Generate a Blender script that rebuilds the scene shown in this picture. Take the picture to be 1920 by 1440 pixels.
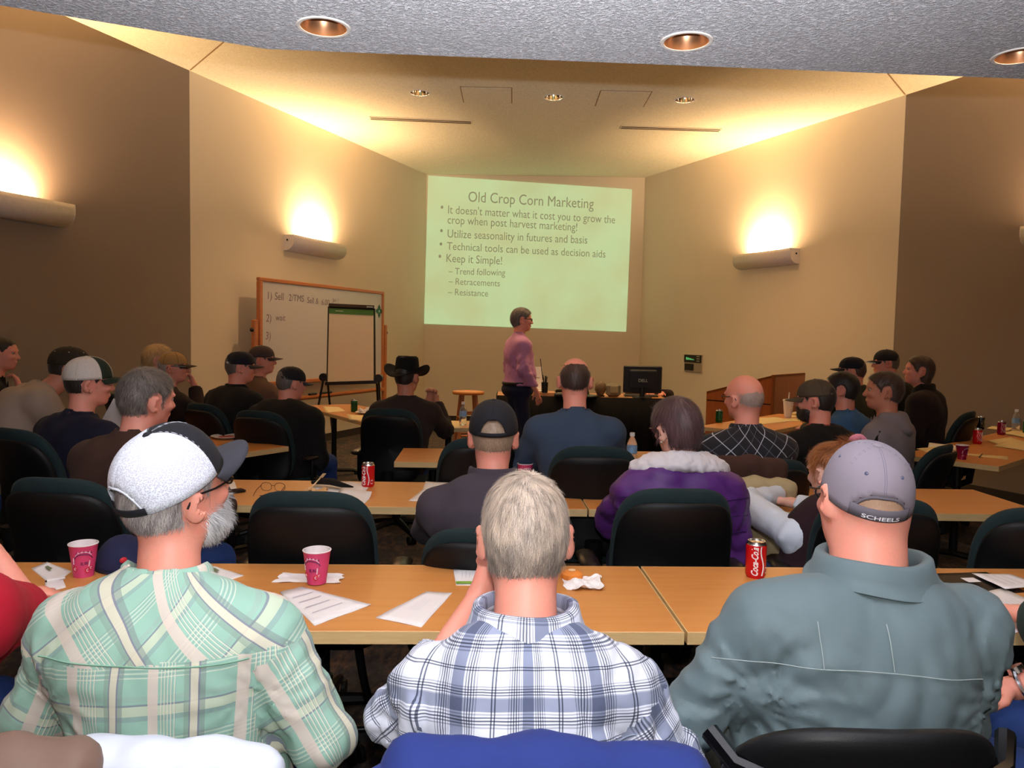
import bpy, math, random
import numpy as np
from mathutils import Vector, Matrix, Euler

for o in list(bpy.data.objects): bpy.data.objects.remove(o)
C = bpy.context.scene.collection
SC = bpy.context.scene
PI = math.pi
random.seed(7)
RNG = np.random.default_rng(11)

# ------------------------------------------------------------ camera
FPX = 1450.0
CAMZ = 1.52
PITCH = math.atan(90 / FPX)
ROLL = 0.02
Fw = np.array([0, math.cos(PITCH), -math.sin(PITCH)])
R0 = np.array([1.0, 0, 0]); U0 = np.array([0, math.sin(PITCH), math.cos(PITCH)])
Rt = math.cos(ROLL) * R0 + math.sin(ROLL) * U0
Up = -math.sin(ROLL) * R0 + math.cos(ROLL) * U0
cd = bpy.data.cameras.new('camera'); cam = bpy.data.objects.new('camera', cd); C.objects.link(cam)
cd.sensor_width = 36; cd.lens = FPX / 1920 * 36; cd.clip_start = 0.05
M = Matrix(((Rt[0], Up[0], -Fw[0], 0), (Rt[1], Up[1], -Fw[1], 0), (Rt[2], Up[2], -Fw[2], CAMZ), (0, 0, 0, 1)))
cam.matrix_world = M
SC.camera = cam

# ------------------------------------------------------------ world, lights, exposure
SC.view_settings.view_transform = 'Standard'
SC.view_settings.look = 'None'
SC.view_settings.exposure = 0.0
SC.view_settings.gamma = 1.0
SC.view_settings.use_curve_mapping = False
w = bpy.data.worlds.new('world'); SC.world = w; w.use_nodes = True
w.node_tree.nodes['Background'].inputs[0].default_value = (0.9, 0.75, 0.6, 1)
w.node_tree.nodes['Background'].inputs[1].default_value = 0.02

def light(name, kind, loc, energy, color, rot=(0, 0, 0), **kw):
    d = bpy.data.lights.new(name, kind); d.energy = energy; d.color = color
    for k, v in kw.items(): setattr(d, k, v)
    o = bpy.data.objects.new(name, d); C.objects.link(o); o.location = loc; o.rotation_euler = rot
    return o
# the photographer's flash, just above the lens
FLASH = light('camera_flash', 'POINT', (0.0, -0.02, CAMZ + 0.145), 80, (1.0, 0.97, 0.96), shadow_soft_size=0.02)
# the flash head is tipped up, so much of its light reaches the low ceiling
FLASH2 = light('camera_flash_head', 'SPOT', (0.0, -0.02, CAMZ + 0.165), 1500, (0.96, 0.98, 1.0), rot=(math.radians(90 + 52), 0, 0), shadow_soft_size=0.02, spot_size=math.radians(118), spot_blend=1.0)
WARM = (1.0, 0.64, 0.34)
SCONCE_P = 106
CAN_P = 20

# ------------------------------------------------------------ pixel helpers (photograph is 1920 x 1440)
def ray(x, y): return Fw + Rt * ((x - 960) / FPX) + Up * (-(y - 720) / FPX)
CAMP = np.array([0, 0, CAMZ])
def onz(x, y, z=0.74):
    d = ray(x, y); t = (z - CAMZ) / d[2]; return CAMP + t * d
def ony(x, y, Y):
    d = ray(x, y); return CAMP + d * Y / d[1]

# ------------------------------------------------------------ object helpers
def thing(name, label, cat, loc=(0, 0, 0), rz=0.0, group=None):
    o = bpy.data.objects.new(name, None); C.objects.link(o)
    o.empty_display_size = 0.05
    o.location = loc; o.rotation_euler = (0, 0, rz); o['label'] = label; o['category'] = cat
    if group: o['group'] = group
    return o
def tag(o, label, cat, group=None):
    o['label'] = label; o['category'] = cat
    if group: o['group'] = group
    return o
def mobj(name, v, f, mat, parent=None, smooth=True, uv=None, attrs=None, mats=None, fm=None):
    me = bpy.data.meshes.new(name)
    v = np.asarray(v, dtype=np.float32)
    if isinstance(f, np.ndarray):
        n, k = f.shape
        me.vertices.add(len(v)); me.vertices.foreach_set('co', v.ravel())
        me.loops.add(n * k); me.loops.foreach_set('vertex_index', f.astype(np.int32).ravel())
        me.polygons.add(n); me.polygons.foreach_set('loop_start', np.arange(0, n * k, k, dtype=np.int32))
        me.polygons.foreach_set('loop_total', np.full(n, k, dtype=np.int32))
        me.update(calc_edges=True)
    else:
        me.from_pydata(v.tolist(), [], f)
    if mats:
        for m in mats: me.materials.append(m)
        if fm is not None: me.polygons.foreach_set('material_index', np.asarray(fm, dtype=np.int32))
    else: me.materials.append(mat)
    me.polygons.foreach_set('use_smooth', [smooth] * len(me.polygons))
    if uv is not None:
        l = me.uv_layers.new(name='fab'); l.data.foreach_set('uv', np.asarray(uv, dtype=np.float32).ravel())
    if attrs:
        for k, a in attrs.items():
            at = me.attributes.new(k, 'FLOAT', 'POINT'); at.data.foreach_set('value', np.asarray(a, dtype=np.float32))
    me.update()
    o = bpy.data.objects.new(name, me); C.objects.link(o)
    if parent: o.parent = parent
    return o

class MB:
    """collects simple solids into one mesh"""
    def __init__(s): s.v = []; s.f = []; s.m = []
    def add(s, v, f, m=0):
        b = len(s.v); s.v += [tuple(map(float, p)) for p in v]; s.f += [tuple(i + b for i in q) for q in f]; s.m += [m] * len(f); return s
    def box(s, x0, x1, y0, y1, z0, z1, m=0, bev=0.0):
        if bev > 0:
            b = min(bev, (x1 - x0) / 2.01, (y1 - y0) / 2.01, (z1 - z0) / 2.01)
            v = []
            for (zz, e) in ((z0, b), (z0 + b, 0), (z1 - b, 0), (z1, b)):
                bb = b
                X0, X1, Y0, Y1 = x0 + e, x1 - e, y0 + e, y1 - e
                v += [(X0 + bb, Y0, zz), (X1 - bb, Y0, zz), (X1, Y0 + bb, zz), (X1, Y1 - bb, zz), (X1 - bb, Y1, zz), (X0 + bb, Y1, zz), (X0, Y1 - bb, zz), (X0, Y0 + bb, zz)]
            f = [tuple(range(7, -1, -1)), tuple(range(24, 32))]
            for r in range(3):
                for i in range(8): f.append((r * 8 + i, r * 8 + (i + 1) % 8, r * 8 + 8 + (i + 1) % 8, r * 8 + 8 + i))
            return s.add(v, f, m)
        v = [(x, y, z) for z in (z0, z1) for y in (y0, y1) for x in (x0, x1)]
        return s.add(v, [(0, 2, 3, 1), (4, 5, 7, 6), (0, 1, 5, 4), (2, 6, 7, 3), (0, 4, 6, 2), (1, 3, 7, 5)], m)
    def lathe(s, prof, n=20, c=(0, 0, 0), m=0, cap=True, sx=1, sy=1):
        v = []; f = []
        for (r, z) in prof:
            for i in range(n):
                a = 2 * PI * i / n; v.append((c[0] + r * sx * math.cos(a), c[1] + r * sy * math.sin(a), c[2] + z))
        for j in range(len(prof) - 1):
            for i in range(n): f.append((j * n + i, j * n + (i + 1) % n, (j + 1) * n + (i + 1) % n, (j + 1) * n + i))
        if cap: f.append(tuple(range(n - 1, -1, -1))); f.append(tuple((len(prof) - 1) * n + i for i in range(n)))
        return s.add(v, f, m)
    def tube(s, pts, r, n=8, m=0, closed=False, flat=1.0, up=None):
        P = [Vector(p) for p in pts]; N = len(P); v = []; f = []
        rs = r if isinstance(r, (list, tuple)) else [r] * N
        prev = None
        for i in range(N):
            if closed: t = (P[(i + 1) % N] - P[i - 1])
            else: t = P[min(i + 1, N - 1)] - P[max(i - 1, 0)]
            t.normalize()
            if prev is None:
                a = Vector(up) if up else (Vector((0, 0, 1)) if abs(t.z) < .9 else Vector((1, 0, 0)))
                prev = (a - t * a.dot(t)).normalized()
            else:
                prev = (prev - t * prev.dot(t)).normalized()
            b = t.cross(prev)
            for k in range(n):
                a = 2 * PI * k / n; v.append(P[i] + prev * (rs[i] * math.cos(a)) + b * (rs[i] * flat * math.sin(a)))
        for i in range(N if closed else N - 1):
            j = (i + 1) % N
            for k in range(n): f.append((i * n + k, i * n + (k + 1) % n, j * n + (k + 1) % n, j * n + k))
        if not closed: f.append(tuple(range(n - 1, -1, -1))); f.append(tuple((N - 1) * n + k for k in range(n)))
        return s.add(v, f, m)
    def ball(s, c, r, n=12, m=0):
        rr = (r, r, r) if not isinstance(r, (tuple, list)) else r
        pr = [(math.sin(PI * i / (n // 2)), -math.cos(PI * i / (n // 2))) for i in range(n // 2 + 1)]
        pr = [(max(a, .02), b) for a, b in pr]
        v0 = len(s.v); s.lathe([(a, b) for a, b in pr], n, m=m)
        for i in range(v0, len(s.v)):
            x, y, z = s.v[i]; s.v[i] = (c[0] + x * rr[0], c[1] + y * rr[1], c[2] + z * rr[2])
        return s
    def xf(s, fn): s.v = [tuple(fn(p)) for p in s.v]; return s
    def build(s, name, mat, parent=None, smooth=False, mats=None):
        o = mobj(name, s.v, s.f, mat, parent, smooth, mats=mats, fm=s.m if mats else None)
        if smooth:
            try: o.data.set_sharp_from_angle(angle=0.7)
            except Exception: pass
        return o

def grid(fn, nu, nv, closed_u=False):
    """fn(u, v) in 0..1 -> point"""
    v = [fn(i / (nu if closed_u else nu - 1), j / (nv - 1)) for j in range(nv) for i in range(nu)]
    f = []
    for j in range(nv - 1):
        for i in range(nu if closed_u else nu - 1):
            i2 = (i + 1) % nu; f.append((j * nu + i, j * nu + i2, (j + 1) * nu + i2, (j + 1) * nu + i))
    return v, f
def solid(o, t, off=1.0):
    m = o.modifiers.new('thickness', 'SOLIDIFY'); m.thickness = t; m.offset = off; return o

def text_mesh(s, size=1.0, ext=0.0, shear=0.0, bold=0.0, align='LEFT'):
    cu = bpy.data.curves.new('t', 'FONT'); cu.body = s; cu.size = size; cu.extrude = ext; cu.shear = shear; cu.offset = bold
    cu.align_x = align; cu.resolution_u = 3
    o = bpy.data.objects.new('t', cu); me = bpy.data.meshes.new_from_object(o)
    v = [tuple(p.co) for p in me.vertices]; f = [tuple(p.vertices) for p in me.polygons]
    bpy.data.objects.remove(o); bpy.data.curves.remove(cu); bpy.data.meshes.remove(me)
    return v, f

def copy_tree(o, parent=None):
    c = o.copy(); C.objects.link(c); c.parent = parent
    for ch in KIDS.get(o.name, list(o.children)): copy_tree(ch, c)
    return c
KIDS = {}

# ------------------------------------------------------------ materials
def lin(c):
    return tuple((x / 255 / 12.92) if x / 255 <= .04045 else ((x / 255 + .055) / 1.055) ** 2.4 for x in c)
MATS = {}
class NT:
    def __init__(s, name):
        s.m = bpy.data.materials.new(name); s.m.use_nodes = True; s.t = s.m.node_tree; s.b = s.t.nodes['Principled BSDF']
    def n(s, kind, **kw):
        x = s.t.nodes.new(kind)
        for k, v in kw.items():
            if k.startswith('i_'): x.inputs[k[2:].replace('_', ' ')].default_value = v
            else: setattr(x, k, v)
        return x
    def l(s, a, b): s.t.links.new(a, b)
    def mth(s, op, a, b=None, c=None):
        x = s.t.nodes.new('ShaderNodeMath'); x.operation = op
        for i, q in enumerate((a, b, c)):
            if q is None: continue
            if isinstance(q, (int, float)): x.inputs[i].default_value = q
            else: s.l(q, x.inputs[i])
        return x.outputs[0]
    def mix(s, fac, a, b, blend='MIX'):
        x = s.t.nodes.new('ShaderNodeMix'); x.data_type = 'RGBA'; x.blend_type = blend
        for i, q in ((0, fac), (6, a), (7, b)):
            if isinstance(q, (int, float)): x.inputs[i].default_value = q
            elif isinstance(q, tuple): x.inputs[i].default_value = (*q[:3], 1)
            else: s.l(q, x.inputs[i])
        return x.outputs[2]
    def ramp(s, fac, stops, interp='LINEAR'):
        x = s.t.nodes.new('ShaderNodeValToRGB'); x.color_ramp.interpolation = interp
        e = x.color_ramp.elements
        while len(e) < len(stops): e.new(0.5)
        for el, (p, c) in zip(e, stops):
            el.position = p; el.color = (*(c if isinstance(c, tuple) else (c, c, c)), 1)
        s.l(fac, x.inputs[0]); return x.outputs[0]
    def noise(s, scale, detail=3, vec=None, rough=.5):
        x = s.n('ShaderNodeTexNoise'); x.inputs['Scale'].default_value = scale; x.inputs['Detail'].default_value = detail
        x.inputs['Roughness'].default_value = rough
        s.l(vec if vec is not None else s.coord(), x.inputs['Vector']); return x.outputs[0]
    def coord(s, which='Object'):
        x = s.t.nodes.new('ShaderNodeTexCoord'); return x.outputs[which]
    def scaled(s, sc, vec=None):
        x = s.t.nodes.new('ShaderNodeMapping'); x.inputs['Scale'].default_value = sc
        s.l(vec if vec is not None else s.coord(), x.inputs['Vector']); return x.outputs[0]
    def bump(s, h, strength=.3, dist=.002):
        x = s.n('ShaderNodeBump'); x.inputs['Strength'].default_value = strength; x.inputs['Distance'].default_value = dist
        s.l(h, x.inputs['Height']); s.l(x.outputs[0], s.b.inputs['Normal'])
    def set(s, color=None, rough=None, metal=None, **kw):
        if color is not None:
            if isinstance(color, tuple): s.b.inputs['Base Color'].default_value = (*color, 1)
            else: s.l(color, s.b.inputs['Base Color'])
        if rough is not None: s.b.inputs['Roughness'].default_value = rough
        if metal is not None: s.b.inputs['Metallic'].default_value = metal
        for k, v in kw.items():
            s.b.inputs[k.replace('_', ' ')].default_value = v
        return s.m
def plain(name, rgb, rough=.6, metal=0, var=.12, scale=30, bump=0, bs=200, **kw):
    if name in MATS: return MATS[name]
    t = NT(name); c = lin(rgb)
    n = t.noise(scale, 3)
    col = t.mix(n, tuple(x * (1 - var) for x in c), tuple(min(1, x * (1 + var)) for x in c))
    if bump: t.bump(t.noise(bs, 2), bump)
    MATS[name] = t.set(col, rough, metal, **kw); return MATS[name]
def cloth(name, rgb, var=.15, rough=.9, rgb2=None, sheen=.2):
    if name in MATS: return MATS[name]
    t = NT(name); c = lin(rgb); c2 = lin(rgb2) if rgb2 else tuple(min(1, x * (1 + var)) for x in c)
    n = t.noise(9, 4)
    col = t.mix(n, tuple(x * (1 - var) for x in c), c2)
    t.bump(t.noise(700, 2), .25, .001)
    MATS[name] = t.set(col, rough, 0, Sheen_Weight=sheen * .08, Specular_IOR_Level=.3); return MATS[name]
def emis(name, rgb, s):
    t = NT(name); t.set(tuple(x * .0 for x in rgb), .8); t.b.inputs['Emission Color'].default_value = (*rgb, 1); t.b.inputs['Emission Strength'].default_value = s
    return t.m
# ============================================================ THE ROOM
K = 1.27
ZU = CAMZ + 2.17 * K          # high ceiling
ZL = 2.78                     # lower ceiling above the back rows
BL = np.array([-1.22, 10.67]) * K; BR = np.array([1.74, 10.60]) * K
LJ = np.array([-2.76, 6.64]) * K; RJ = np.array([3.39, 6.90]) * K      # where the dark paint starts
dl = (LJ - BL) / np.linalg.norm(LJ - BL); dr = (RJ - BR) / np.linalg.norm(RJ - BR)
YB = -2.6
LE = LJ + dl * ((YB - LJ[1]) / dl[1]); RE = RJ + dr * ((YB - RJ[1]) / dr[1])

def wallmat(name, rgb, bs=250):
    t = NT(name); c = lin(rgb); n = t.noise(1.2, 4)
    col = t.mix(n, tuple(x * .96 for x in c), tuple(min(1, x * 1.03) for x in c))
    t.bump(t.noise(bs, 3), .25, .002); return t.set(col, .75)
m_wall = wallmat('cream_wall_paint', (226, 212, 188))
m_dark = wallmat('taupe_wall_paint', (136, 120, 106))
def stipple(name, rgb, sc, st, dist, lo=.66):
    t = NT(name); c = lin(rgb)
    n = t.noise(sc, 3, rough=.65); r = t.ramp(n, [(.36, 0.0), (.62, 1.0)])
    col = t.mix(r, tuple(x * lo for x in c), tuple(min(1, x * 1.06) for x in c))
    t.bump(r, st, dist); return t.set(col, .95)
m_low = stipple('stippled_ceiling_paint', (226, 228, 238), 75, 1.0, .012)
m_high = stipple('fine_stippled_ceiling_paint', (236, 230, 206), 60, .25, .004, .88)
t = NT('patterned_carpet')
v = t.scaled((1, .45, 1)); n1 = t.noise(7, 6, v, .65); n2 = t.noise(26, 4, v, .7); n3 = t.noise(300, 2)
col = t.ramp(n1, [(.34, lin((40, 48, 58))), (.47, lin((84, 74, 62))), (.56, lin((128, 92, 68))), (.68, lin((98, 98, 76)))])
col2 = t.mix(t.ramp(n2, [(.4, 0.0), (.62, 1.0)]), lin((48, 44, 50)), col)
col3 = t.mix(t.ramp(n3, [(.3, .4), (.7, 1.0)]), lin((40, 36, 34)), col2)
t.bump(n3, .6, .004); m_floor = t.set(col3, .95)

def struct(o): o['kind'] = 'structure'; return o
def wall(name, a, b, z0, z1, mat, outward, th=.12, parent=None):
    a = np.array(a); b = np.array(b); n = np.array(outward, float); n /= np.linalg.norm(n); q = n * th
    P = [a, b, b + q, a + q]
    v = [(p[0], p[1], z) for z in (z0, z1) for p in P]
    f = [(0, 1, 5, 4), (1, 2, 6, 5), (2, 3, 7, 6), (3, 0, 4, 7), (3, 2, 1, 0), (4, 5, 6, 7)]
    o = mobj(name, v, f, mat, parent, False)
    return o if parent else struct(o)
nl = (-abs(dl[1]), -abs(dl[0]) * -1 * 0 + abs(dl[0])); nr = (abs(dr[1]), abs(dr[0]))
wall('wall_back', BL, BR, 0, ZU, m_wall, (0, 1))
wall('wall_left_front', LJ, BL, 0, ZU, m_wall, nl)
wall('wall_right_front', RJ, BR, 0, ZU, m_wall, nr)
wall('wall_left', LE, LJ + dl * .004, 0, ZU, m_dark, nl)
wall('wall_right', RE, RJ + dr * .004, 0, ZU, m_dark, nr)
wall('wall_behind', LE, RE, 0, ZU, m_wall, (0, -1))
def slab(name, poly, z0, z1, mat, holes=None):
    n = len(poly); v = [(p[0], p[1], z0) for p in poly] + [(p[0], p[1], z1) for p in poly]
    f = [tuple(range(n)), tuple(range(2 * n - 1, n - 1, -1))] + [(i, i + n, (i + 1) % n + n, (i + 1) % n) for i in range(n)]
    return struct(mobj(name, v, f, mat, None, False))
OUT = [LE + (-.2, 0), RE + (.2, 0), RJ + (.2, .1), BR + (.2, .2), BL + (-.2, .2), LJ + (-.2, .1)]
slab('floor', OUT, -.1, 0, m_floor)
# cut openings for the recessed cans with a boolean-free trick: the ceilings are slabs with modelled can rims below them
slab('ceiling', OUT, ZU, ZU + .1, m_high)
hl = (ZL - CAMZ)
def lo(x, y): p = onz(x, y, ZL); return np.array([p[0], p[1]])
e0 = lo(0, 10); e1 = lo(500, 92); e2 = lo(1920, 148)
eL = e1 + (e0 - e1) / np.linalg.norm(e0 - e1) * 6.6
eR = e2 + (e2 - e1) / np.linalg.norm(e2 - e1) * 3.2
slab('ceiling_lower', [(-8, YB), (8, YB), (8, eR[1] - .5), eR, e2, e1, eL, (-8, eL[1] - .4)], ZL, ZL + .3, m_low)
slab('trim_1', [e1 + (0, .001), e2 + (0, .001), e2 + (0, .02), e1 + (0, .02)], ZL + .3, ZU, m_wall)
slab('trim_2', [e2 + (0, .001), eR + (0, .001), eR + (0, .02), e2 + (0, .02)], ZL + .3, ZU, m_wall)
slab('trim_3', [eL + (0, .001), e1 + (0, .001), e1 + (0, .02), eL + (0, .02)], ZL + .3, ZU, m_wall)
# baseboards
m_base = plain('dark_rubber_baseboard', (48, 42, 38), .7)
def inset(a, b, n, d): n = np.array(n, float); n /= np.linalg.norm(n); return a - n * d, b - n * d
for nm, a, b, n in (('back', BL, BR, (0, 1)), ('left', LE, BL, nl), ('right', RE, BR, nr)):
    p, q = inset(a, b, n, .012); wall('baseboard_' + nm, p, q, 0, .1, m_base, n, .012)
# thin drywall joints of the high ceiling and the wall colour joint
m_joint = plain('joint_shadow', (150, 122, 84), .9)
def strip(name, a, b, z, wdt=.012, mat=None, th=.004):
    a = np.array(a); b = np.array(b); d = (b - a) / np.linalg.norm(b - a); n = np.array([-d[1], d[0]]) * wdt / 2
    v = [(*(a - n), z), (*(b - n), z), (*(b + n), z), (*(a + n), z)]; v += [(x, y, z - th) for x, y, z in v]
    return mobj(name, v, [(0, 1, 2, 3), (7, 6, 5, 4), (0, 4, 5, 1), (1, 5, 6, 2), (2, 6, 7, 3), (3, 7, 4, 0)], mat or m_joint, None, False)
def hi(x, y): p = onz(x, y, ZU); return np.array([p[0], p[1]])
struct(strip('trim_4', hi(357, 131), hi(420, 78), ZU)); struct(strip('trim_5', hi(1697, 177), hi(1665, 138), ZU))

# recessed downlights ---------------------------------------------------------
m_chrome = plain('chrome_reflector', (225, 215, 200), .12, 1.0, var=.02)
m_copper = plain('copper_reflector', (150, 112, 84), .3, .85, var=.05)
m_white_metal = plain('white_enamel_metal', (225, 220, 215), .35)
m_bulb = emis('can_lamp_glow', (1.0, .62, .3), 1.2)
def can(px, py, z, rad, refl, label, group, n=28, e=CAN_P):
    p = onz(px, py, z)
    t = thing('recessed_downlight', label, 'light', (p[0], p[1], z), 0, group)
    MB().lathe([(rad * 1.0, -.004), (rad * 1.14, -.006), (rad * 1.2, -.002), (rad * 1.2, 0), (rad, 0)], n, cap=False).build('trim_ring', m_white_metal, t, True)
    MB().lathe([(rad * 1.0, -.005), (rad * .97, -.003), (rad * .9, -.0022), (rad * .75, -.0016), (rad * .3, -.001)], n, cap=False).build('reflector', refl, t, True)
    return t, p
# the cans are real recesses: dark-free reflector bowls standing in holes cut through the ceiling slabs
def recess(ceil, px, py, z, rad, refl, label, group, energy):
    p = onz(px, py, z)
    t = thing('recessed_downlight', label, 'light', (p[0], p[1], z), 0, group)
    MB().lathe([(rad, .002), (rad, -.005), (rad * 1.14, -.006), (rad * 1.18, -.001)], 32, cap=False).build('trim_ring', m_white_metal, t, True)
    MB().lathe([(rad, -.004), (rad * .97, .03), (rad * .86, .07), (rad * .68, .10), (rad * .5, .115), (rad * .45, .118)], 32, cap=False).build('reflector', refl, t, True)
    MB().lathe([(.02, .1), (rad * .33, .112), (rad * .45, .12), (.01, .121)], 20, cap=False).build('lamp', m_bulb, t, True)
    cut = mobj('cutter', *(lambda b: (b.v, b.f))(MB().lathe([(rad, -.06), (rad, .125)], 32, (p[0], p[1], z))), m_low, None, False)
    CUTS.append((ceil, cut))
    l = light('downlight_lamp', 'SPOT', (p[0], p[1], z + .06), energy, WARM, spot_size=2.0, spot_blend=.6, shadow_soft_size=.05)
    l.parent = t; l.location = (0, 0, .06)
    return t
CUTS = []
for (x, y, lb) in ((607, 50, 'recessed downlight in the low grey ceiling, leftmost of three'), (1287, 77, 'recessed downlight in the low grey ceiling, middle of three'), (1912, 104, 'recessed downlight in the low grey ceiling, cut off by the right frame edge')):
    recess('ceiling_lower', x, y, ZL, .094, m_copper, lb, 'downlights in the low ceiling', CAN_P)
for (x, y, lb) in ((787, 174, 'chrome downlight in the high ceiling, left one'), (1038, 182, 'chrome downlight in the high ceiling, middle one'), (1284, 187, 'chrome downlight in the high ceiling, right one')):
    recess('ceiling', x, y, ZU, .105, m_chrome, lb, 'downlights in the high ceiling', 120)
# downlights of the same rows behind the photographer's head, over the seats
for (x, y) in ((-2.6, .6), (-1.0, .9), (.9, .9), (2.7, .6)):
    light('rear_downlight_lamp', 'SPOT', (x, y, ZL - .02), CAN_P * .6, WARM, spot_size=2.2, spot_blend=.6, shadow_soft_size=.06)
import bmesh as _bm
for ceil in ('ceiling', 'ceiling_lower'):
    o = bpy.data.objects[ceil]; cs = [c for n, c in CUTS if n == ceil]
    for c in cs:
        m = o.modifiers.new('b', 'BOOLEAN'); m.object = c; m.operation = 'DIFFERENCE'; m.solver = 'EXACT'
    dg = bpy.context.evaluated_depsgraph_get(); me = bpy.data.meshes.new_from_object(o.evaluated_get(dg))
    o.modifiers.clear(); o.data = me
for n, c in CUTS: bpy.data.objects.remove(c)
# access panels and slot diffusers of the high ceiling
m_panelc = plain('ceiling_panel_paint', (206, 188, 150), .9)
for q, lb in (((875, 158, 948, 197), 'square access panel in the high ceiling, left of the middle downlight'), ((1128, 165, 1204, 204), 'square access panel in the high ceiling, right of the middle downlight')):
    a = hi(q[0], q[1]); b = hi(q[2], q[3]); c = (a + b) / 2; s = .28
    t = thing('access_panel', lb, 'panel', (c[0], c[1], ZU), 0, 'access panels of the high ceiling')
    MB().box(-s, s, -s, s, -.006, .0).build('panel', m_high, t)
    f = MB()
    for (x0, x1, y0, y1) in ((-s - .012, -s, -s, s), (s, s + .012, -s, s), (-s - .012, s + .012, s, s + .012), (-s - .012, s + .012, -s - .012, -s)): f.box(x0, x1, y0, y1, -.003, 0)
    f.build('frame', m_joint, t)
m_slot = plain('slot_shadow', (40, 32, 24), .9)
for q, lb in (((693, 221, 885, 229), 'long slot air diffuser in the high ceiling, left one'), ((1163, 238, 1351, 244), 'long slot air diffuser in the high ceiling, right one')):
    a = hi(q[0], q[1]); b = hi(q[2], q[3]); c = (a + b) / 2; L = np.linalg.norm(b - a) / 2
    t = thing('slot_diffuser', lb, 'air vent', (c[0], c[1], ZU), math.atan2(b[1] - a[1], b[0] - a[0]), 'slot diffusers')
    MB().box(-L, L, -.08, .08, -.008, 0).build('frame', m_wall, t)
    for k in (-.035, .03): MB().box(-L * .98, L * .98, k - .014, k + .014, -.011, -.0082).build('slot', m_slot, t)

# wall sconces: half-round troughs throwing light up ------------------------------
m_sconce = plain('white_perforated_metal', (226, 214, 206), .4)
def sconce(pos, d, n, L, label):
    """pos on the wall, d along wall, n into the room"""
    ang = math.atan2(d[1], d[0])
    t = thing('wall_sconce', label, 'wall lamp', (pos[0], pos[1], pos[2]), ang, 'wall sconces')
    side = 1 if (-math.sin(ang) * n[0] + math.cos(ang) * n[1]) > 0 else -1     # local +-y into the room
    R = .125
    prof = [(0.0, -.11), (.05, -.108), (.10, -.09), (.14, -.055), (.158, -.01), (.16, .045), (.155, .085)]
    nu = 2; v = []; f = []
    for x in (-L / 2, L / 2):
        for (y, z) in prof: v.append((x, side * y, z))
    for i in range(len(prof) - 1): f.append((i, i + 1, i + 1 + len(prof), i + len(prof)))
    o = mobj('shade', v, f, m_sconce, t, True); solid(o, .006, 0)
    for sx in (-1, 1):
        b = MB(); P = prof + [(0, .085)]
        vv = [(sx * (L / 2 + dx), side * y, z) for dx in (0, .012) for (y, z) in P]; k = len(P)
        b.add(vv, [tuple(range(k)), tuple(range(2 * k - 1, k - 1, -1))] + [(i, (i + 1) % k, (i + 1) % k + k, i + k) for i in range(k)])
        e = b.build('end_cap', m_sconce, t)
        MB().tube([(sx * (L / 2 + .012), side * .06, .02), (sx * (L / 2 + .02), side * .06, .02)], .012, 8).build('screw', m_slot, t)
    MB().box(-L / 2, L / 2, min(0, side * .012), max(0, side * .012), -.11, .08).build('back_plate', m_sconce, t)
    MB().tube([(-L * .42, side * .1, -.02), (L * .42, side * .1, -.02)], .013, 10).build('lamp_tube', m_white_metal, t, True)
    for k, (fx, fw) in enumerate(((-.02, 1.0), )):
        l = light('sconce_lamp', 'AREA', (0, 0, 0), SCONCE_P * fw, WARM, shape='RECTANGLE', size=L * .36, size_y=.05)
        l.parent = t; l.location = (L * fx, side * .075, .03); l.rotation_euler = (PI + side * math.radians(22), 0, 0); l.data.spread = math.radians(165)
    return t
def on_left(x): # intersection of the pixel column's view plane with the left wall
    k = (x - 960) / FPX; # X = k*Y approx
    s = (BL[0] - k * BL[1]) / (k * dl[1] - dl[0]); return BL + dl * s
def on_right(x):
    k = (x - 960) / FPX; s = (BR[0] - k * BR[1]) / (k * dr[1] - dr[0]); return BR + dr * s
nin_l = np.array([abs(dl[1]), -abs(dl[0])]); nin_r = np.array([-abs(dr[1]), -abs(dr[0])])
p = on_left(583); sconce((*p, 2.66), dl, nin_l, 1.18, 'white half-round wall sconce glowing above the whiteboard')
p = on_right(1433); sconce((*p, 2.64), dr, nin_r, 1.1, 'white half-round wall sconce glowing on the cream wall right of the slide')
p = on_left(122) + dl * .62; sconce((*p, 2.52), dl, nin_l, 1.2, 'white half-round wall sconce on the dark wall at the left frame edge')
p = on_right(1914) + dr * .62; sconce((*p, 2.56), dr, nin_r, 1.2, 'wall sconce on the dark wall at the right frame edge')

# small round blemish plates on the walls
m_spot = plain('pale_wall_patch', (236, 220, 190), .6)

# the projected slide, on the back wall --------------------------------------------
wy = (BL[1] + BR[1]) / 2 - .03
def wallpt(px, py, off=0):
    d = ray(px, py); a = BL; b = BR; n = np.array([-(b - a)[1], (b - a)[0]]); n = n / np.linalg.norm(n)
    t = ((a - n * (.012 + off)) @ n - 0) / (d[:2] @ n); return CAMP + t * d
src = np.array([(803, 329), (1185, 355), (1174, 622), (795, 607)], float)
def homog(s, d):
    A = []
    for (x, y), (u, v_) in zip(s, d):
        A.append([x, y, 1, 0, 0, 0, -u * x, -u * y]); A.append([0, 0, 0, x, y, 1, -v_ * x, -v_ * y])
    h = np.linalg.solve(np.array(A, float), np.array(d, float).ravel()); return np.append(h, 1).reshape(3, 3)
HM = homog([(0, 0), (4, 0), (4, 3), (0, 3)], src)
def slide_pt(u, v_, off=0.0):
    q = HM @ np.array([u, v_, 1]); return wallpt(q[0] / q[2], q[1] / q[2], off)
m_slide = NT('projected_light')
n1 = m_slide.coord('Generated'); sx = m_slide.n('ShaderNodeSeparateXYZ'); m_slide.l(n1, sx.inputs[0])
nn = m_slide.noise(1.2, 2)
col = m_slide.mix(m_slide.ramp(nn, [(.35, 0.0), (.65, 1.0)]), lin((184, 202, 146)), lin((186, 218, 162)))
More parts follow.
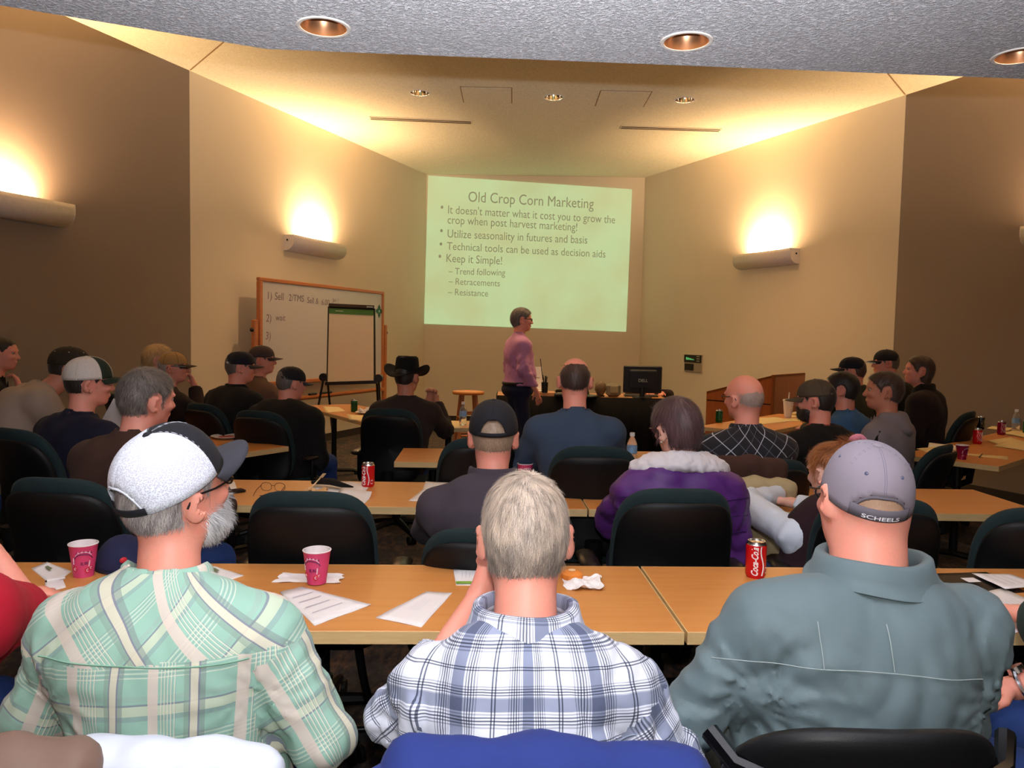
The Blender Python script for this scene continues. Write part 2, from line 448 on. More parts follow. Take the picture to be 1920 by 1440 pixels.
m_slide.set((.3, .28, .2), .9); m_slide.l(col, m_slide.b.inputs['Emission Color']); m_slide.b.inputs['Emission Strength'].default_value = .80; m_slide = m_slide.m
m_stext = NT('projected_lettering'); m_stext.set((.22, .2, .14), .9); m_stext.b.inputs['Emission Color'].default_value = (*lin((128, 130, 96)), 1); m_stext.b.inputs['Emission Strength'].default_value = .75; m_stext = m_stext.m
t = thing('projected_slide', 'pale green projected slide with grey lettering on the far wall', 'slide', (float(slide_pt(2, 1.5)[0]), float(slide_pt(2, 1.5)[1]), float(slide_pt(2, 1.5)[2])))
def S(u, v_, off=0.0): return slide_pt(u, v_, off) - np.array(t.location)
v, f = grid(lambda a, b: S(a * 4, b * 3), 9, 7)
v2 = [S(a * 4, b * 3, -.004) for b in (0, 1) for a in (0, 1)]
o = mobj('picture_area', v, f, m_slide, t, False); solid(o, .003, 0)
def slide_text(name, s, u, v_, size, shear=0):
    tv, tf = text_mesh(s, size)
    V = [S(u + x * .93, v_ - y, .006) for x, y, z in tv]; o = mobj(name, V, tf, m_stext, t, False); return o
def pxuv(px, py):
    q = np.linalg.inv(HM) @ np.array([px, py, 1]); return q[0] / q[2], q[1] / q[2]
def fit_text(s, px0, py0, px1, py1, size_px):
    """baseline from (px0,py0) to (px1,py1) on the photograph"""
    u0, v0 = pxuv(px0, py0); u1, v1 = pxuv(px1, py1)
    tv, tf = text_mesh(s, 1.0); xs = [p[0] for p in tv]; wd = max(xs) - min(xs); x0 = min(xs)
    du, dv = u1 - u0, v1 - v0; hh = size_px / 267 * 3
    V = [S(u0 + (x - x0) / wd * du, v0 + (x - x0) / wd * dv - y * hh, .006) for x, y, z in tv]
    return mobj('slide_text', V, tf, m_stext, t, False)
fit_text('Old Crop Corn Marketing', 878, 378, 1113, 391, 27)
fit_text('\u2022', 826, 397, 831, 397, 24)
fit_text("It doesn't matter what it cost you to grow the", 840, 400, 1153, 419, 21)
fit_text('crop when post harvest marketing!', 839, 419, 1082, 433, 21)
fit_text('\u2022', 825, 441, 830, 441, 24)
fit_text('Utilize seasonality in futures and basis', 839, 445, 1101, 457, 21)
fit_text('\u2022', 824, 466, 829, 466, 24)
fit_text('Technical tools can be used as decision aids', 838, 468, 1135, 483, 20)
fit_text('\u2022', 822, 489, 827, 489, 24)
fit_text('Keep it Simple!', 837, 491, 941, 496, 21)
fit_text('\u2013 Trend following', 841, 514, 947, 517, 17)
fit_text('\u2013 Retracements', 841, 533, 937, 537, 17)
fit_text('\u2013 Resistance', 840, 553, 915, 556, 17)

# wall control panel right of the desk
p = wallpt(1302, 681)
pr_ = on_right(1300)
t = thing('wall_control_panel', 'small black and silver control panel on the wall right of the monitor', 'control panel', (pr_[0], pr_[1], ony(1300, 681, pr_[1])[2]), math.atan2(dr[1], dr[0]) + PI)
m_silver = plain('brushed_silver', (190, 178, 160), .35, .6); m_blackp = plain('black_plastic', (18, 17, 18), .35, var=.05)
m_greenled = emis('green_display', (.2, .9, .25), .5)
def sgn_box(b, x0, x1, y0, y1, z0, z1): return b.box(x0, x1, min(y0, y1), max(y0, y1), z0, z1)
ang = t.rotation_euler[2]; sd = 1 if (-math.sin(ang) * nin_r[0] + math.cos(ang) * nin_r[1]) > 0 else -1
W_, H_ = .215, .135
sgn_box(MB(), -W_, W_, 0, sd * .02, -H_, H_).build('back_plate', m_silver, t)
sgn_box(MB(), -W_ * .97, W_ * .97, sd * .02, sd * .032, .01, H_ * .95).build('display', m_blackp, t)
sgn_box(MB(), -W_ * .1, W_ * .9, sd * .02, sd * .03, -H_ * .85, -.012).build('lower_display', m_blackp, t)
for i in range(3): sgn_box(MB(), -W_ * .85, -W_ * .5, sd * .032, sd * .036, .03 + i * .035, .045 + i * .035).build('button', m_silver, t)
for i in range(7): sgn_box(MB(), -W_ * .2 + i * .03, -W_ * .2 + i * .03 + .018, sd * .032, sd * .035, .05, .062 + .005 * i).build('display_bar', m_greenled, t)
# ============================================================ TABLES
t = NT('maple_laminate')
v = t.scaled((1.2, 14, 6)); n1 = t.noise(2.2, 5, v, .6); n2 = t.noise(7, 3, t.scaled((1, 30, 6)), .7)
col = t.mix(t.mth('ADD', t.mth('MULTIPLY', n1, .6), t.mth('MULTIPLY', n2, .4)), lin((186, 112, 50)), lin((222, 156, 86)))
m_top = t.set(col, .38, 0, Coat_Weight=.15, Coat_Roughness=.3)
t = NT('pale_edge_band'); n2 = t.noise(5, 3, t.scaled((2, 2, 30)), .7)
m_edge = t.set(t.mix(n2, lin((196, 160, 104)), lin((226, 196, 142))), .45)
m_leg = plain('black_powder_coat', (22, 22, 24), .3, .3, var=.05)
m_under = plain('dark_table_underside', (60, 48, 38), .8)
def table(label, corner, u, L, D, group, z=.74, legs='post', lx=(.22, .22)):
    """corner: near corner; u: long direction; the depth goes to the left of u"""
    u = np.array(u, float); u /= np.linalg.norm(u); n = np.array([-u[1], u[0]])
    t = thing('training_table', label, 'table', (corner[0], corner[1], 0), math.atan2(u[1], u[0]), group)
    MB().box(.003, L - .003, .004, D - .004, z - .028, z, bev=.002).build('tabletop', m_top, t)
    e = MB()
    e.box(0, L, 0, .004, z - .034, z - .0012); e.box(0, L, D - .004, D, z - .034, z - .0012); e.box(0, .003, .004, D - .004, z - .034, z - .0012); e.box(L - .003, L, .004, D - .004, z - .034, z - .0012)
    e.build('edge_band', m_edge, t)
    MB().box(.003, L - .003, .004, D - .004, z - .034, z - .0285).build('underside', m_under, t)
    if legs == 'post':
        for x in (lx[0], L - lx[1]):
            MB().tube([(x, D / 2, .06), (x, D / 2, z - .05)], .028, 14).build('leg', m_leg, t, True)
            MB().tube([(x, .04, .03), (x, .1, .05), (x, D / 2, .065), (x, D - .1, .05), (x, D - .04, .03)], .022, 8, flat=1.3).build('foot', m_leg, t, True)
            MB().box(x - .03, x + .03, .06, D - .06, z - .06, z - .034).build('bracket', m_leg, t)
            for yy in (.05, D - .05): MB().lathe([(.02, 0), (.022, .012), (.012, .03)], 10, (x, yy, 0)).build('glide', m_leg, t, True)
    else:
        for x, s in ((.73, 1), (1.60, -1)):
            pts = []
            x1 = x + (0 if s > 0 else .0)
            P = [(x, .26, z - .05), (x + s * .0, .5, .36), (x, .84, .1), (x, .875, .045), (x - s * .0 - .03, .885, .02), (x - .1, .88, .014), (x - .45, .86, .014), (x - .52, .85, .02), (x - .55, .83, .05), (x - .55, .5, .36), (x - .55, .26, z - .05)]
            Q = []
            for i in range(len(P) - 1):
                for k in range(4):
                    a = np.array(P[max(i - 1, 0)]); b_ = np.array(P[i]); c_ = np.array(P[i + 1]); d_ = np.array(P[min(i + 2, len(P) - 1)]); q = k / 4
                    Q.append(.5 * ((2 * b_) + (c_ - a) * q + (2 * a - 5 * b_ + 4 * c_ - d_) * q * q + (3 * b_ - a - 3 * c_ + d_) * q ** 3))
            Q.append(np.array(P[-1]))
            MB().tube(Q, .0135, 10).build('leg', m_leg, t, True)
            MB().box(x - .6, x + .05, .23, .29, z - .05, z - .034).build('bracket', m_leg, t)
    return t
# front row nearest the camera
gT = 'long training tables'
u1 = (1, .045)
table('nearest-row table in front of the green plaid shirt, left of the seam', (-1.17, 1.945), u1, 1.645, .595, gT, legs='u')
table('table at the left frame edge of the nearest row, beside the red sleeve', (-3.02, 1.862), u1, 1.84, .595, gT, lx=(.5, 1.0))
table('nearest-row table in front of the slate jacket, right of the seam', (.482, 2.020), u1, 1.83, .595, gT, lx=(.75, .22))
table('table end of the nearest row beyond the right frame edge', (2.318, 2.103), u1, 1.83, .595, gT)
u2 = (1, .035)
table('second-row table carrying the eyeglasses and a red soda can', (-1.72, 3.405), u2, 2.075, .60, gT)
table('second-row table with an empty right end, behind the man in the grey cap', (.362, 3.478), u2, 2.17, .60, gT, lx=(.2, .62))
table('third-row table in front of the man in the blue sweater', (-.71, 4.68), (1, .04), 1.83, .58, gT)
E2 = (-.56, .83)
u = np.array((.56, -.83)); u /= np.linalg.norm(u)
c0 = np.array((-1.36, 6.84)) + u * .25
table('angled front-left table with the green can, before the flip chart', c0 - u * 1.83, u, 1.83, .6, gT)
table('front table under the cowboy hat man\'s elbow', (-1.17, 6.33), (.97, .17), .90, .55, gT)
uT4 = np.array((.66, .75)); uT4 /= np.linalg.norm(uT4)
table('angled front-right table holding the tall white cup with a straw', np.array((2.35, 6.79)) - uT4 * .32, uT4, 1.83, .61, gT)
u5 = np.array((.735, .678)); n5 = np.array((-.678, .735))
A5 = np.array((2.74, 5.42))
table('long right-side table with soda cans, a pink cup and papers', A5 - n5 * .62, u5, 2.7, .62, gT)
c6 = np.array((-2.60, 4.16)); d6 = np.array((.70, .714))
table('angled table at the left frame edge with bare end', c6 - d6 * 1.6, d6, 1.6, .6, gT)
# left wing table with the plates: near corner (-1.83,4.72)
d7 = np.array((.85, -.53)); d7 /= np.linalg.norm(d7)
table('angled left-side table with plates and crumpled napkins', np.array((-1.83, 4.72)) - d7 * 1.83, d7, 1.83, .6, gT)

# ============================================================ CHAIRS
m_shell = plain('black_chair_shell', (11, 12, 14), .5, 0, var=.1, bump=.15, bs=500, Specular_IOR_Level=.28)
m_cfab = cloth('dark_teal_upholstery', (26, 42, 44), .25)
m_arm = plain('black_arm_pad', (34, 28, 26), .3, 0, var=.1)
def superell(a, n):
    c, s = math.cos(a), math.sin(a); return math.copysign(abs(c) ** (2 / n), c), math.copysign(abs(s) ** (2 / n), s)
def pad(w, h, th, n, bend, name, mat, parent, origin, taper=0.0, na=48, lean=0.0, back=False):
    """rounded pad standing in xz, thickness along y; bend pushes the sides forward (+y)"""
    rings = [(0, 1.0), (.35, 1), (.65, 1), (.85, .93), (.95, .75), (1.0, .35), (1.005, 0.0)]
    v = []; f = []
    def P(r, a, y):
        x, z = superell(a, n); x *= r * w / 2; z = (z * r * h / 2)
        x *= 1 - taper * (z / h + .5)
        yy = y + bend * (2 * x / w) ** 2 - z * math.tan(lean) + .05 * math.cos(z / h * 5.5) * .4
        return (origin[0] + x, origin[1] + yy, origin[2] + z)
    seq = [(r, -th / 2 * k) for r, k in rings] + [(r, th / 2 * k) for r, k in reversed(rings[:-1])]
    for (r, y) in seq:
        for i in range(na): v.append(P(max(r, .001), 2 * PI * i / na, y))
    for j in range(len(seq) - 1):
        for i in range(na): f.append((j * na + i, j * na + (i + 1) % na, (j + 1) * na + (i + 1) % na, (j + 1) * na + i))
    return mobj(name, v, f, mat, parent, True)
CHAIR = None
def make_chair():
    t = thing('task_chair', 'x', 'chair', (0, 0, 0), 0, 'black rolling task chairs')
    # seat centre at (0, 0.0), back at y=-.24, person faces +y
    v, f = grid(lambda a, b: (0, 0, 0), 2, 2)
    sp = pad(.50, .48, .075, 4, .0, 'seat', m_cfab, t, (0, 0, 0)); me = sp.data
    for p in me.vertices:
        x, y, z = p.co; p.co = (x, z + .02, .455 + y * 1.0 - .02 * ((z + .02) > .18) - .01 * (abs(x) / .25) ** 2)
    pad(.47, .54, .05, 3.6, .06, 'back_cushion', m_cfab, t, (0, -.235, .74), taper=.06, lean=.12)
    pad(.455, .50, .040, 4.2, .058, 'back_shell', m_shell, t, (0, -.266, .710), taper=.05, lean=.12)
    MB().tube([(0, -.05, .38), (0, -.2, .37), (0, -.29, .42), (0, -.305, .55)], .028, 10, flat=1.6).build('back_support', m_shell, t, True)
    for s in (-1, 1):
        MB().tube([(s * .18, 0, .41), (s * .27, 0, .41), (s * .285, 0, .46), (s * .285, 0, .63)], .018, 8, flat=1.6).build('arm_post', m_leg, t, True)
        a = MB(); n = 20; 
        MB().tube([(s * .285, -.12, .648), (s * .285, -.10, .65), (s * .285, .1, .65), (s * .285, .125, .646)], [.022, .04, .04, .024], 12, flat=.5, up=(1, 0, 0)).build('arm_pad', m_arm, t, True)
    MB().lathe([(.09, .0), (.1, .03), (.05, .04)], 16, (0, 0, .375)).build('mechanism', m_shell, t, True)
    MB().lathe([(.035, .09), (.035, .22), (.024, .225), (.024, .38)], 14).build('column', m_leg, t, True)
    for k in range(5):
        a = 2 * PI * k / 5 + .3; cx, cy = math.cos(a), math.sin(a)
        MB().tube([(0.02 * cx, .02 * cy, .12), (.15 * cx, .15 * cy, .105), (.29 * cx, .29 * cy, .075)], [.03, .024, .016], 8).build('star_leg', m_shell, t, True)
        c = MB(); q = (.29 * cx, .29 * cy, .032); px, py = -math.sin(a), math.cos(a)
        for s in (-1, 1): c.tube([(q[0] + px * s * .008, q[1] + py * s * .008, q[2]), (q[0] + px * s * .026, q[1] + py * s * .026, q[2])], .032, 12)
        c.build('caster', m_shell, t, True)
    KIDS[t.name] = list(t.children) if t.children else [o for o in bpy.data.objects if o.parent == t]
    return t
def chair(label, x, y, rz, z=0.0):
    global CHAIR
    if CHAIR is None: CHAIR = make_chair(); t = CHAIR
    else: t = copy_tree(CHAIR)
    t.location = (x, y, 0); t.rotation_euler = (0, 0, rz); t['label'] = label
    if z:
        t.scale = (1, 1, 1 + z)
    return t
def ch_px(label, px, Y, rz=0.0, zs=0.0, dy=.26):
    """chair whose back shows at pixel column px at distance Y"""
    X = (px - 960) / FPX * Y
    return chair(label, X + math.sin(rz) * -dy * 1.0, Y + dy * math.cos(rz), rz, zs)
ch_px('empty task chair between the first two rows, behind the pink cup on its napkin', 577, 2.62, 0.02, -.03)
ch_px('empty task chair ahead of the black strap-back cap', 905, 4.1, .25, .0)
ch_px('task chair standing sideways below the tan cap man', 400, 6.9, -1.0, .0)
ch_px('task chair cut by the right frame edge, in the gap after the nearest row', 1990, 2.72, -.18, -.06)
def ch_p(p, label, dx=0.0, zs=0.0, rz=None, back=0.0):
    """the chair a person sits on"""
    r = p.yaw if rz is None else rz
    return chair(label, p.base[0] + dx + math.sin(r) * back, p.base[1] - math.cos(r) * back, r, zs)

# tube-frame chairs of the nearest seats
m_tube = plain('black_gloss_tube', (14, 14, 16), .18, .4, var=.03)
def frame_chair(label, x, y, rz, ztop=.80):
    t = thing('tube_arm_chair', label, 'chair', (x, y, 0), rz, 'black tube-frame chairs')
    o = pad(.46, .40, .05, 3.0, .07, 'backrest', m_shell, t, (0, -.27, ztop - .2), lean=.12)
    MB().tube([(-.25, -.20, ztop - .06), (-.22, -.245, ztop - .09), (-.12, -.29, ztop - .115), (0, -.305, ztop - .12), (.12, -.29, ztop - .115), (.22, -.245, ztop - .09), (.25, -.20, ztop - .06)], .016, 8).build('back_rail', m_tube, t, True)
    sp = pad(.48, .46, .07, 4, .0, 'seat', m_cfab, t, (0, 0, 0))
    for p in sp.data.vertices:
        a, b, c = p.co; p.co = (a, c, .45 + b)
    for s in (-1, 1):
        MB().tube([(s * .22, -.25, ztop - .12), (s * .25, -.20, ztop - .15), (s * .29, -.12, ztop - .17), (s * .29, .14, ztop - .20), (s * .29, .175, ztop - .26), (s * .285, .2, .4), (s * .28, .22, .03), (s * .28, .19, .012), (s * .28, -.2, .012), (s * .28, -.24, .03)], .0125, 8).build('arm_frame', m_tube, t, True)
        MB().tube([(s * .29, -.04, ztop - .165), (s * .29, .12, ztop - .185)], .018, 8).build('arm_rest', m_shell, t, True)
    return t
# (placed with their sitters, further down)

# ============================================================ FRONT OF THE ROOM
m_oak = NT('honey_oak'); n1 = m_oak.noise(3, 4, m_oak.scaled((3, 3, 14)), .6)
m_oak = m_oak.set(m_oak.mix(n1, lin((176, 98, 52)), lin((208, 132, 78))), .4)
m_wb = plain('whiteboard_enamel', (205, 200, 200), .25, var=.03)
m_marker = plain('faded_marker', (128, 110, 122), .8)
m_green = plain('emblem_green', (8, 92, 72), .5)
# whiteboard along the left wall
def wpt_l(px, py, off):
    """point on a vertical plane parallel to the left front wall, off metres into the room"""
    d = ray(px, py); n = nin_l; a = BL + n * off; tt = (a @ n) / (d[:2] @ n); return CAMP + tt * d
off = .22
P00 = wpt_l(484, 527, off); P10 = wpt_l(718, 541, off); P01 = wpt_l(484, 718, off)
ang = math.atan2(P10[1] - P00[1], P10[0] - P00[0]); Wb = np.linalg.norm((P10 - P00)[:2]); Hb = .5 * ((P00[2] - wpt_l(484, 712, off)[2]) + (P10[2] - wpt_l(718, 715, off)[2])); ztop = (P00[2] + P10[2]) / 2
t = thing('mobile_whiteboard', 'wood-framed whiteboard on posts with faint handwriting, left of the slide', 'whiteboard', (P00[0], P00[1], 0), ang)
nb = -1   # local -y faces the room
MB().box(.03, Wb - .03, -.012, .012, ztop - Hb + .03, ztop - .03).build('board', m_wb, t)
for (x0, x1, z0, z1, nm) in ((0, Wb, ztop - .045, ztop, 'frame_rail'), (0, Wb, ztop - Hb, ztop - Hb + .045, 'frame_rail'), (0, .05, ztop - Hb + .045, ztop - .045, 'frame_stile'), (Wb - .05, Wb, ztop - Hb + .045, ztop - .045, 'frame_stile')):
    MB().box(x0, x1, -.03, .03, z0, z1, bev=.006).build(nm, m_oak, t)
for x in (-.06, Wb + .06):
    MB().box(x - .035, x + .035, -.03, .03, .12, ztop - .5, bev=.01).build('post', m_oak, t)
    MB().box(x - .04, x + .04, -.32, .32, .05, .12, bev=.015).build('foot', m_oak, t)
    MB().ball((x + (.05 if x > 0 else -.05), 0, ztop - .62), .026).build('knob', m_blackp, t, True)
MB().box(-.06, Wb + .06, -.03, .03, ztop - Hb - .22, ztop - Hb - .17).build('cross_rail', m_oak, t)
MB().box(.35, Wb - .1, -.11, -.03, ztop - Hb - .19, ztop - Hb - .165).build('marker_tray', m_oak, t)
for i, (x, c, L) in enumerate(((.9, m_blackp, .16), (1.15, m_blackp, .13), (1.32, m_blackp, .08))):
    MB().box(x, x + L, -.09, -.05, ztop - Hb - .165, ztop - Hb - .135, bev=.008).build('marker', c, t)
def wb_text(s, x, z, size, rot=0, sh=.1):
    tv, tf = text_mesh(s, size, shear=sh)
    mobj('handwriting', [(x + a * math.cos(rot) - b * math.sin(rot), -.0135, z + a * math.sin(rot) + b * math.cos(rot)) for a, b, c in tv], tf, m_marker, t, False)
zz = ztop - .25
for s, x, z_, sz in (('1)', .13, 0, .13), ('Sell', .28, .0, .13), ('2/TMS', .55, 0, .12), ('Sell &', .93, -.01, .11), ('6.00', 1.24, -.02, .11), ('Jan ?', 1.5, .03, .08), ('2)', .12, -.27, .13), ('wait', .3, -.25, .11), ('3)', .11, -.48, .13)):
    if x < Wb - .2: wb_text(s, x, zz + z_, sz)
ex, ez = Wb - .13, ztop - .30
e = MB()
for k in range(4):
    a = k * PI / 2; e.add([(ex + .1 * math.cos(a) * r + .045 * s * math.sin(a), -.015, ez + .1 * math.sin(a) * r - .045 * s * math.cos(a) * 1) for r, s in ((.12, 0), (.55, .9), (1.05, 0), (.55, -.9))], [(0, 1, 2, 3)])
e.add([(ex - .04, -.0145, ez - .04), (ex + .04, -.0145, ez - .04), (ex + .04, -.0145, ez + .04), (ex - .04, -.0145, ez + .04)], [(0, 1, 2, 3)])
e.build('emblem', m_green, t)
e = MB(); 
for dx, dz in ((.012, .035), (.035, .012)): e.add([(ex - dx * .6, -.0165, ez - dz * .7), (ex + dx * .6, -.0165, ez - dz * .7), (ex + dx * .6, -.0165, ez + dz * .7), (ex - dx * .6, -.0165, ez + dz * .7)], [(0, 1, 2, 3)])
e.build('emblem_centre', plain('pale_mint', (160, 215, 200), .5), t)

# flip chart easel
YF = 8.45
def fp(px, py, Y=YF): return ony(px, py, Y)
a = fp(607, 573); b = fp(694, 577); c = fp(614, 716); d = fp(702, 713)
t = thing('flip_chart_easel', 'black flip chart easel with cream paper pad and green header, before the whiteboard', 'flip chart', (fp(655, 700)[0], YF, 0))
def L(p, dy=0): return (p[0] - t.location[0], p[1] - YF + dy, p[2])
lb, rb, lt_, rt_ = L(c), L(d), L(a, .25), L(b, .25)
def quadslab(name, q, mat, off, th):
    v = [(x, y - off, z) for x, y, z in q] + [(x, y - off + th, z) for x, y, z in q]
    return mobj(name, v, [(0, 1, 2, 3), (7, 6, 5, 4), (0, 4, 5, 1), (1, 5, 6, 2), (2, 6, 7, 3), (3, 7, 4, 0)], mat, t, False)
def lerp(p, q, k): return tuple(p[i] * (1 - k) + q[i] * k for i in range(3))
m_pad = plain('cream_chart_paper', (228, 208, 176), .85, var=.03)
quadslab('backing_board', [lerp(lb, rb, -.025), lerp(lb, rb, 1.025), lerp(lt_, rt_, 1.02), lerp(lt_, rt_, -.03)], m_blackp, 0, .02)
q0 = [lerp(lb, rb, .01), lerp(lb, rb, .985), lerp(lerp(lb, rb, .985), lerp(lt_, rt_, .985), .90), lerp(lerp(lb, rb, .01), lerp(lt_, rt_, .01), .905)]
quadslab('paper_pad', q0, m_pad, .014, .012)
q1 = [q0[3], q0[2], lerp(lerp(lb, rb, .985), lerp(lt_, rt_, .985), .975), lerp(lerp(lb, rb, .01), lerp(lt_, rt_, .01), .975)]
quadslab('pad_header', q1, plain('grass_green_card', (70, 120, 48), .6), .016, .012)
quadslab('clamp_bar', [lerp(lt_, rt_, .0), lerp(lt_, rt_, 1.0), tuple(np.array(lerp(lt_, rt_, 1.0)) + (0, .01, .035)), tuple(np.array(lerp(lt_, rt_, 0.0)) + (0, .01, .035))], plain('maroon_black_clamp', (44, 18, 20), .4), .022, .03)
ml = MB()
tv, tf = text_mesh('TOPS', .03)
m_dot = plain('pale_lettering', (200, 210, 190), .7)
quadslab('clamp_label', [tuple(np.array(lerp(lt_, rt_, .84)) + (0, 0, .008)), tuple(np.array(lerp(lt_, rt_, .98)) + (0, 0, .008)), tuple(np.array(lerp(lt_, rt_, .98)) + (0, 0, .022)), tuple(np.array(lerp(lt_, rt_, .84)) + (0, 0, .022))], m_dot, .026, .004)
quadslab('header_print', [lerp(lerp(q1[0], q1[1], .14), lerp(q1[3], q1[2], .14), .5), lerp(lerp(q1[0], q1[1], .32), lerp(q1[3], q1[2], .32), .5), lerp(lerp(q1[0], q1[1], .32), lerp(q1[3], q1[2], .32), .62), lerp(lerp(q1[0], q1[1], .14), lerp(q1[3], q1[2], .14), .62)], m_dot, .018, .004)
quadslab('shelf', [tuple(np.array(lb) + (-.02, -.03, -.035)), tuple(np.array(rb) + (.03, -.03, -.035)), tuple(np.array(rb) + (.03, -.03, 0)), tuple(np.array(lb) + (-.02, -.03, 0))], m_blackp, .0, .07)
zk = lb[2] + .05
for s, px, side in ((-1, lb[0] - .045, -1), (1, rb[0] + .045, 1)):
    MB().tube([(px, -.02, zk), (px, .05, zk)], .045, 12).build('clamp_knob', m_blackp, t, True)
    MB().tube([(px, .02, zk), (px + side * .12 if side > 0 else px - .1, -.35, .01)], .012, 8).build('leg', m_leg, t, True)
    MB().tube([(px - side * .03, .05, zk), (px - side * .08 + side * .04, .42, .01)], .012, 8).build('leg', m_leg, t, True)

# wooden stool
p = ony(878, 733, 9.6); zs = p[2]
t = thing('wooden_stool', 'tall honey wood bar stool left of the presenter', 'stool', (p[0], 9.6, 0))
MB().lathe([(.13, zs - .045), (.19, zs - .04), (.20, zs - .02), (.195, zs - .003), (.17, zs)], 28).build('seat', plain('orange_varnished_wood', (226, 140, 66), .25), t, True)
m_swood = plain('turned_wood_leg', (186, 112, 62), .35)
for k in range(4):
    a = PI / 4 + k * PI / 2 + .25; cx, cy = math.cos(a), math.sin(a)
    pts = []; rr = []
    for i in range(13):
        q = i / 12; r = .115 + .10 * q; pts.append((r * cx, r * cy, (zs - .045) * (1 - q))); rr.append(.019 + .004 * math.sin(q * 40) * (q > .45) * (q < .75))
    MB().tube(pts, rr, 10).build('leg', m_swood, t, True)
for (k, z) in ((0, .55), (1, .5), (2, .55), (3, .5), (0, .28), (1, .33), (2, .28), (3, .33)):
    a = PI / 4 + k * PI / 2 + .25; b = a + PI / 2; q = 1 - z / zs; r = .115 + .10 * q
    MB().tube([(r * math.cos(a), r * math.sin(a), z), (r * math.cos(b), r * math.sin(b), z)], .011, 8).build('rung', m_swood, t, True)

# presenter's desk with black skirt
YD = 9.9
x0 = ony(932, 745, YD)[0]; x1 = ony(1252, 752, YD)[0]
t = thing('presenter_desk', 'desk with floor-length black cloth, in front of the far wall', 'desk', ((x0 + x1) / 2, YD, 0), .0)
HX = (x1 - x0) / 2; zd = .755
MB().box(-HX, HX, 0, .75, zd - .03, zd, bev=.004).build('desktop', m_top, t)
m_skirt = cloth('black_skirting_cloth', (10, 9, 10), .2)
pts = []
seg = 120; v = []; f = []
path = [(-HX - .01, .72), (-HX - .01, -.01), (HX + .01, -.01), (HX + .01, .72)]
tot = [0]; 
for i in range(3): tot.append(tot[-1] + math.dist(path[i], path[i + 1]))
for i in range(seg + 1):
    s = tot[-1] * i / seg; k = max(j for j in range(3) if tot[j] <= s + 1e-9); q = (s - tot[k]) / (tot[k + 1] - tot[k]); a, b = path[k], path[k + 1]
    x = a[0] + (b[0] - a[0]) * q; y = a[1] + (b[1] - a[1]) * q; nx, ny = (b[1] - a[1]), -(b[0] - a[0]); l = math.hypot(nx, ny); w_ = .012 * math.sin(i * 1.6)
    nx, ny = nx / l, ny / l
    v += [(x, y, zd + .003), (x + nx * (w_ * .5 - .005), y + ny * (w_ * .5 - .005), zd * .6), (x + nx * (w_ - .01) , y + ny * (w_ - .01), .01)]
for i in range(seg): f += [(3 * i, 3 * i + 1, 3 * i + 4, 3 * i + 3), (3 * i + 1, 3 * i + 2, 3 * i + 5, 3 * i + 4)]
o = mobj('cloth_skirt', v, f, m_skirt, t, True); solid(o, .004, 0)
def dk(px, py=745, dz=0.0): # point on desktop
    p = onz(px, py, zd); return p
# monitor seen from behind
p = ony(1204, 742, 9.98)
t = thing('computer_monitor', 'black computer monitor seen from behind on the black-skirted desk', 'monitor', (p[0], 9.98, zd))
xw = (1240 - 1168) / FPX * 9.98 / 2; zt_ = ony(1204, 686, 9.98)[2] - zd; zb_ = ony(1204, 737, 9.98)[2] - zd
MB().box(-xw, xw, -.015, .035, zb_, zt_, bev=.012).build('housing', m_blackp, t)
MB().box(-xw * .72, xw * .72, -.03, -.015, zb_ + .06, zt_ - .05, bev=.01).build('back_bulge', m_blackp, t)
MB().box(-xw * .7, xw * .7, -.036, -.03, zt_ - .075, zt_ - .06).build('vent_slot', plain('dark_grey_plastic', (70, 68, 68), .4), t)
MB().tube([(0, .0, .02), (0, .0, zb_ + .08)], .035, 12).build('stand', m_blackp, t, True)
MB().lathe([(.13, 0), (.125, .012), (.04, .02)], 24, sy=.75).build('base', m_blackp, t, True)
tv, tf = text_mesh('DELL', .055, align='CENTER')
mobj('logo', [(a, -.0315, b + (zb_ + zt_) / 2 - .03) for a, b, c in tv], tf, plain('silver_print', (190, 190, 190), .5), t, False)
# small speaker pair and projector-like grey units
m_grey = plain('warm_grey_plastic', (120, 112, 92), .45)
p = dk(1140); t = thing('desk_speaker', 'pair of rounded grey speakers on the desk left of the monitor', 'speaker', (p[0], 10.05, zd))
MB().box(-.01, .17, -.075, .09, .0, .18, bev=.035).build('speaker_body', m_grey, t, True)
MB().lathe([(.03, 0), (.045, .03), (.075, .09), (.07, .16), (.03, .2)], 20, (-.09, 0, 0), sy=.9).build('speaker_body', plain('tan_plastic', (112, 88, 62), .4), t, True)
MB().box(.03, .13, -.1, -.088, .06, .15, bev=.008).build('grille', plain('speaker_grille', (150, 138, 108), .6), t)
p = ony(1105, 745, 10.05)
t = thing('laptop', 'open black laptop tilted beside the balding man on the desk', 'laptop', (p[0], 9.98, zd), .9)
MB().box(-.17, .17, -.12, .12, 0, .02, bev=.005).build('keyboard_base', m_blackp, t)
MB().box(-.17, .17, -.006, .006, 0, .24, bev=.004).xf(lambda q: (q[0], q[1] + .12 + q[2] * .35, q[2] + .015)).build('screen_lid', m_blackp, t)
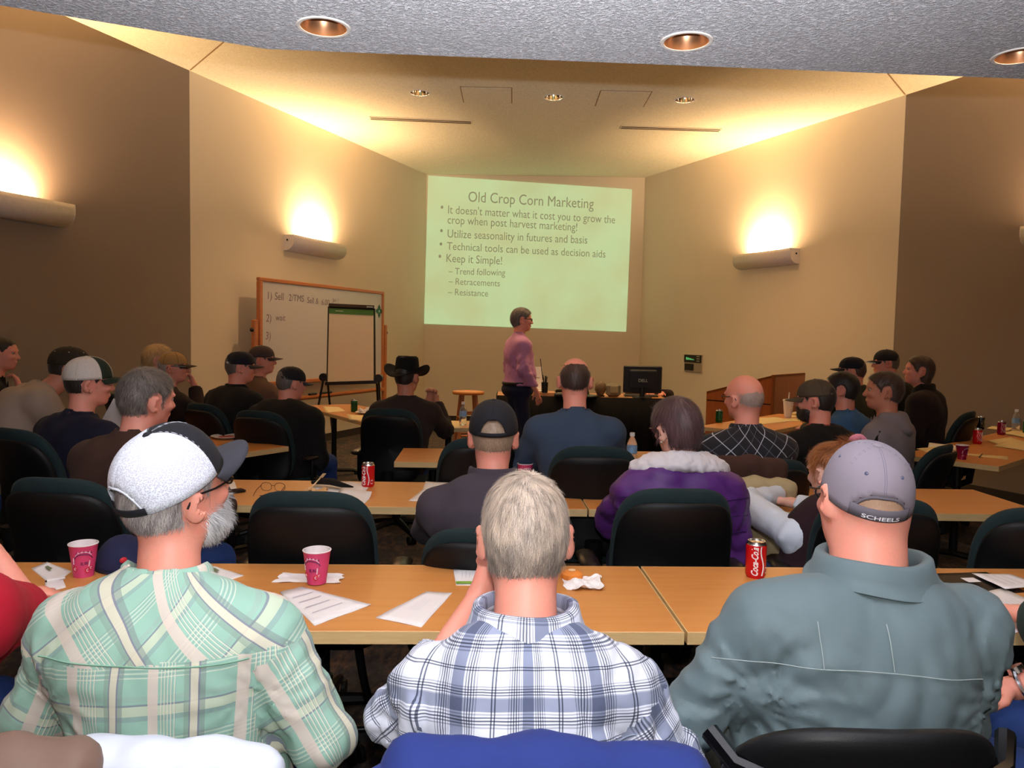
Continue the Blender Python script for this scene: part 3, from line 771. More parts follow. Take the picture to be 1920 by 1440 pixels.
# desk clutter between presenter and balding man
p = ony(1003, 745, 9.98)
t = thing('paper_tray', 'wooden tray with white papers on the desk beside the presenter', 'tray', (p[0], 10.05, zd))
MB().box(-.26, .26, -.15, .15, 0, .05, bev=.005).build('tray_base', plain('pale_wood_tray', (206, 146, 92), .5), t)
MB().box(-.16, .1, -.1, .12, .052, .066).build('paper_stack', plain('white_paper', (236, 230, 228), .8, var=.02), t)
m_paper = MATS['white_paper']
p = ony(1005, 720, 10.1)
t = thing('sign_stand', 'white upright card in a clear stand right of the presenter\'s back', 'sign', (p[0], 10.2, zd + .066))
MB().box(-.085, .085, -.004, .004, .02, .30).build('card', m_paper, t)
MB().box(-.09, .09, -.04, .04, 0, .02, bev=.004).build('foot', m_white_metal, t)
MB().box(-.05, .05, -.006, -.0045, .15, .158).build('print_line', m_grey, t)
p = ony(1021, 742, 9.9)
t = thing('pen_cup', 'black mesh cup of pens on the desk', 'pen holder', (p[0], 9.92, zd + .05))
MB().lathe([(.04, 0), (.045, .13), (.04, .13), (.036, .01)], 16).build('cup', m_blackp, t, True)
for k in range(5): MB().tube([(.0, 0, .02), (.03 * math.cos(k * 1.3), .03 * math.sin(k * 1.3), .2 + .012 * (k % 3))], .006, 6).build('pen', m_blackp, t, True)
p = ony(1036, 742, 9.9)
t = thing('cable_stub', 'small black phone base on the desk in front of the balding man', 'telephone', (ony(1055, 742, 9.9)[0], 9.92, zd))
t.name = 'telephone'
MB().box(-.11, .11, -.08, .08, 0, .045, bev=.01).build('base', m_blackp, t)
MB().tube([(-.09, 0, .06), (-.07, 0, .075), (.07, 0, .075), (.09, 0, .06)], .02, 8).build('handset', m_blackp, t, True)
p = ony(1210, 750, 9.75)
t = thing('keyboard', 'flat black keyboard before the monitor base', 'keyboard', (p[0] + .02, 10.22, zd))
MB().box(-.22, .22, -.07, .07, 0, .02, bev=.005).build('case', m_blackp, t)
for r in range(4): MB().box(-.21, .21, -.06 + r * .03, -.036 + r * .03, .02, .026).build('key_row', plain('dark_grey_plastic', (70, 68, 68), .4), t)

# wooden lectern desk, right
PL = [ony(1325, 734, 9.4), ony(1452, 703, 8.9), ony(1510, 699, 9.55)]
m_lect = NT('cherry_veneer'); n1 = m_lect.noise(4, 4, m_lect.scaled((8, 8, 1.2)), .6)
m_lect = m_lect.set(m_lect.mix(n1, lin((142, 72, 32)), lin((176, 100, 50))), .35)
t = thing('lectern_desk', 'large cherry wood lectern desk with sloping top, right of the control panel', 'lectern', (PL[1][0], PL[1][1], 0))
def LL(p, z=None): return np.array([p[0] - PL[1][0], p[1] - PL[1][1], p[2] if z is None else z])
bx = LL(PL[0]) ; mx = LL(PL[1]); rx = LL(PL[2]); bk = bx + (rx - mx) * [1, 1, 0]
def prism(name, pts, th_dir, mat):
    pts = [np.array(q, float) for q in pts]; n = len(pts); v = pts + [q + th_dir for q in pts]
    f = [tuple(range(n)), tuple(range(2 * n - 1, n - 1, -1))] + [(i, i + n, (i + 1) % n + n, (i + 1) % n) for i in range(n)]
    return mobj(name, v, f, mat, t, False)
inw = (rx - mx) * [1, 1, 0]; inw = inw / np.linalg.norm(inw)
zg = .78
prism('front_panel', [bx * [1, 1, 0] + [0, 0, .0], mx * [1, 1, 0], mx * [1, 1, 0] + [0, 0, zg], bx * [1, 1, 0] + [0, 0, zg]], inw * .03, m_lect)
prism('upper_panel', [bx * [1, 1, 0] + [0, 0, zg + .015], mx * [1, 1, 0] + [0, 0, zg + .015], mx, bx], inw * .03, m_lect)
prism('side_panel', [mx * [1, 1, 0], rx * [1, 1, 0], rx, mx], np.array([-.03, .0, 0]), m_lect)
prism('rear_side_panel', [bx * [1, 1, 0], bk * [1, 1, 0], bk, bx], np.array([.03, .0, 0]), m_lect)
prism('top', [bx, mx, rx, bk], np.array([0, 0, -.03]), m_lect)
prism('groove_rail', [bx * [1, 1, 0] + [0, 0, zg], mx * [1, 1, 0] + [0, 0, zg], mx * [1, 1, 0] + [0, 0, zg + .015], bx * [1, 1, 0] + [0, 0, zg + .015]] , inw * .02 + 0, m_slot).location = tuple(inw * .006)
# ============================================================ IMPLICIT SURFACES (for bodies, clothes, cloths)
def surfnet(xs, ys, zs, D):
    ins = D < 0
    nx, ny, nz = D.shape
    s = ins[:-1, :-1, :-1].astype(np.int8)
    cnt = np.zeros((nx - 1, ny - 1, nz - 1), np.int8)
    for a in (0, 1):
        for b in (0, 1):
            for c in (0, 1): cnt += ins[a:nx - 1 + a, b:ny - 1 + b, c:nz - 1 + c]
    act = (cnt > 0) & (cnt < 8)
    I, J, Kk = np.nonzero(act)
    idx = np.full(act.shape, -1, np.int32); idx[I, J, Kk] = np.arange(len(I))
    P = np.zeros((len(I), 3)); W = np.zeros(len(I))
    cs = [(a, b, c) for a in (0, 1) for b in (0, 1) for c in (0, 1)]
    for p in cs:
        for ax in range(3):
            if p[ax] == 1: continue
            q = list(p); q[ax] = 1
            d0 = D[I + p[0], J + p[1], Kk + p[2]]; d1 = D[I + q[0], J + q[1], Kk + q[2]]
            m = (d0 < 0) != (d1 < 0)
            t = np.where(m, d0 / np.where(m, d0 - d1, 1), 0)
            A = np.stack([xs[I + p[0]], ys[J + p[1]], zs[Kk + p[2]]], 1); B = np.stack([xs[I + q[0]], ys[J + q[1]], zs[Kk + q[2]]], 1)
            P += np.where(m[:, None], A + (B - A) * t[:, None], 0); W += m
    P /= W[:, None]
    F = []
    for ax in range(3):
        sl0 = [slice(None)] * 3; sl1 = [slice(None)] * 3
        sl0[ax] = slice(0, -1); sl1[ax] = slice(1, None)
        a = ins[tuple(sl0)]; b = ins[tuple(sl1)]
        o1, o2 = [(1, 2), (2, 0), (0, 1)][ax]
        m = a != b
        e = np.array(np.nonzero(m)).T
        ok = (e[:, o1] > 0) & (e[:, o2] > 0) & (e[:, o1] < act.shape[o1]) & (e[:, o2] < act.shape[o2])
        e = e[ok]
        def cell(d1, d2):
            q = e.copy(); q[:, o1] += d1; q[:, o2] += d2; return idx[q[:, 0], q[:, 1], q[:, 2]]
        quad = np.stack([cell(-1, -1), cell(0, -1), cell(0, 0), cell(-1, 0)], 1)
        flip = b[e[:, 0], e[:, 1], e[:, 2]]
        quad[flip] = quad[flip][:, ::-1]
        F.append(quad)
    F = np.concatenate(F); F = F[(F >= 0).all(1)]
    return P, F

def axis(lo, hi, coarse, fine=()):
    """grid coordinates with finer steps inside the given (lo, hi, step) intervals"""
    out = [lo]; x = lo
    while x < hi:
        st = coarse; ahead = None
        for a, b, s in fine:
            if a - 1e-9 <= x < b: st = min(st, s)
            elif x < a < x + coarse: ahead = a if ahead is None else min(a, ahead)
        if ahead is not None and ahead - x < st: st = max(ahead - x, .002)
        x += st; out.append(x)
    return np.array(out)

class SDF:
    def __init__(s): s.p = []
    def cap(s, a, b, ra, rb=None, k=.03): s.p.append(('c', np.array(a, float), np.array(b, float), ra, ra if rb is None else rb, k)); return s
    def ell(s, c, r, k=.03, rot=None, sub=False): s.p.append(('s' if sub else 'e', np.array(c, float), np.array(r, float), rot, None, k)); return s
    def bounds(s, pad):
        lo = np.full(3, 9.); hi = -lo
        for p in s.p:
            if p[0] == 'c':
                r = max(p[3], p[4]); lo = np.minimum(lo, np.minimum(p[1], p[2]) - r); hi = np.maximum(hi, np.maximum(p[1], p[2]) + r)
            elif p[0] == 'e':
                r = p[2].max() if p[3] is not None else p[2]; lo = np.minimum(lo, p[1] - r); hi = np.maximum(hi, p[1] + r)
        return lo - pad, hi + pad
    def field(s, xs, ys, zs, grow=0.0):
        D = np.full((len(xs), len(ys), len(zs)), .5, np.float32)
        for p in s.p:
            k = p[5]; m = k * 1.6 + .03 + grow
            if p[0] == 'c': r = max(p[3], p[4]); lo = np.minimum(p[1], p[2]) - r - m; hi = np.maximum(p[1], p[2]) + r + m
            else: r = p[2].max() if p[3] is not None else p[2]; lo = p[1] - r - m; hi = p[1] + r + m
            i0, i1 = np.searchsorted(xs, (lo[0], hi[0])); j0, j1 = np.searchsorted(ys, (lo[1], hi[1])); k0, k1 = np.searchsorted(zs, (lo[2], hi[2]))
            if i0 >= i1 or j0 >= j1 or k0 >= k1: continue
            X = xs[i0:i1, None, None].astype(np.float32); Y = ys[None, j0:j1, None].astype(np.float32); Z = zs[None, None, k0:k1].astype(np.float32)
            if p[0] == 'c':
                a, b = p[1], p[2]; ab = b - a; L = max(float(ab @ ab), 1e-9)
                t = np.clip(((X - a[0]) * ab[0] + (Y - a[1]) * ab[1] + (Z - a[2]) * ab[2]) / L, 0, 1)
                d = np.sqrt((X - a[0] - ab[0] * t) ** 2 + (Y - a[1] - ab[1] * t) ** 2 + (Z - a[2] - ab[2] * t) ** 2) - (p[3] + (p[4] - p[3]) * t)
            else:
                x, y, z = X - p[1][0], Y - p[1][1], Z - p[1][2]
                if p[3] is not None:
                    R = np.array(p[3].transposed() if hasattr(p[3], 'transposed') else p[3]); x, y, z = R[0][0] * x + R[0][1] * y + R[0][2] * z, R[1][0] * x + R[1][1] * y + R[1][2] * z, R[2][0] * x + R[2][1] * y + R[2][2] * z
                r = p[2]; k0_ = np.sqrt((x / r[0]) ** 2 + (y / r[1]) ** 2 + (z / r[2]) ** 2); k1_ = np.sqrt((x / r[0] ** 2) ** 2 + (y / r[1] ** 2) ** 2 + (z / r[2] ** 2) ** 2) + 1e-6
                d = k0_ * (k0_ - 1) / k1_
            S = D[i0:i1, j0:j1, k0:k1]
            if p[0] == 's':
                h = np.clip(.5 - .5 * (S + d) / k, 0, 1); D[i0:i1, j0:j1, k0:k1] = S + (-d - S) * h + k * h * (1 - h)
            else:
                h = np.clip(.5 + .5 * (S - d) / k, 0, 1); D[i0:i1, j0:j1, k0:k1] = S + (d - S) * h - k * h * (1 - h)
        return D

def wav(X, Y, Z, seed, f, stretch=(1, 1, 1)):
    """smooth pseudo-noise in about -1..1"""
    r = np.random.default_rng(seed); o = 0
    for i in range(5):
        d = r.normal(size=3); d /= np.linalg.norm(d); d = d * np.array(stretch); ff = f * (1 + .5 * i); ph = r.uniform(0, 6.28)
        o = o + np.sin((X * d[0] + Y * d[1] + Z * d[2]) * ff + ph + 1.3 * np.sin((X * d[1] + Y * d[2] - Z * d[0]) * ff * .6 + ph * 2)) / (1 + .35 * i)
    return o / 2.6

# ---- skin, hair
def skin_mat(name, rgb, red=.12):
    t = NT(name); c = lin(rgb); n = t.noise(28, 4); n2 = t.noise(160, 3)
    col = t.mix(n, tuple(x for x in c), (min(1, c[0] * (1 + red)), c[1] * (1 - red), c[2] * (1 - red)))
    col = t.mix(t.mth('MULTIPLY', n2, .35), col, tuple(x * .7 for x in c))
    t.bump(t.noise(900, 2), .15, .0006)
    return t.set(col, .5, 0, Subsurface_Weight=.08, Subsurface_Radius=(.012, .004, .002))
SK = {'fair': skin_mat('fair_skin', (226, 178, 158)), 'pink': skin_mat('ruddy_skin', (226, 160, 138), .2), 'tan': skin_mat('tanned_skin', (196, 136, 108), .18)}
HM_ = {}
def hair_mat(name, rgb_dark, rgb_light, rough=.5):
    if name in HM_: return HM_[name]
    t = NT(name); a = t.n('ShaderNodeAttribute'); a.attribute_name = 'tone'
    n = t.noise(14, 3); f = t.mth('MULTIPLY_ADD', n, .25, t.mth('MULTIPLY', a.outputs['Fac'], .9))
    HM_[name] = t.set(t.mix(f, lin(rgb_dark), lin(rgb_light)), rough, 0, Sheen_Weight=.1); return HM_[name]

def strands(name, P, N, Dn, length, width, mat, parent, segs=3, lift=.35, curl=.0, seed=1, droop=.0, tone=(0, 1), jit=.22, tonef=None):
    """many short tapered ribbons rooted at P, normals N, combing direction Dn"""
    r = np.random.default_rng(seed); n = len(P)
    L = length * r.uniform(.6, 1.15, n)[:, None]
    Dn = Dn / (np.linalg.norm(Dn, axis=1)[:, None] + 1e-9); Dn = Dn + r.normal(size=Dn.shape) * jit
    Dn = Dn - N * (Dn * N).sum(1)[:, None]; Dn /= np.linalg.norm(Dn, axis=1)[:, None] + 1e-9
    W = np.cross(Dn, N); V = []; wv = width * r.uniform(.6, 1.2, n)[:, None]
    for i in range(segs + 1):
        q = i / segs
        c = P + N * (L * lift * math.sin(q * PI * .5) - droop * L * q * q) + Dn * L * q + W * (np.sin(q * 5 + r.uniform(0, 1) * 0 + P[:, :1] * 300) * curl * L)
        ww = wv * (1 - .75 * q)
        V.append(c - W * ww / 2); V.append(c + W * ww / 2)
    V = np.stack(V, 1)            # n, 2(segs+1), 3
    k = 2 * (segs + 1); base = np.arange(n)[:, None] * k
    F = np.concatenate([base + np.array([[2 * i, 2 * i + 1, 2 * i + 3, 2 * i + 2]]) for i in range(segs)])
    tb_ = r.uniform(tone[0], tone[1], n)
    tb_ = tb_ + .35 * wav(P[:, 0], P[:, 1], P[:, 2], seed + 3, 150)
    if tonef is not None: tb_ = tb_ + tonef(P)
    tn = np.repeat(np.clip(tb_, 0, 1.1), k)
    o = mobj(name, V.reshape(-1, 3), F, mat, parent, True, attrs={'tone': tn})
    o['kind'] = 'stuff'
    return o

def mesh_samples(P, F, n, rng, mask=None):
    A = P[F]; c = A.mean(1); nrm = np.cross(A[:, 2] - A[:, 0], A[:, 3] - A[:, 1]); ar = np.linalg.norm(nrm, axis=1); nrm = nrm / (ar[:, None] + 1e-12)
    w_ = ar.copy()
    if mask is not None: w_ = w_ * mask(c)
    if w_.sum() <= 0: return np.zeros((0, 3)), np.zeros((0, 3))
    i = rng.choice(len(F), n, p=w_ / w_.sum()); u = rng.uniform(size=(n, 2))
    B = A[i]; p = (B[:, 0] * ((1 - u[:, :1]) * (1 - u[:, 1:])) + B[:, 1] * (u[:, :1] * (1 - u[:, 1:])) + B[:, 2] * (u[:, :1] * u[:, 1:]) + B[:, 3] * ((1 - u[:, :1]) * u[:, 1:]))
    return p, nrm[i]

# ============================================================ PEOPLE
def rotx(a): return Matrix.Rotation(a, 3, 'X')
def roty(a): return Matrix.Rotation(a, 3, 'Y')
def rotz(a): return Matrix.Rotation(a, 3, 'Z')
V3 = lambda v: np.array(v, float)

def head_prims(S, Hc, R, k=1.0, jaw=1.0, ears=True, nose=1.0):
    Rm = np.array(R)
    def T(p): return Hc + Rm @ (V3(p) * k)
    def E(c, r, kk, sub=False, rr=None): S.ell(T(c), V3(r) * k, kk * k, R if rr is None else R @ rr, sub)
    E((0, -.016, .038), (.077, .097, .088), .03)            # cranium
    E((0, .02, .02), (.068, .078, .085), .03)               # forehead
    E((0, -.045, .0), (.068, .062, .07), .03)               # occiput
    E((0, .028, -.045), (.058 * jaw, .062, .062), .035)     # face
    E((0, .055, -.085), (.034 * jaw, .034, .026), .025)     # chin
    E((0, .0, -.07), (.058 * jaw, .05, .034), .03)          # jaw back
    for s in (-1, 1):
        E((s * .035, .075, -.018), (.022, .018, .016), .02)     # cheekbone
        E((s * .031, .092, .012), (.017, .014, .011), .012, True)   # eye socket
        E((s * .03, .084, .03), (.026, .012, .008), .012)       # brow
        if ears:
            er = rotz(s * -.55) @ rotx(-.15)
            E((s * .089, -.016, -.004), (.0085, .023, .036), .007, rr=er)
            E((s * .094, -.007, -.002), (.006, .012, .020), .004, True, er)
            E((s * .081, -.0, -.032), (.007, .009, .011), .006, rr=er)
    S.cap(T((0, .088, .018)), T((0, .111 * nose if nose > 0 else .1, -.022)), .008 * k, .0125 * k, .012)
    for s in (-1, 1): E((s * .011, .1, -.026), (.009, .009, .008), .008)
    E((0, .09, -.052), (.024, .012, .0065), .008)
    E((0, .088, -.062), (.021, .012, .007), .008)
    return T

PEOPLE_N = [0]
class Person: pass
def person(label, head, Y, yaw=0.0, lean=.12, nl=None, hyaw=0.0, hpitch=0.0, hroll=0.0, k=1.0, w=1.0, fat=1.0, skin='fair', res=.014, hres=.006,
           arms=('table', 'table'), sleeve='long', shirt=None, trousers=None, hips=None, standing=False, spine_x=0.0, fold=.004, uvs=False, yoke=None, sh_drop=0.0,
           jaw=1.0, name='person', bulk=0.0, hem=None, legs=True, category='person', collar=None, neck=.058, hide_legs=False, zseat=.50, lift=0.0, nkl=.175, neckband=.012, pit=0.0, quilt=0.0, quilt_h=.07):
    """head: pixel of the head centre; Y: its distance.  yaw turns the body (0 = facing away from the camera)."""
    Hw = ony(head[0], head[1], Y)
    nl = lean + .12 if nl is None else nl
    nk = nkl * k
    hipz = zseat if not standing else .93
    Lt = (Hw[2] - hipz - nk * math.cos(nl)) / math.cos(lean)
    off = V3((spine_x, Lt * math.sin(lean) + nk * math.sin(nl), 0))
    Ry = np.array(rotz(yaw)); base = Hw - Ry @ off; base[2] = 0
    t = thing(name, label, category, tuple(base), yaw)
    p = Person(); p.t = t; p.k = k; p.label = label
    S0 = V3((0, 0, hipz)); a = V3((spine_x / max(Lt, .1), math.sin(lean), math.cos(lean))); b = V3((0, math.cos(lean), -math.sin(lean)))
    a /= np.linalg.norm(a)
    N = S0 + a * Lt; Hc = N + V3((0, nk * math.sin(nl), nk * math.cos(nl)))
    ex = V3((1, 0, 0))
    def sp(x, f, z): return S0 + ex * x + b * f + a * z
    SW = .185 * w
    sh = {s: sp(s * SW, -.01, Lt - .098 - sh_drop) for s in (-1, 1)}
    el = {}; ha = {}; hd = {}
    for s, m in ((-1, arms[0]), (1, arms[1])):
        if isinstance(m, dict) and 'epx' in m:
            for kk, dst in (('epx', el), ('hpx', ha)):
                q = m[kk]; q = ony(q[0], q[1], q[2]) - base; dst[s] = Ry.T @ q
            dw = m.get('dw'); hd[s] = tuple(Ry.T @ V3(dw)) if dw else tuple(m.get('d', (0, 1, 0)))
            continue
        if isinstance(m, dict): el[s] = V3(m['e']); ha[s] = V3(m['h']); hd[s] = m.get('d', (0, 1, 0)); continue
        if m == 'table': el[s] = sh[s] + V3((s * .05, .16, -.24)); el[s][2] = max(el[s][2], .75); ha[s] = V3((s * .10, el[s][1] + .24, .79)); hd[s] = (-s * .5, 1, -.1)
        elif m == 'lap': el[s] = sh[s] + V3((s * .06, .0, -.28)); ha[s] = V3((s * .09, .22, hipz + .16)); hd[s] = (-s * .4, 1, -.2)
        elif m == 'chin': el[s] = sh[s] + V3((s * .02, .2, -.26)); ha[s] = Hc + V3((s * .03, .10, -.13)); hd[s] = (0, -.2, 1)
        elif m == 'down': el[s] = sh[s] + V3((s * .07, -.02, -.29)); ha[s] = el[s] + V3((s * .0, .06, -.26)); hd[s] = (0, .2, -1)
        elif m == 'crossed': el[s] = sh[s] + V3((s * .06, .1, -.27)); ha[s] = V3((-s * .08, sh[s][1] + .22, el[s][2] + .04)); hd[s] = (-s, .3, 0)
    R = rotz(hyaw) @ rotx(-hpitch) @ roty(hroll)
    p.R = R; p.Hc = Hc; p.N = N; p.sp = sp; p.Lt = Lt; p.sh = sh; p.el = el; p.ha = ha; p.base = base; p.yaw = yaw
    # ---- body: one continuous surface
    B = SDF()
    T = head_prims(B, Hc, R, k, jaw)
    B.cap(sp(0, -.0, Lt - .05), Hc + np.array(R) @ V3((0, -.03, -.05)), neck * 1.12, neck, .03)
    def torso(S, g, kk=.05):
        S.ell(sp(0, .01, .02), (.165 * fat + g, .13 * fat + g, .12 + g), kk)
        S.ell(sp(0, .025 * fat, Lt * .30), (.15 * fat + g, .125 * fat + g, .17 + g), kk)
        S.ell(sp(0, .0, Lt * .62), (.165 * w * (.6 + .4 * fat) + g, .115 * (.5 + .5 * fat) + g, .19 + g), kk)
        for s in (-1, 1):
            S.ell(sp(s * .085 * w, -.035, Lt * .72), (.085 * w + g, .075 + g, .14 + g), kk)
            S.cap(sp(s * .045, -.02, Lt - .055), sp(s * SW * .94, -.012, Lt - .098 - sh_drop), .045 + g * .7, .055 + g, kk)
    torso(B, -.018)
    for s in (-1, 1):
        B.cap(sh[s], el[s], .046, .036, .03)
        B.cap(el[s], ha[s], .037, .026, .02)
    # legs
    if standing:
        hipj = {s: S0 + V3((s * .09, 0, -.02)) for s in (-1, 1)}; kn = {s: V3((s * .10, .03 + s * .03, .50)) for s in (-1, 1)}; an = {s: V3((s * .11, -.02 + s * .09, .09)) for s in (-1, 1)}
    else:
        hipj = {s: S0 + V3((s * .09, .02, .0)) for s in (-1, 1)}; kn = {s: V3((s * .14, .44, hipz + .0)) for s in (-1, 1)}; an = {s: V3((s * .15, .46, .10)) for s in (-1, 1)}
    if hips: kn.update({s: V3(v) for s, v in hips.get('kn', {}).items()}); an.update({s: V3(v) for s, v in hips.get('an', {}).items()})
    if legs:
        for s in (-1, 1):
            B.cap(hipj[s], kn[s], .07, .048, .03); B.cap(kn[s], an[s], .046, .032, .02); B.cap(an[s], an[s] + V3((0, .12, -.05)), .032, .026, .02)
    # hands: palm, four fingers and a thumb each
    p.hand = {}
    for s in (-1, 1):
        m = arms[0] if s < 0 else arms[1]
        if isinstance(m, dict) and m.get('nohand'): continue
        d = V3(hd[s]); d /= np.linalg.norm(d)
        if isinstance(m, dict) and 'n' in m: nn_ = V3(m['n'])
        else: nn_ = V3((0, 0, -1)) if abs(d[2]) < .7 else V3((-s * .3, -1, 0)) * (1 if d[2] > 0 else 1)
        nn_ = nn_ - d * (d @ nn_); nn_ /= np.linalg.norm(nn_)      # palm normal
        sd = np.cross(nn_, d) * s * 1.0                              # towards the thumb
        curl = m.get('curl', .55) if isinstance(m, dict) else .5
        w0 = ha[s]; pc = w0 + d * .05
        B.ell(pc, (.04, .04, .04), .02) if False else None
        for q in (-.6, .6): B.cap(w0 + d * .01 + sd * .012 * q, w0 + d * .078 + sd * .028 * q, .017, .0135, .014)
        B.cap(w0 + d * .01, w0 + d * .08, .018, .015, .014)
        for i, (o_, L_) in enumerate(((.030, .070), (.0105, .078), (-.0095, .072), (-.029, .058))):
            b0 = w0 + d * .08 + sd * o_; dd = d * math.cos(curl * .5) + nn_ * math.sin(curl * .5); b1 = b0 + dd * L_ * .45
            dd = d * math.cos(curl * 1.5) + nn_ * math.sin(curl * 1.5); b2 = b1 + dd * L_ * .32
            dd = d * math.cos(curl * 2.4) + nn_ * math.sin(curl * 2.4); b3 = b2 + dd * L_ * .25
            B.cap(b0, b1, .0095, .0088, .005); B.cap(b1, b2, .0088, .008, .004); B.cap(b2, b3, .008, .0068, .004)
        th0 = w0 + d * .025 + sd * .025; th1 = th0 + (d * .6 + sd * .7 + nn_ * .3) * .035; th2 = th1 + (d * .85 + sd * .25 + nn_ * .4) * .032
        B.cap(th0, th1, .0125, .0105, .008); B.cap(th1, th2, .0105, .0085, .004)
        p.hand[s] = w0
    lo, hi = B.bounds(.02)
    hr = .115 * k + .02
    fx = [(Hc[0] - hr, Hc[0] + hr, hres)]; fy = [(Hc[1] - .13 * k, Hc[1] + .14 * k, hres)]; fz = [(Hc[2] - .16 * k, Hc[2] + .14 * k, hres)]
    for s in (-1, 1):
        m = arms[0] if s < 0 else arms[1]
        if isinstance(m, dict) and m.get('fine'):
            q = ha[s] + V3(hd[s]) / np.linalg.norm(hd[s]) * .08; h_ = m['fine']
            for F_, i in ((fx, 0), (fy, 1), (fz, 2)): F_.append((q[i] - .1, q[i] + .1, h_))
    cz = .02 if legs else .02
    xs, ys, zs = axis(lo[0], hi[0], .018, fx), axis(lo[1], hi[1], .018, fy), axis(lo[2], hi[2], .02, fz)
    D = B.field(xs, ys, zs); P, F = surfnet(xs, ys, zs, D)
    p.body = mobj('body', P, F, SK[skin], t, True); p.BP, p.BF = P, F
    # eyes
    for s in (-1, 1):
        ey = MB().ball(tuple(T((s * .031, .0815, .012))), .0118 * k, 12).build('eye', EYE, t, True)
        MB().ball(tuple(T((s * .031, .0905, .012))), .0052 * k, 10).build('iris', IRIS, ey, True)
    # ---- clothes
    if shirt is not None:
        g = .012 + bulk
        S = SDF(); torso(S, g)
        cuffs = []
        if neckband: S.cap(sp(0, -.0, Lt - .08), sp(0, .0, Lt - .020 + neckband), neck * 1.12 + .034, neck * 1.12 + .022, .03)
        for s in (-1, 1):
            m = arms[0] if s < 0 else arms[1]
            sl = m.get('sleeve', sleeve) if isinstance(m, dict) else sleeve
            S.cap(sh[s], el[s], .058 + g * .8, .048 + g * .7, .045)
            if sl == 'long': S.cap(el[s], ha[s] + (el[s] - ha[s]) * .04, .049 + g * .7, .034 + g * .6, .025)
            elif sl == 'roll': S.cap(el[s], el[s] + (ha[s] - el[s]) * .5, .049 + g * .7, .044 + g * .6, .025)
        lo, hi = S.bounds(.03)
        zlo = (hipz - .10) if hem is None else hem
        lo[2] = max(lo[2], zlo - .03)
        xs, ys, zs = axis(lo[0], hi[0], res), axis(lo[1], hi[1], res), axis(lo[2], hi[2], res)
        D = S.field(xs, ys, zs)
        X = xs[:, None, None]; Yy = ys[None, :, None]; Z = zs[None, None, :]
        PEOPLE_N[0] += 1; sd_ = PEOPLE_N[0] * 13
        if fold:
            near = 0
            for s in (-1, 1):
                for c, r_ in ((sp(s * .16 * w, -.02, Lt * .55), .16), (el[s], .12)):
                    near = near + np.exp(-((X - c[0]) ** 2 + (Yy - c[1]) ** 2 + (Z - c[2]) ** 2) / r_ ** 2)
            n1 = wav(X, Yy, Z, sd_, 14, (1, 1, .8)); n2 = wav(X, Yy, Z, sd_ + 1, 32, (1.2, 1, .55))
            low_ = np.clip(1 - (Z - hipz) / .25, 0, 1)
            D = D + n1 * fold * 1.0 + (1 - np.abs(n2) * 2) * fold * (.25 + 1.6 * np.clip(near, 0, 1) + .8 * low_)
        if pit:
            for s in (-1, 1):
                c = sp(s * (SW + .015), -.04, Lt * .62); th_ = np.arctan2(Z - c[2], (X - c[0]) * s) + 0 * Yy; rr2 = np.sqrt((X - c[0]) ** 2 + (Z - c[2]) ** 2 + (Yy - c[1]) ** 2 * .5)
                ph_ = 7 * th_ + 16 * rr2 + 1.5 * np.sin(rr2 * 30 + s); D = D + pit * (np.abs(np.sin(ph_)) ** .6 - .6) * np.exp(-((rr2 - .05) / .11) ** 2)
        if quilt:
            D = D - quilt * (np.abs(np.sin((Z + .02 * np.sin(X * 9)) * PI / quilt_h)) ** .6 - .5)
        # hem plane and arm-end planes, neck opening
        D = np.maximum(D, zlo - Z)
        cs = sp(0, .0, Lt + .015); rr_ = neck * 1.12 + .012
        dn = np.sqrt((X - cs[0]) ** 2 + (Yy - cs[1] - .01) ** 2 + ((Z - cs[2]) * .55) ** 2) - rr_
        D = np.maximum(D, -dn)
        for s in (-1, 1):
            m = arms[0] if s < 0 else arms[1]; sl = m.get('sleeve', sleeve) if isinstance(m, dict) else sleeve
            if sl == 'none' or sl == 'short':
                c = sh[s] + (el[s] - sh[s]) * (.12 if sl == 'none' else .7); d = (el[s] - sh[s]) / np.linalg.norm(el[s] - sh[s])
                pl = (X - c[0]) * d[0] + (Yy - c[1]) * d[1] + (Z - c[2]) * d[2]
                tt = np.clip(((X - sh[s][0]) * d[0] + (Yy - sh[s][1]) * d[1] + (Z - sh[s][2]) * d[2]), 0, np.linalg.norm(el[s] - sh[s]))
                dc = np.sqrt((X - sh[s][0] - d[0] * tt) ** 2 + (Yy - sh[s][1] - d[1] * tt) ** 2 + (Z - sh[s][2] - d[2] * tt) ** 2)
                D = np.where((dc < .1) & (pl > 0), np.maximum(D, pl), D)
            if sl == 'long' or sl == 'roll':
                e_, h_ = el[s], ha[s]; fr = .93 if sl == 'long' else .48
                c = e_ + (h_ - e_) * fr; d = (h_ - e_) / np.linalg.norm(h_ - e_)
                dist = np.sqrt((X - c[0]) ** 2 + (Yy - c[1]) ** 2 + (Z - c[2]) ** 2)
                pl = (X - c[0]) * d[0] + (Yy - c[1]) * d[1] + (Z - c[2]) * d[2]
                D = np.where(dist < .09, np.maximum(D, pl), D)
        P, F = surfnet(xs, ys, zs, D)
        uv = None
        if uvs:
            cf = P[F].mean(1); nf = len(F); corner = P[F]                 # nf,4,3
            # torso coordinates
            def tor(Q):
                q = Q - S0; x = q @ ex; f_ = q @ b + .02; z = q @ a
                ang = np.arctan2(x, -f_); return np.stack([ang * .17 * w * .5 + x * .5, z], -1)
            uv = tor(corner)
            # avoid the wrap seam
            u = uv[..., 0]; du = u.max(1) - u.min(1); bad = du > .2; u[bad] = np.where(u[bad] < 0, u[bad] + 2 * PI * .17 * w * .5, u[bad])
            side = np.sign(cf[:, 0] - cf[:, 0] * 0)
            zt = (cf - S0) @ a
            best = np.full(nf, 9.0)
            arm_id = np.full(nf, -1)
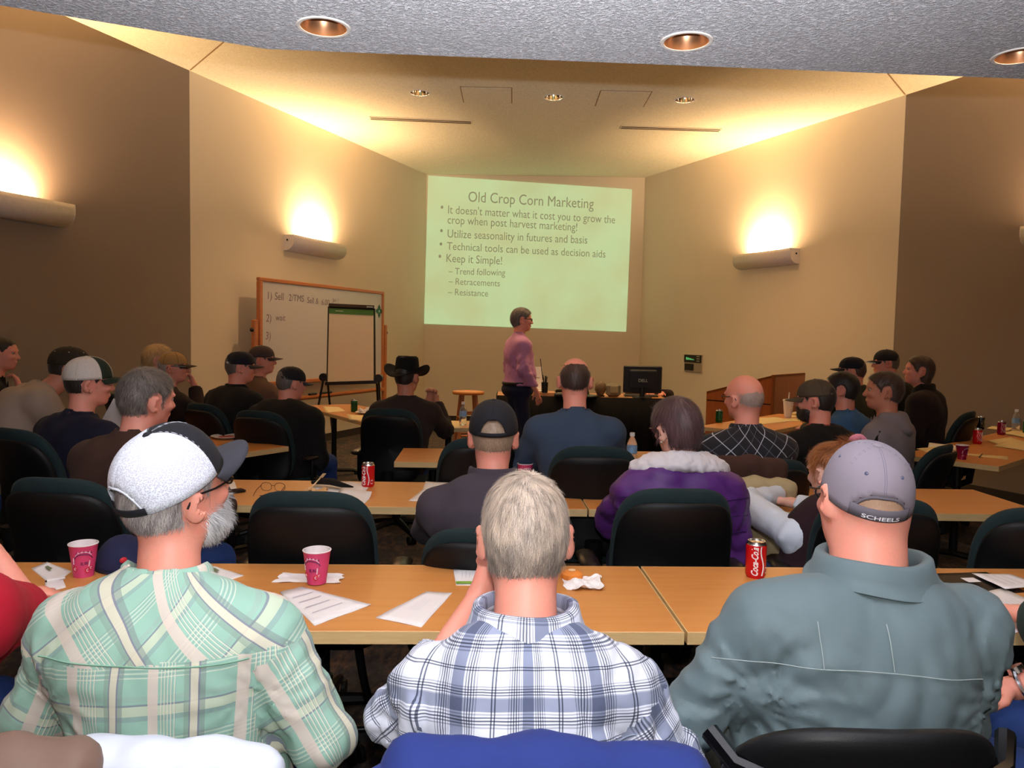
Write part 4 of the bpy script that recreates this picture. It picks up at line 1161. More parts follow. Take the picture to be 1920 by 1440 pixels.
            segs_ = []
            for s in (-1, 1): segs_ += [(sh[s], el[s], s, 0), (el[s], ha[s], s, 1)]
            for i_, (A_, B_, s, w2) in enumerate(segs_):
                d = B_ - A_; L_ = np.linalg.norm(d); d = d / L_; tq = (cf - A_) @ d; ds = np.linalg.norm(cf - A_ - np.clip(tq, 0, L_)[:, None] * d, axis=1)
                isarm = (ds < .085 + bulk) & (tq > (.035 if w2 == 0 else -.02)) & (ds < best) & ((s * cf[:, 0]) > SW * (.88 if w2 == 0 else .2))
                best = np.where(isarm, ds, best); arm_id = np.where(isarm, i_, arm_id)
            for i_, (A_, B_, s, w2) in enumerate(segs_):
                m_ = arm_id == i_
                if not m_.any(): continue
                d = (B_ - A_); L_ = np.linalg.norm(d); d /= L_
                e1_ = np.cross(d, V3((0, 1, .2))); e1_ /= np.linalg.norm(e1_); e2_ = np.cross(d, e1_)
                q = corner[m_] - A_; aa = np.arctan2(q @ e1_, q @ e2_); rng_ = aa.max(1) - aa.min(1); aa = np.where((rng_ > 3)[:, None] & (aa < 0), aa + 2 * PI, aa)
                uv[m_] = np.stack([aa * .058, q @ d + w2 * .28], -1)
            if yoke is not None:
                ym = (zt > Lt - yoke) & (arm_id < 0)
                u_, v_ = uv[ym][..., 0].copy(), uv[ym][..., 1].copy(); uu = uv[ym].copy(); c_ = .70710678
                if yoke > 0 and uvs == 'bias': uu[..., 0] = (u_ + v_) * c_; uu[..., 1] = (v_ - u_) * c_
                else: uu[..., 0] = u_ + .043; uu[..., 1] = v_ + .03
                uv[ym] = uu
            uv = uv.reshape(-1, 2)
        p.shirt = mobj(shirt[0], P, F, shirt[1], t, True, uv=uv); p.SP, p.SF = P, F
        solid(p.shirt, .003, 1)
    if trousers is not None and legs:
        S = SDF(); g = .014
        S.ell(S0 + V3((0, .0, .0)), (.165 * fat + g, .14 * fat + g, .10 + g), .05)
        for s in (-1, 1):
            S.cap(hipj[s], kn[s], .075 + g, .058 + g, .04); S.cap(kn[s], an[s] + V3((0, 0, .0)), .055 + g, .05 + g, .03)
        lo, hi = S.bounds(.02); r_ = max(res, .015)
        xs, ys, zs = axis(lo[0], hi[0], r_), axis(lo[1], hi[1], r_), axis(lo[2], hi[2], r_); D = S.field(xs, ys, zs)
        X = xs[:, None, None]; Yy = ys[None, :, None]; Z = zs[None, None, :]
        D = D + wav(X, Yy, Z, 5, 30, (1, .6, .6)) * .003
        D = np.maximum(D, .07 - Z)
        P, F = surfnet(xs, ys, zs, D); mobj('trousers', P, F, trousers, t, True)
        for s in (-1, 1):
            q = an[s]
            sh_ = MB(); sh_.tube([(q[0], q[1] - .06, .05), (q[0], q[1] - .03, .055), (q[0], q[1] + .06, .05), (q[0], q[1] + .14, .035), (q[0], q[1] + .19, .03)], [.03, .045, .045, .042, .022], 12, flat=1.0)
            sh_.xf(lambda v: (v[0], v[1], max(v[2], .002))); sh_.build('shoe', SHOE, t, True)
    return p
EYE = plain('eye_white', (170, 150, 138), .3); IRIS = plain('dark_iris', (40, 28, 22), .2); SHOE = plain('dark_leather_shoe', (40, 32, 28), .45)

def head_T(p):
    Rm = np.array(p.R); return lambda q: p.Hc + Rm @ (V3(q) * p.k)
def hairline(q, style):
    """signed height above the hairline in head space (positive = hair)"""
    x, y, z = q[..., 0], q[..., 1], q[..., 2]
    yb = -.09; zb = {'short': -.075, 'full': -.085, 'long': -.14, 'bald': -.07, 'horseshoe': -.07}.get(style, -.075)
    zf = .075
    s = np.clip((y - yb) / (.085 - yb), 0, 1)
    line = zb + (zf - zb) * np.where(s < .45, s * .25 / .45, .25 + (s - .45) * .75 / .55)
    burn = (np.abs(x) > .05) & (y > -.005) & (y < .03)
    line = np.where(burn, np.minimum(line, -.025), line)
    d = z - line
    if style == 'horseshoe' or style == 'bald':
        top = .062 if style == 'horseshoe' else .045
        d = np.minimum(d, (top - z) + np.where(y < -.05, .025, 0) * (style == 'horseshoe') - np.clip(y, 0, 1) * .35)
    # around the ears
    dx = np.sqrt(((y + .008) / .026) ** 2 + ((z + .004) / .04) ** 2) - 1
    d = np.where(np.abs(x) > .058, np.minimum(d, dx * .03), d)
    return d
def hair(p, style, mat, thick=.010, n=2500, length=.022, width=.0012, lift=.3, crown=(0, -.05, .11), seed=3, clump=.002, dirmode='crown', res=None, tone=(0, 1), curl=0.0, name='hair', jit=.22, tonef=None, fade=.02):
    Rm = np.array(p.R); k = p.k
    S = SDF()
    def T(q): return p.Hc + Rm @ (V3(q) * k)
    side = V3((thick * .45, 0, 0)); S.ell(T((0, -.016, .038)), V3((.077, .097, .088)) * k + thick - side, .03, p.R); S.ell(T((0, .02, .02)), V3((.068, .078, .085)) * k + thick - side, .03, p.R)
    S.ell(T((0, -.045, .0)), V3((.068, .062, .07)) * k + thick - side, .03, p.R); S.ell(T((0, -.02, -.06)), V3((.058, .052, .045)) * k + thick * .9, .03, p.R)
    if style == 'long': S.ell(T((0, -.04, -.06)), V3((.075, .05, .08)) * k + thick, .03, p.R)
    lo, hi = S.bounds(.01); r = res or max(.0045, p_res(p))
    xs, ys, zs = axis(lo[0], hi[0], r), axis(lo[1], hi[1], r), axis(lo[2], hi[2], r)
    D = S.field(xs, ys, zs)
    X, Yy, Z = np.meshgrid(xs, ys, zs, indexing='ij'); Q = (np.stack([X, Yy, Z], -1) - p.Hc) @ Rm / k
    c = V3(crown); rel = Q - c
    az = np.arctan2(rel[..., 0], rel[..., 1])
    D = D + clump * (np.sin(az * 26 + 3 * np.sin(rel[..., 2] * 30)) * .5 + wav(Q[..., 0], Q[..., 1], Q[..., 2], seed, 60) * .7)
    hl = hairline(Q, style) * k + wav(Q[..., 0], Q[..., 1], Q[..., 2], seed + 9, 110) * (.004 if fade < .03 else .010)
    hh = np.clip(hl / fade, 0, 1)
    D = np.maximum(D + thick * .9 * (1 - hh), -hl)
    P, F = surfnet(xs, ys, zs, D)
    o = mobj(name, P, F, mat, p.t, True, attrs={'tone': np.full(len(P), .35)})
    if n:
        rng = np.random.default_rng(seed)
        def mask(cc):
            q = (cc - p.Hc) @ Rm / k; return (hairline(q, style) > .002).astype(float)
        A = P[F]; outw = None
        pts, nr_ = mesh_samples(P, F, n * 2, rng, mask)
        cen = T((0, -.01, .0)); keep = ((pts - cen) * nr_).sum(1) > 0; pts, nr_ = pts[keep][:n], nr_[keep][:n]
        q = (pts - p.Hc) @ Rm / k
        if dirmode == 'crown':
            cc = V3(crown); d = q - cc; sw = np.cross(np.array([0, 0, 1.0]), d); d = d + sw * .6 * np.exp(-np.linalg.norm(d, axis=1) / .05)[:, None]; d[:, 2] -= .02 + .05 * (np.abs(q[:, 0]) > .05) + .06 * (q[:, 1] < -.05)
        elif dirmode == 'up': d = np.tile([0, -.2, 1.0], (len(q), 1))
        else: d = np.tile([0, -.3, -1.0], (len(q), 1))
        d = d @ Rm.T
        strands(name + '_strands', pts, nr_, d, length, width, mat, p.t, 3, lift, curl, seed, .1, tone, jit, (lambda P_: tonef((P_ - p.Hc) @ Rm / k)) if tonef else None)
    return o
def p_res(p): return getattr(p, 'hr', .006)

def beard(p, mat, n=1500, length=.02, thick=.012, full=True):
    Rm = np.array(p.R); k = p.k
    S = SDF()
    def T(q): return p.Hc + Rm @ (V3(q) * k)
    for c, r in (((0, .045, -.085), (.05, .05, .04)), ((0, .03, -.06), (.062, .05, .045)), ((0, .085, -.075), (.025, .018, .03)), ((0, .088, -.04), (.028, .014, .01))): S.ell(T(c), V3(r) * k + thick * .4, .02, p.R)
    S.ell(T((0, .098, -.056)), V3((.02, .02, .006)), .004, p.R, True)
    lo, hi = S.bounds(.01); r = max(.005, p_res(p))
    xs, ys, zs = axis(lo[0], hi[0], r), axis(lo[1], hi[1], r), axis(lo[2], hi[2], r); D = S.field(xs, ys, zs)
    X, Yy, Z = np.meshgrid(xs, ys, zs, indexing='ij'); D = D + wav(X, Yy, Z, 4, 150) * .002
    Q = (np.stack([X, Yy, Z], -1) - p.Hc) @ Rm / k
    D = np.maximum(D, (Q[..., 2] + .025 - .1 * (Q[..., 1] < .02) * 0) * 1.0)
    P, F = surfnet(xs, ys, zs, D); mobj('beard', P, F, mat, p.t, True, attrs={'tone': np.full(len(P), .5)})
    if n:
        pts, nr_ = mesh_samples(P, F, n, np.random.default_rng(5)); d = np.tile(Rm @ V3((0, .3, -1)), (len(pts), 1))
        strands('beard_strands', pts, nr_, d, length, .0011, mat, p.t, 3, .4, 0, 8)

# ---- caps
def cap(p, crown_mat, bill_mat=None, front_mat=None, tilt=0.0, back=True, scale=1.0, open_back=True, high=.0, detail=1, yaw=0.0, strap_mat=None, seam_mat=None, btn_mat=None, eyelets=None, down=.0, text=None, size=(.088, .108, .098), bill_len=.075, name='baseball_cap', stitch_r=.0012, band_mat=None, strap_h=.012, ow=.58, ot=.66):
    """a baseball cap as a part of the person; head space: y forward"""
    k = p.k * scale; R = p.R @ rotz(yaw) @ rotx(-tilt); Rm = np.array(R)
    c0 = V3((0, -.008, .018 - down))
    def T(q): return tuple(p.Hc + np.array(p.R) @ (c0 * p.k) + Rm @ (V3(q) * k))
    ax_, ay_, az_ = size
    def dome(th, ph):
        """th 0..2pi (0 = front +y), ph 0 top .. 1 rim"""
        a = ph * PI * .5; sx = math.sin(a) ** .86; cz = math.cos(a) ** .86 if a < PI / 2 - 1e-6 else 0
        x = -ax_ * sx * math.sin(th); y = ay_ * sx * math.cos(th); z = az_ * cz
        z += high * max(0, math.cos(th)) * math.sin(a) * (1 - ph) * 1.6
        return V3((x, y, z + .012))
    nu, nv = 60, 16
    def opening(th, ph):
        d = abs(((th - PI + PI) % (2 * PI)) - PI)
        return open_back and d < .55 and ph > .70 + .30 * (d / .55) ** 2.5 * 1.0
    v = []; f = []; fm = []
    for j in range(nv + 1):
        for i in range(nu):
            th = 2 * PI * i / nu; ph = max(j / nv, .004); v.append(T(dome(th, ph)))
    for j in range(nv):
        for i in range(nu):
            th = 2 * PI * (i + .5) / nu; ph = (j + .5) / nv
            thb = th - PI
            d = abs(th - PI)
            if open_back and d < ow and ph > ot + (.96 - ot) * (d / ow) ** 3: continue
            f.append((j * nu + i, (j + 1) * nu + i, (j + 1) * nu + (i + 1) % nu, j * nu + (i + 1) % nu))
            fr = (min(th, 2 * PI - th) < PI / 3 * 1.02); fm.append(1 if fr else 0)
    H = bpy.data.objects.new(name, None)
    ms = [crown_mat, front_mat or crown_mat]
    o = mobj(name, v, f, None, p.t, True, mats=ms, fm=fm); solid(o, .0022, 1)
    root = o
    seam_mat = seam_mat or crown_mat
    if detail:
        s = MB()
        for kk in range(6):
            th = 2 * PI * kk / 6 + (PI / 3 if False else 0) ; thk = th + 0.0
            top = 1.0 if not (open_back and abs(thk - PI) < .3) else ot
            for o_ in ((-.02, .02) if detail > 1 else (0,)):
                s.tube([T(dome(thk + o_ / max(math.sin(max(q, .1) * PI / 2), .2), q) * 1.012 + V3((0, 0, .0))) for q in np.linspace(.05, top, 12)], stitch_r * (1 if detail > 1 else 1.6), 5)
        s.build('stitched_seams', seam_mat, root, True)
        if open_back:
            e = MB(); arc = []
            for q in np.linspace(-1, 1, 17):
                d = ow * q; ph = ot + (.96 - ot) * abs(q) ** 3; arc.append(T(dome(PI + d, min(ph, 1)) * 1.008))
            e.tube(arc, .0035, 6, flat=.5); e.build('opening_binding', seam_mat if band_mat is None else band_mat, root, True)
    b = MB(); q = dome(0, .004); b.lathe([(.009, -.001), (.009, .003), (.006, .006), (.001, .0065)], 12); b.xf(lambda q_: T(V3(q_) + V3((0, 0, az_ + .012)))); b.build('top_button', btn_mat or seam_mat, root, True)
    if eyelets:
        for kk in range(6):
            e = MB(); th = 2 * PI * (kk + .5) / 6; c = dome(th, .52); n_ = c - V3((0, 0, 0)); n_ /= np.linalg.norm(n_); u_ = np.cross(n_, (0, 0, 1)); u_ /= np.linalg.norm(u_); w_ = np.cross(n_, u_)
            e.lathe([(.001, .0005), (.002, .0005), (.0032, .0016), (.0044, .0)], 10); e.xf(lambda q, c=c, n_=n_, u_=u_, w_=w_: T(c * 1.014 + u_ * q[0] + w_ * q[1] + n_ * q[2])); e.build('eyelet', eyelets, root, True)
    # bill
    bl = bill_len
    def bill(u, v_):
        a = (u - .5) * 2 * 1.12; th = a * .95
        base = dome(th % (2 * PI), .99)
        outx = -ax_ * 1.02 * math.sin(a) * 1.0; outy = ay_ * math.cos(a * .95)
        ext = bl * max(0, math.cos(a * 1.38)) ** .42
        y = base[1] + ext * v_; x = base[0] * (1 - .06 * v_)
        z = base[2] - .004 - .020 * (x / ax_) ** 2 * (0.3 + v_) - .012 * v_
        return T((x, y, z))
    v, f = grid(bill, 25, 7); o = mobj('bill', v, f, bill_mat or crown_mat, root, True); solid(o, .0035, 0)
    if open_back:
        s = MB(); P_ = []
        hh = strap_h
        rows = []
        for q in np.linspace(-1, 1, 17):
            c = dome(PI + (ow + .03) * q, .985) * 1.012; rows.append(c)
        vv = [T(c + V3((0, 0, -.004))) for c in rows] + [T(c * 1.0 + V3((0, 0, hh))) for c in rows]; n = len(rows)
        st = mobj('strap', vv, [(i, i + 1, i + 1 + n, i + n) for i in range(n - 1)], strap_mat or crown_mat, root, True); solid(st, .0025, 1)
    if text:
        s_, mat_, h_ = text; tv, tf = text_mesh(s_, 1.0, bold=.02); xs_ = [q[0] for q in tv]; wd = max(xs_) - min(xs_)
        vv = []
        for x, y, z in tv:
            q = (x - min(xs_)) / wd * 2 - 1; c = dome(PI + ow * .62 * q, .985) * 1.040; vv.append(T(c + V3((0, 0, -.0015 + y * h_))))
        mobj('lettering', vv, tf, mat_, root, False)
    return root

def glasses(p, mat, full=True, r=.0016, mat_lens=None, dark=False):
    Rm = np.array(p.R); T = lambda q: tuple(p.Hc + Rm @ (V3(q) * p.k))
    g = MB()
    for s in (-1, 1):
        g.tube([T((s * .031 + .019 * math.cos(a), .104, .008 + .015 * math.sin(a))) for a in np.linspace(0, 2 * PI, 17)[:-1]], r, 6, closed=True)
        g.tube([T((s * .05, .104, .014)), T((s * .07, .095, .016)), T((s * .083, .04, .016)), T((s * .087, -.005, .020)), T((s * .089, -.024, .014)), T((s * .088, -.034, .0))], r * 1.1, 6)
    g.tube([T((-.012, .106, .012)), T((0, .109, .015)), T((.012, .106, .012))], r, 6)
    return g.build('glasses', mat, p.t, True)

def shirt_collar(p, mat, h=.042, r=.074, drop=.02, open_=.0, uvs=False, spread=1.0, name='collar', zoff=0.0, tiltback=.0, ry=.85, wobble=.0, seed=1, fallmul=.8):
    """a folded collar band round the neck"""
    rings = []
    nu = 48; k = 1
    c0 = p.sp(0, .002, p.Lt + .002 + zoff)
    prof = [(0.0, -.01), (-.004, h * .55), (-.003, h), (.004, h * 1.06), (.010, h * .95), (.014, h * .45), (.024, -h * fallmul * .35), (.026, -h * fallmul * .42)]
    v = []; n = len(prof)
    for i in range(nu + 1):
        a = PI * 1.5 + (i / nu - .5) * 2 * (PI - open_)      # around the back
        ca, sa = math.cos(a), math.sin(a)
        fr = max(0, sa)
        for j, (dr_, dz) in enumerate(prof):
            rr = r + dr_ * spread; wz = wobble * math.sin(a * 3 + seed) * (j / n)
            x = rr * ca; y = rr * ry * sa; z = dz * (1 - .25 * fr) - drop * fr * 1.6 + wz
            q = c0 + V3((x, 0, 0)) + V3((0, y, 0)) + V3((0, 0, z))
            v.append(q)
    f = [(i * n + j, (i + 1) * n + j, (i + 1) * n + j + 1, i * n + j + 1) for i in range(nu) for j in range(n - 1)]
    uv = None
    if uvs:
        uv = []
        for fc in f:
            for q in fc:
                i, j = divmod(q, n); uv.append((i / nu * 2 * PI * r, j * .012 + .02))
    o = mobj(name, v, f, mat, p.t, True, uv=uv); solid(o, .0025, 0)
    return o
# ============================================================ FABRICS
def plaid(name, base, pu, su, pv, sv, fadd=.5, rough=.85):
    """woven check on the 'fab' UV map (metres). su/sv: list of (from, to, colour, strength) within the period"""
    t = NT(name); uvn = t.n('ShaderNodeUVMap'); uvn.uv_map = 'fab'; sp_ = t.n('ShaderNodeSeparateXYZ'); t.l(uvn.outputs[0], sp_.inputs[0])
    def lay(col, src, per, st):
        fr = t.mth('FRACT', t.mth('ADD', t.mth('MULTIPLY', src, 1 / per), 10.0))
        for (a, b, c, k) in st:
            e = .004 / per * .25
            m = t.mth('MULTIPLY', t.mth('GREATER_THAN', fr, a), t.mth('LESS_THAN', fr, b))
            col = t.mix(t.mth('MULTIPLY', m, k), col, lin(c))
        return col
    n = t.noise(5, 3)
    base_c = t.mix(n, tuple(x * .95 for x in lin(base)), lin(base))
    cu_ = lay(base_c, sp_.outputs[0], pu, su); cv_ = lay(base_c, sp_.outputs[1], pv, sv)
    col = t.mix(.5, cu_, cv_) if fadd == .5 else t.mix(1.0, cu_, t.mix(1.0, cv_, cv_, 'MULTIPLY'), 'MULTIPLY')
    if fadd == 'mul':
        col = t.mix(1.0, cu_, cv_, 'MULTIPLY')
    if fadd == 'over':
        col = lay(cv_, sp_.outputs[0], pu, su)
    t.bump(t.noise(600, 2), .2, .0008)
    return t.set(col, rough, 0, Sheen_Weight=.05)
CR = (232, 214, 200); PG = (120, 122, 138); G1 = (146, 186, 168)
su = [(.0, .13, (212, 196, 184), .85)]
for i in range(5): su += [(.165 + i * .04, .175 + i * .04, (222, 214, 194), .8), (.178 + i * .04, .183 + i * .04, PG, .5)]
su += [(.44, .50, (128, 150, 136), .6), (.50, .515, PG, .9), (.515, .60, (210, 202, 180), .85), (.60, .62, PG, .9), (.62, .68, (120, 132, 130), .6)]
sv = [(.0, .07, PG, .35), (.07, .20, (196, 204, 178), .75), (.20, .225, PG, .8), (.26, .33, (150, 160, 154), .3)]
for i in range(4): sv += [(.56 + i * .06, .572 + i * .06, (214, 214, 196), .8), (.59 + i * .06, .6 + i * .06, PG, .45)]
F_GREEN = plaid('green_plaid_cotton', G1, .165, su, .14, sv, 'over')
# soften: horizontal and vertical are laid over each other
NV = (34, 48, 78); 
def bands(c0, c1, n, a, b): return [(a + (b - a) * i / n, a + (b - a) * (i + .5) / n, NV, .25 + .6 * math.sin(PI * (i + .5) / n)) for i in range(n)]
wu = bands(0, 1, 6, .02, .24) + [(.235, .405, (58, 78, 118), .74)] + bands(0, 1, 6, .40, .60) + [(.78, .80, NV, .85), (.825, .845, NV, .85)]
wv_ = bands(0, 1, 5, .04, .26) + [(.26, .44, (58, 78, 118), .68)] + bands(0, 1, 5, .44, .62) + [(.80, .815, NV, .85), (.835, .85, NV, .85)]
F_BLUE = plaid('navy_white_flannel', (240, 242, 250), .128, wu, .118, wv_, 'mul')
lineset = [(.0, .035, (196, 200, 215), .8), (.5, .53, (110, 112, 130), .6)]
F_CHECK = plaid('black_windowpane_cotton', (22, 22, 30), .105, lineset, .105, lineset, 'over')
C_ = cloth
F_GREY = C_('slate_softshell', (92, 108, 112), .08, .62, sheen=.6)
F_DGREY = C_('washed_charcoal_cotton', (66, 58, 66), .12, .95)
F_BLUESW = C_('steel_blue_jersey', (54, 70, 92), .1)
F_BLACK = C_('black_fleece', (20, 17, 18), .2)
F_BLACK2 = C_('black_cotton', (16, 13, 15), .2)
F_NAVY = C_('navy_cotton', (24, 24, 44), .15)
F_BROWN = C_('brown_work_canvas', (66, 42, 34), .12)
F_CHAR = C_('charcoal_knit', (46, 34, 32), .15)
F_TAUPE = C_('taupe_knit', (104, 78, 64), .12)
F_LGREY = C_('light_grey_sweatshirt', (160, 142, 128), .1)
F_PURPLE = C_('purple_quilted_nylon', (74, 34, 108), .2, .42, (96, 46, 118))
F_RED = C_('crimson_cotton', (166, 18, 40), .1)
F_DENIM = C_('blue_denim', (38, 62, 118), .2)
F_DDENIM = C_('dark_denim', (26, 30, 56), .2)
F_KHAKI = C_('khaki_cotton', (176, 158, 120), .08)
F_HOOD = C_('grey_marl_hoodie', (126, 118, 124), .1)
F_SKYB = C_('sky_blue_cotton', (62, 104, 150), .1)
F_OLIVE = C_('dark_olive_canvas', (48, 50, 34), .15)
F_MAROON = C_('dark_maroon_fleece', (40, 20, 26), .15)
F_PALEBL = C_('pale_blue_cotton', (206, 214, 226), .05)
F_PINKSH = C_('mauve_dress_shirt', (206, 140, 180), .12, .6, (186, 132, 192))
F_FLEECE = C_('pale_sherpa_fleece', (206, 200, 204), .1)
F_ROYAL = C_('royal_blue_fleece', (30, 44, 104), .12)
F_WHITEJ = C_('white_nylon_lining', (196, 202, 214), .04, .5)
F_BROWNJ = C_('brown_nylon', (110, 86, 74), .12, .6)
F_RIB = C_('grey_ribbed_knit', (150, 142, 146), .1)
def mesh_cap_mat(name, rgb, rgb2, sc=520):
    t = NT(name); v_ = t.n('ShaderNodeTexVoronoi'); v_.inputs['Scale'].default_value = sc; v_.inputs['Randomness'].default_value = .9; t.l(t.coord(), v_.inputs['Vector'])
    r = t.ramp(v_.outputs['Distance'], [(.35, 1.0), (.6, 0.0)]); n = t.noise(14, 2)
    return t.set(t.mix(t.mth('MULTIPLY', r, .75), lin(rgb), t.mix(n, lin(rgb2), lin((206, 196, 214)))), .7)
M_MESHW = mesh_cap_mat('white_cap_mesh', (236, 242, 252), (150, 158, 186), 330)
M_MESHC = mesh_cap_mat('cream_cap_mesh', (226, 216, 204), (170, 160, 150))
M_CAPB = C_('black_cap_twill', (26, 26, 32), .1, .8)
M_CAPBILL = C_('charcoal_bill_twill', (54, 54, 62), .1, .8)
M_CAPG = C_('faded_grey_twill', (134, 124, 134), .08, .9)
M_CAPGD = C_('grey_strap_twill', (96, 90, 98), .08, .9)
M_CAPK = C_('dark_brown_camo_twill', (42, 34, 26), .3, .9, (60, 50, 36))
M_CAPGR = C_('green_bill_twill', (36, 48, 38), .2, .9)
M_CAPTAN = C_('tan_twill', (168, 132, 84), .12, .9)
M_CAPOL = C_('worn_olive_twill', (84, 72, 58), .15, .9)
M_CAPN = C_('navy_twill', (22, 22, 36), .1, .8)
M_CAPMUD = C_('grey_brown_twill', (72, 58, 56), .12, .9)
M_SEAMB = plain('blue_grey_stitching', (72, 76, 104), .8); M_SEAMW = plain('white_stitching', (224, 230, 244), .7); M_SEAMD = plain('dark_stitching', (50, 46, 44), .8)
H_SALT = hair_mat('salt_and_pepper_hair', (70, 62, 62), (205, 196, 192)); H_GREY = hair_mat('short_grey_hair', (84, 76, 74), (232, 210, 188)); H_BR = hair_mat('dark_brown_hair', (34, 22, 18), (92, 66, 56))
H_BLK = hair_mat('near_black_hair', (18, 14, 13), (52, 40, 36)); H_AUB = hair_mat('auburn_hair', (96, 48, 24), (206, 130, 72)); H_WHI = hair_mat('white_blond_hair', (150, 112, 66), (232, 200, 150)); H_RBR = hair_mat('red_brown_hair', (44, 26, 28), (110, 78, 80))
H_BEARD = hair_mat('grey_beard_hair', (112, 112, 118), (226, 226, 226)); H_DG = hair_mat('dark_grey_hair', (38, 32, 30), (140, 128, 120)); H_TAN = hair_mat('light_brown_grey_hair', (92, 72, 58), (196, 168, 140))
G_BLK = plain('black_glasses_frame', (20, 16, 18), .3); G_RED = plain('burgundy_glasses_frame', (96, 16, 34), .3)

# ============================================================ THE NEAREST ROW
# bearded man in green plaid with a mesh-back cap
A = person('bearded person in green plaid shirt and white mesh cap with black bill, looking right', (334, 928), 1.62, yaw=.0, lean=.10, nl=.30, nkl=.19, hyaw=-.62, hpitch=-.24, hroll=.04, w=1.05, fat=1.30, spine_x=-.04, pit=.006, skin='pink', res=.0085, hres=.0042,
           arms=({'e': (-.305, .04, .72), 'h': (-.20, .26, .66), 'd': (.3, 1, -.1)}, {'e': (.285, .02, .69), 'h': (.20, .24, .64), 'd': (-.4, 1, -.1)}), shirt=('plaid_shirt', F_GREEN), trousers=F_DENIM, fold=.0045, uvs='bias', yoke=.115, bulk=.010, k=.97)
A.hr = .0045
hair(A, 'short', H_SALT, .007, 9000, .020, .0010, .22, seed=2, clump=.001, dirmode='down')
beard(A, H_BEARD, 3500, .022, .010)
cap(A, M_MESHW, M_CAPBILL, M_CAPB, tilt=-.22, size=(.100, .118, .122), ow=.62, ot=.70, detail=2, seam_mat=M_SEAMW, btn_mat=M_CAPB, strap_mat=M_CAPB, bill_len=.078, high=.012, down=-.004, stitch_r=.0009)
glasses(A, G_BLK, r=.0022)
shirt_collar(A, F_GREEN, h=.046, r=.078, uvs=True, zoff=.0)
# grey-haired man in navy and white plaid
Bp = person('person with short grey hair in navy and white plaid shirt, hand raised to the face', (984, 1012), 1.55, yaw=.03, lean=.22, nl=.55, hyaw=.0, nkl=.19, hpitch=.22, hroll=-.02, w=.95, fat=1.22, pit=.006, skin='pink', res=.0085, hres=.0042,
            arms=({'e': (-.235, .11, .78), 'h': (-.095, .34, .935), 'd': (.35, .15, .9), 'n': (.3, -1, 0), 'curl': .5, 'fine': .0065, 'sleeve': 'roll'}, {'e': (.275, .04, .71), 'h': (.10, .36, .84), 'd': (-.5, .5, .6), 'sleeve': 'long'}), shirt=('plaid_shirt', F_BLUE), trousers=F_DDENIM, fold=.0055, uvs='x', yoke=.155, bulk=.008)
Bp.hr = .0042
hair(Bp, 'full', H_GREY, .009, 30000, .028, .00105, .20, crown=(.014, -.045, .118), seed=4, clump=.0015, jit=.16, tone=(-.05, .75), tonef=lambda q: np.clip(q[:, 2] * 3.6 - .05, -.3, .32))
shirt_collar(Bp, F_BLUE, h=.046, r=.088, drop=-.004, uvs=True, spread=1.3, zoff=.016, wobble=.006, ry=.95)
# large man in slate jacket and grey cap
Cp = person('large person in slate grey jacket and faded grey cap with lettered strap', (1618, 932), 1.60, yaw=.02, lean=.16, nl=.34, hyaw=.12, hpitch=.12, hroll=.12, w=1.10, fat=1.38, spine_x=.105, pit=.010, sh_drop=-.012, skin='pink', res=.0085, hres=.0045, nkl=.17, neck=.070, jaw=1.08,
            arms=({'e': (-.315, .05, .69), 'h': (-.18, .28, .66), 'd': (.3, 1, -.1)}, {'e': (.295, .10, .74), 'h': (.14, .34, .70), 'd': (-.5, 1, -.1)}), shirt=('softshell_jacket', F_GREY), trousers=C_('grey_green_trousers', (66, 72, 70), .1), fold=.006, bulk=.012, k=.97)
Cp.hr = .0045
hair(Cp, 'short', hair_mat('shaved_stubble', (176, 132, 108), (226, 190, 160)), .0012, 5000, .004, .0006, .5, seed=6, clump=.0003, dirmode='down')
cap(Cp, M_CAPG, M_CAPG, None, tilt=-.42, down=.016, yaw=-.27, size=(.088, .112, .116), ow=.66, ot=.76, detail=2, seam_mat=M_SEAMB, btn_mat=M_CAPG, strap_mat=M_CAPGD, bill_len=.040, high=.0, eyelets=M_SEAMB, stitch_r=.0009, text=('SCHEELS', plain('pale_embroidery', (226, 222, 228), .7), .0115), strap_h=.021, band_mat=M_CAPGD)
glasses(Cp, G_BLK, r=.0018)
shirt_collar(Cp, F_GREY, h=.050, r=.096, drop=-.006, spread=1.4, zoff=.008, wobble=.007, ry=.95, seed=2, fallmul=.1)
shirt_collar(Cp, F_BLACK2, h=.022, r=.080, drop=-.0, spread=.5, zoff=.004, name='inner_collar', fallmul=.0)
# jacket seams
def surf_line(p, P, F, pts, r, mat, name, off=.003):
    """a thin stitched line laid on the back of a garment: pts are (x, z) in the person's space, seen from behind"""
    A_ = P; bx = []
    for (x, z) in pts:
        d2 = (A_[:, 0] - x) ** 2 + (A_[:, 2] - z) ** 2; m_ = np.nonzero(d2 < .018 ** 2)[0]
        if len(m_): y = A_[m_, 1].min(); bx.append((x, y - off, z))
    if len(bx) > 2:
        b = np.array(bx); 
        for _ in range(3): b[1:-1, 1] = (b[:-2, 1] + b[1:-1, 1] + b[2:, 1]) / 3
        return MB().tube([tuple(q) for q in b], r, 5).build(name, mat, p.t, True)
M_STI = plain('pale_grey_stitching', (140, 152, 152), .8)
zt = Cp.N[2]
def yoke_seam(p, depth, half, mat):
    ln = math.atan2(p.sp(0, 0, 1)[1] - p.sp(0, 0, 0)[1], p.sp(0, 0, 1)[2] - p.sp(0, 0, 0)[2])
    z0 = .50 + .13 * math.sin(ln) + (p.Lt - depth) * math.cos(ln); cx = p.N[0] * .8
    surf_line(p, p.SP, p.SF, [(cx + x, z0) for x in np.linspace(-half, half, 44)], .0018, mat, 'yoke_seam', .0)
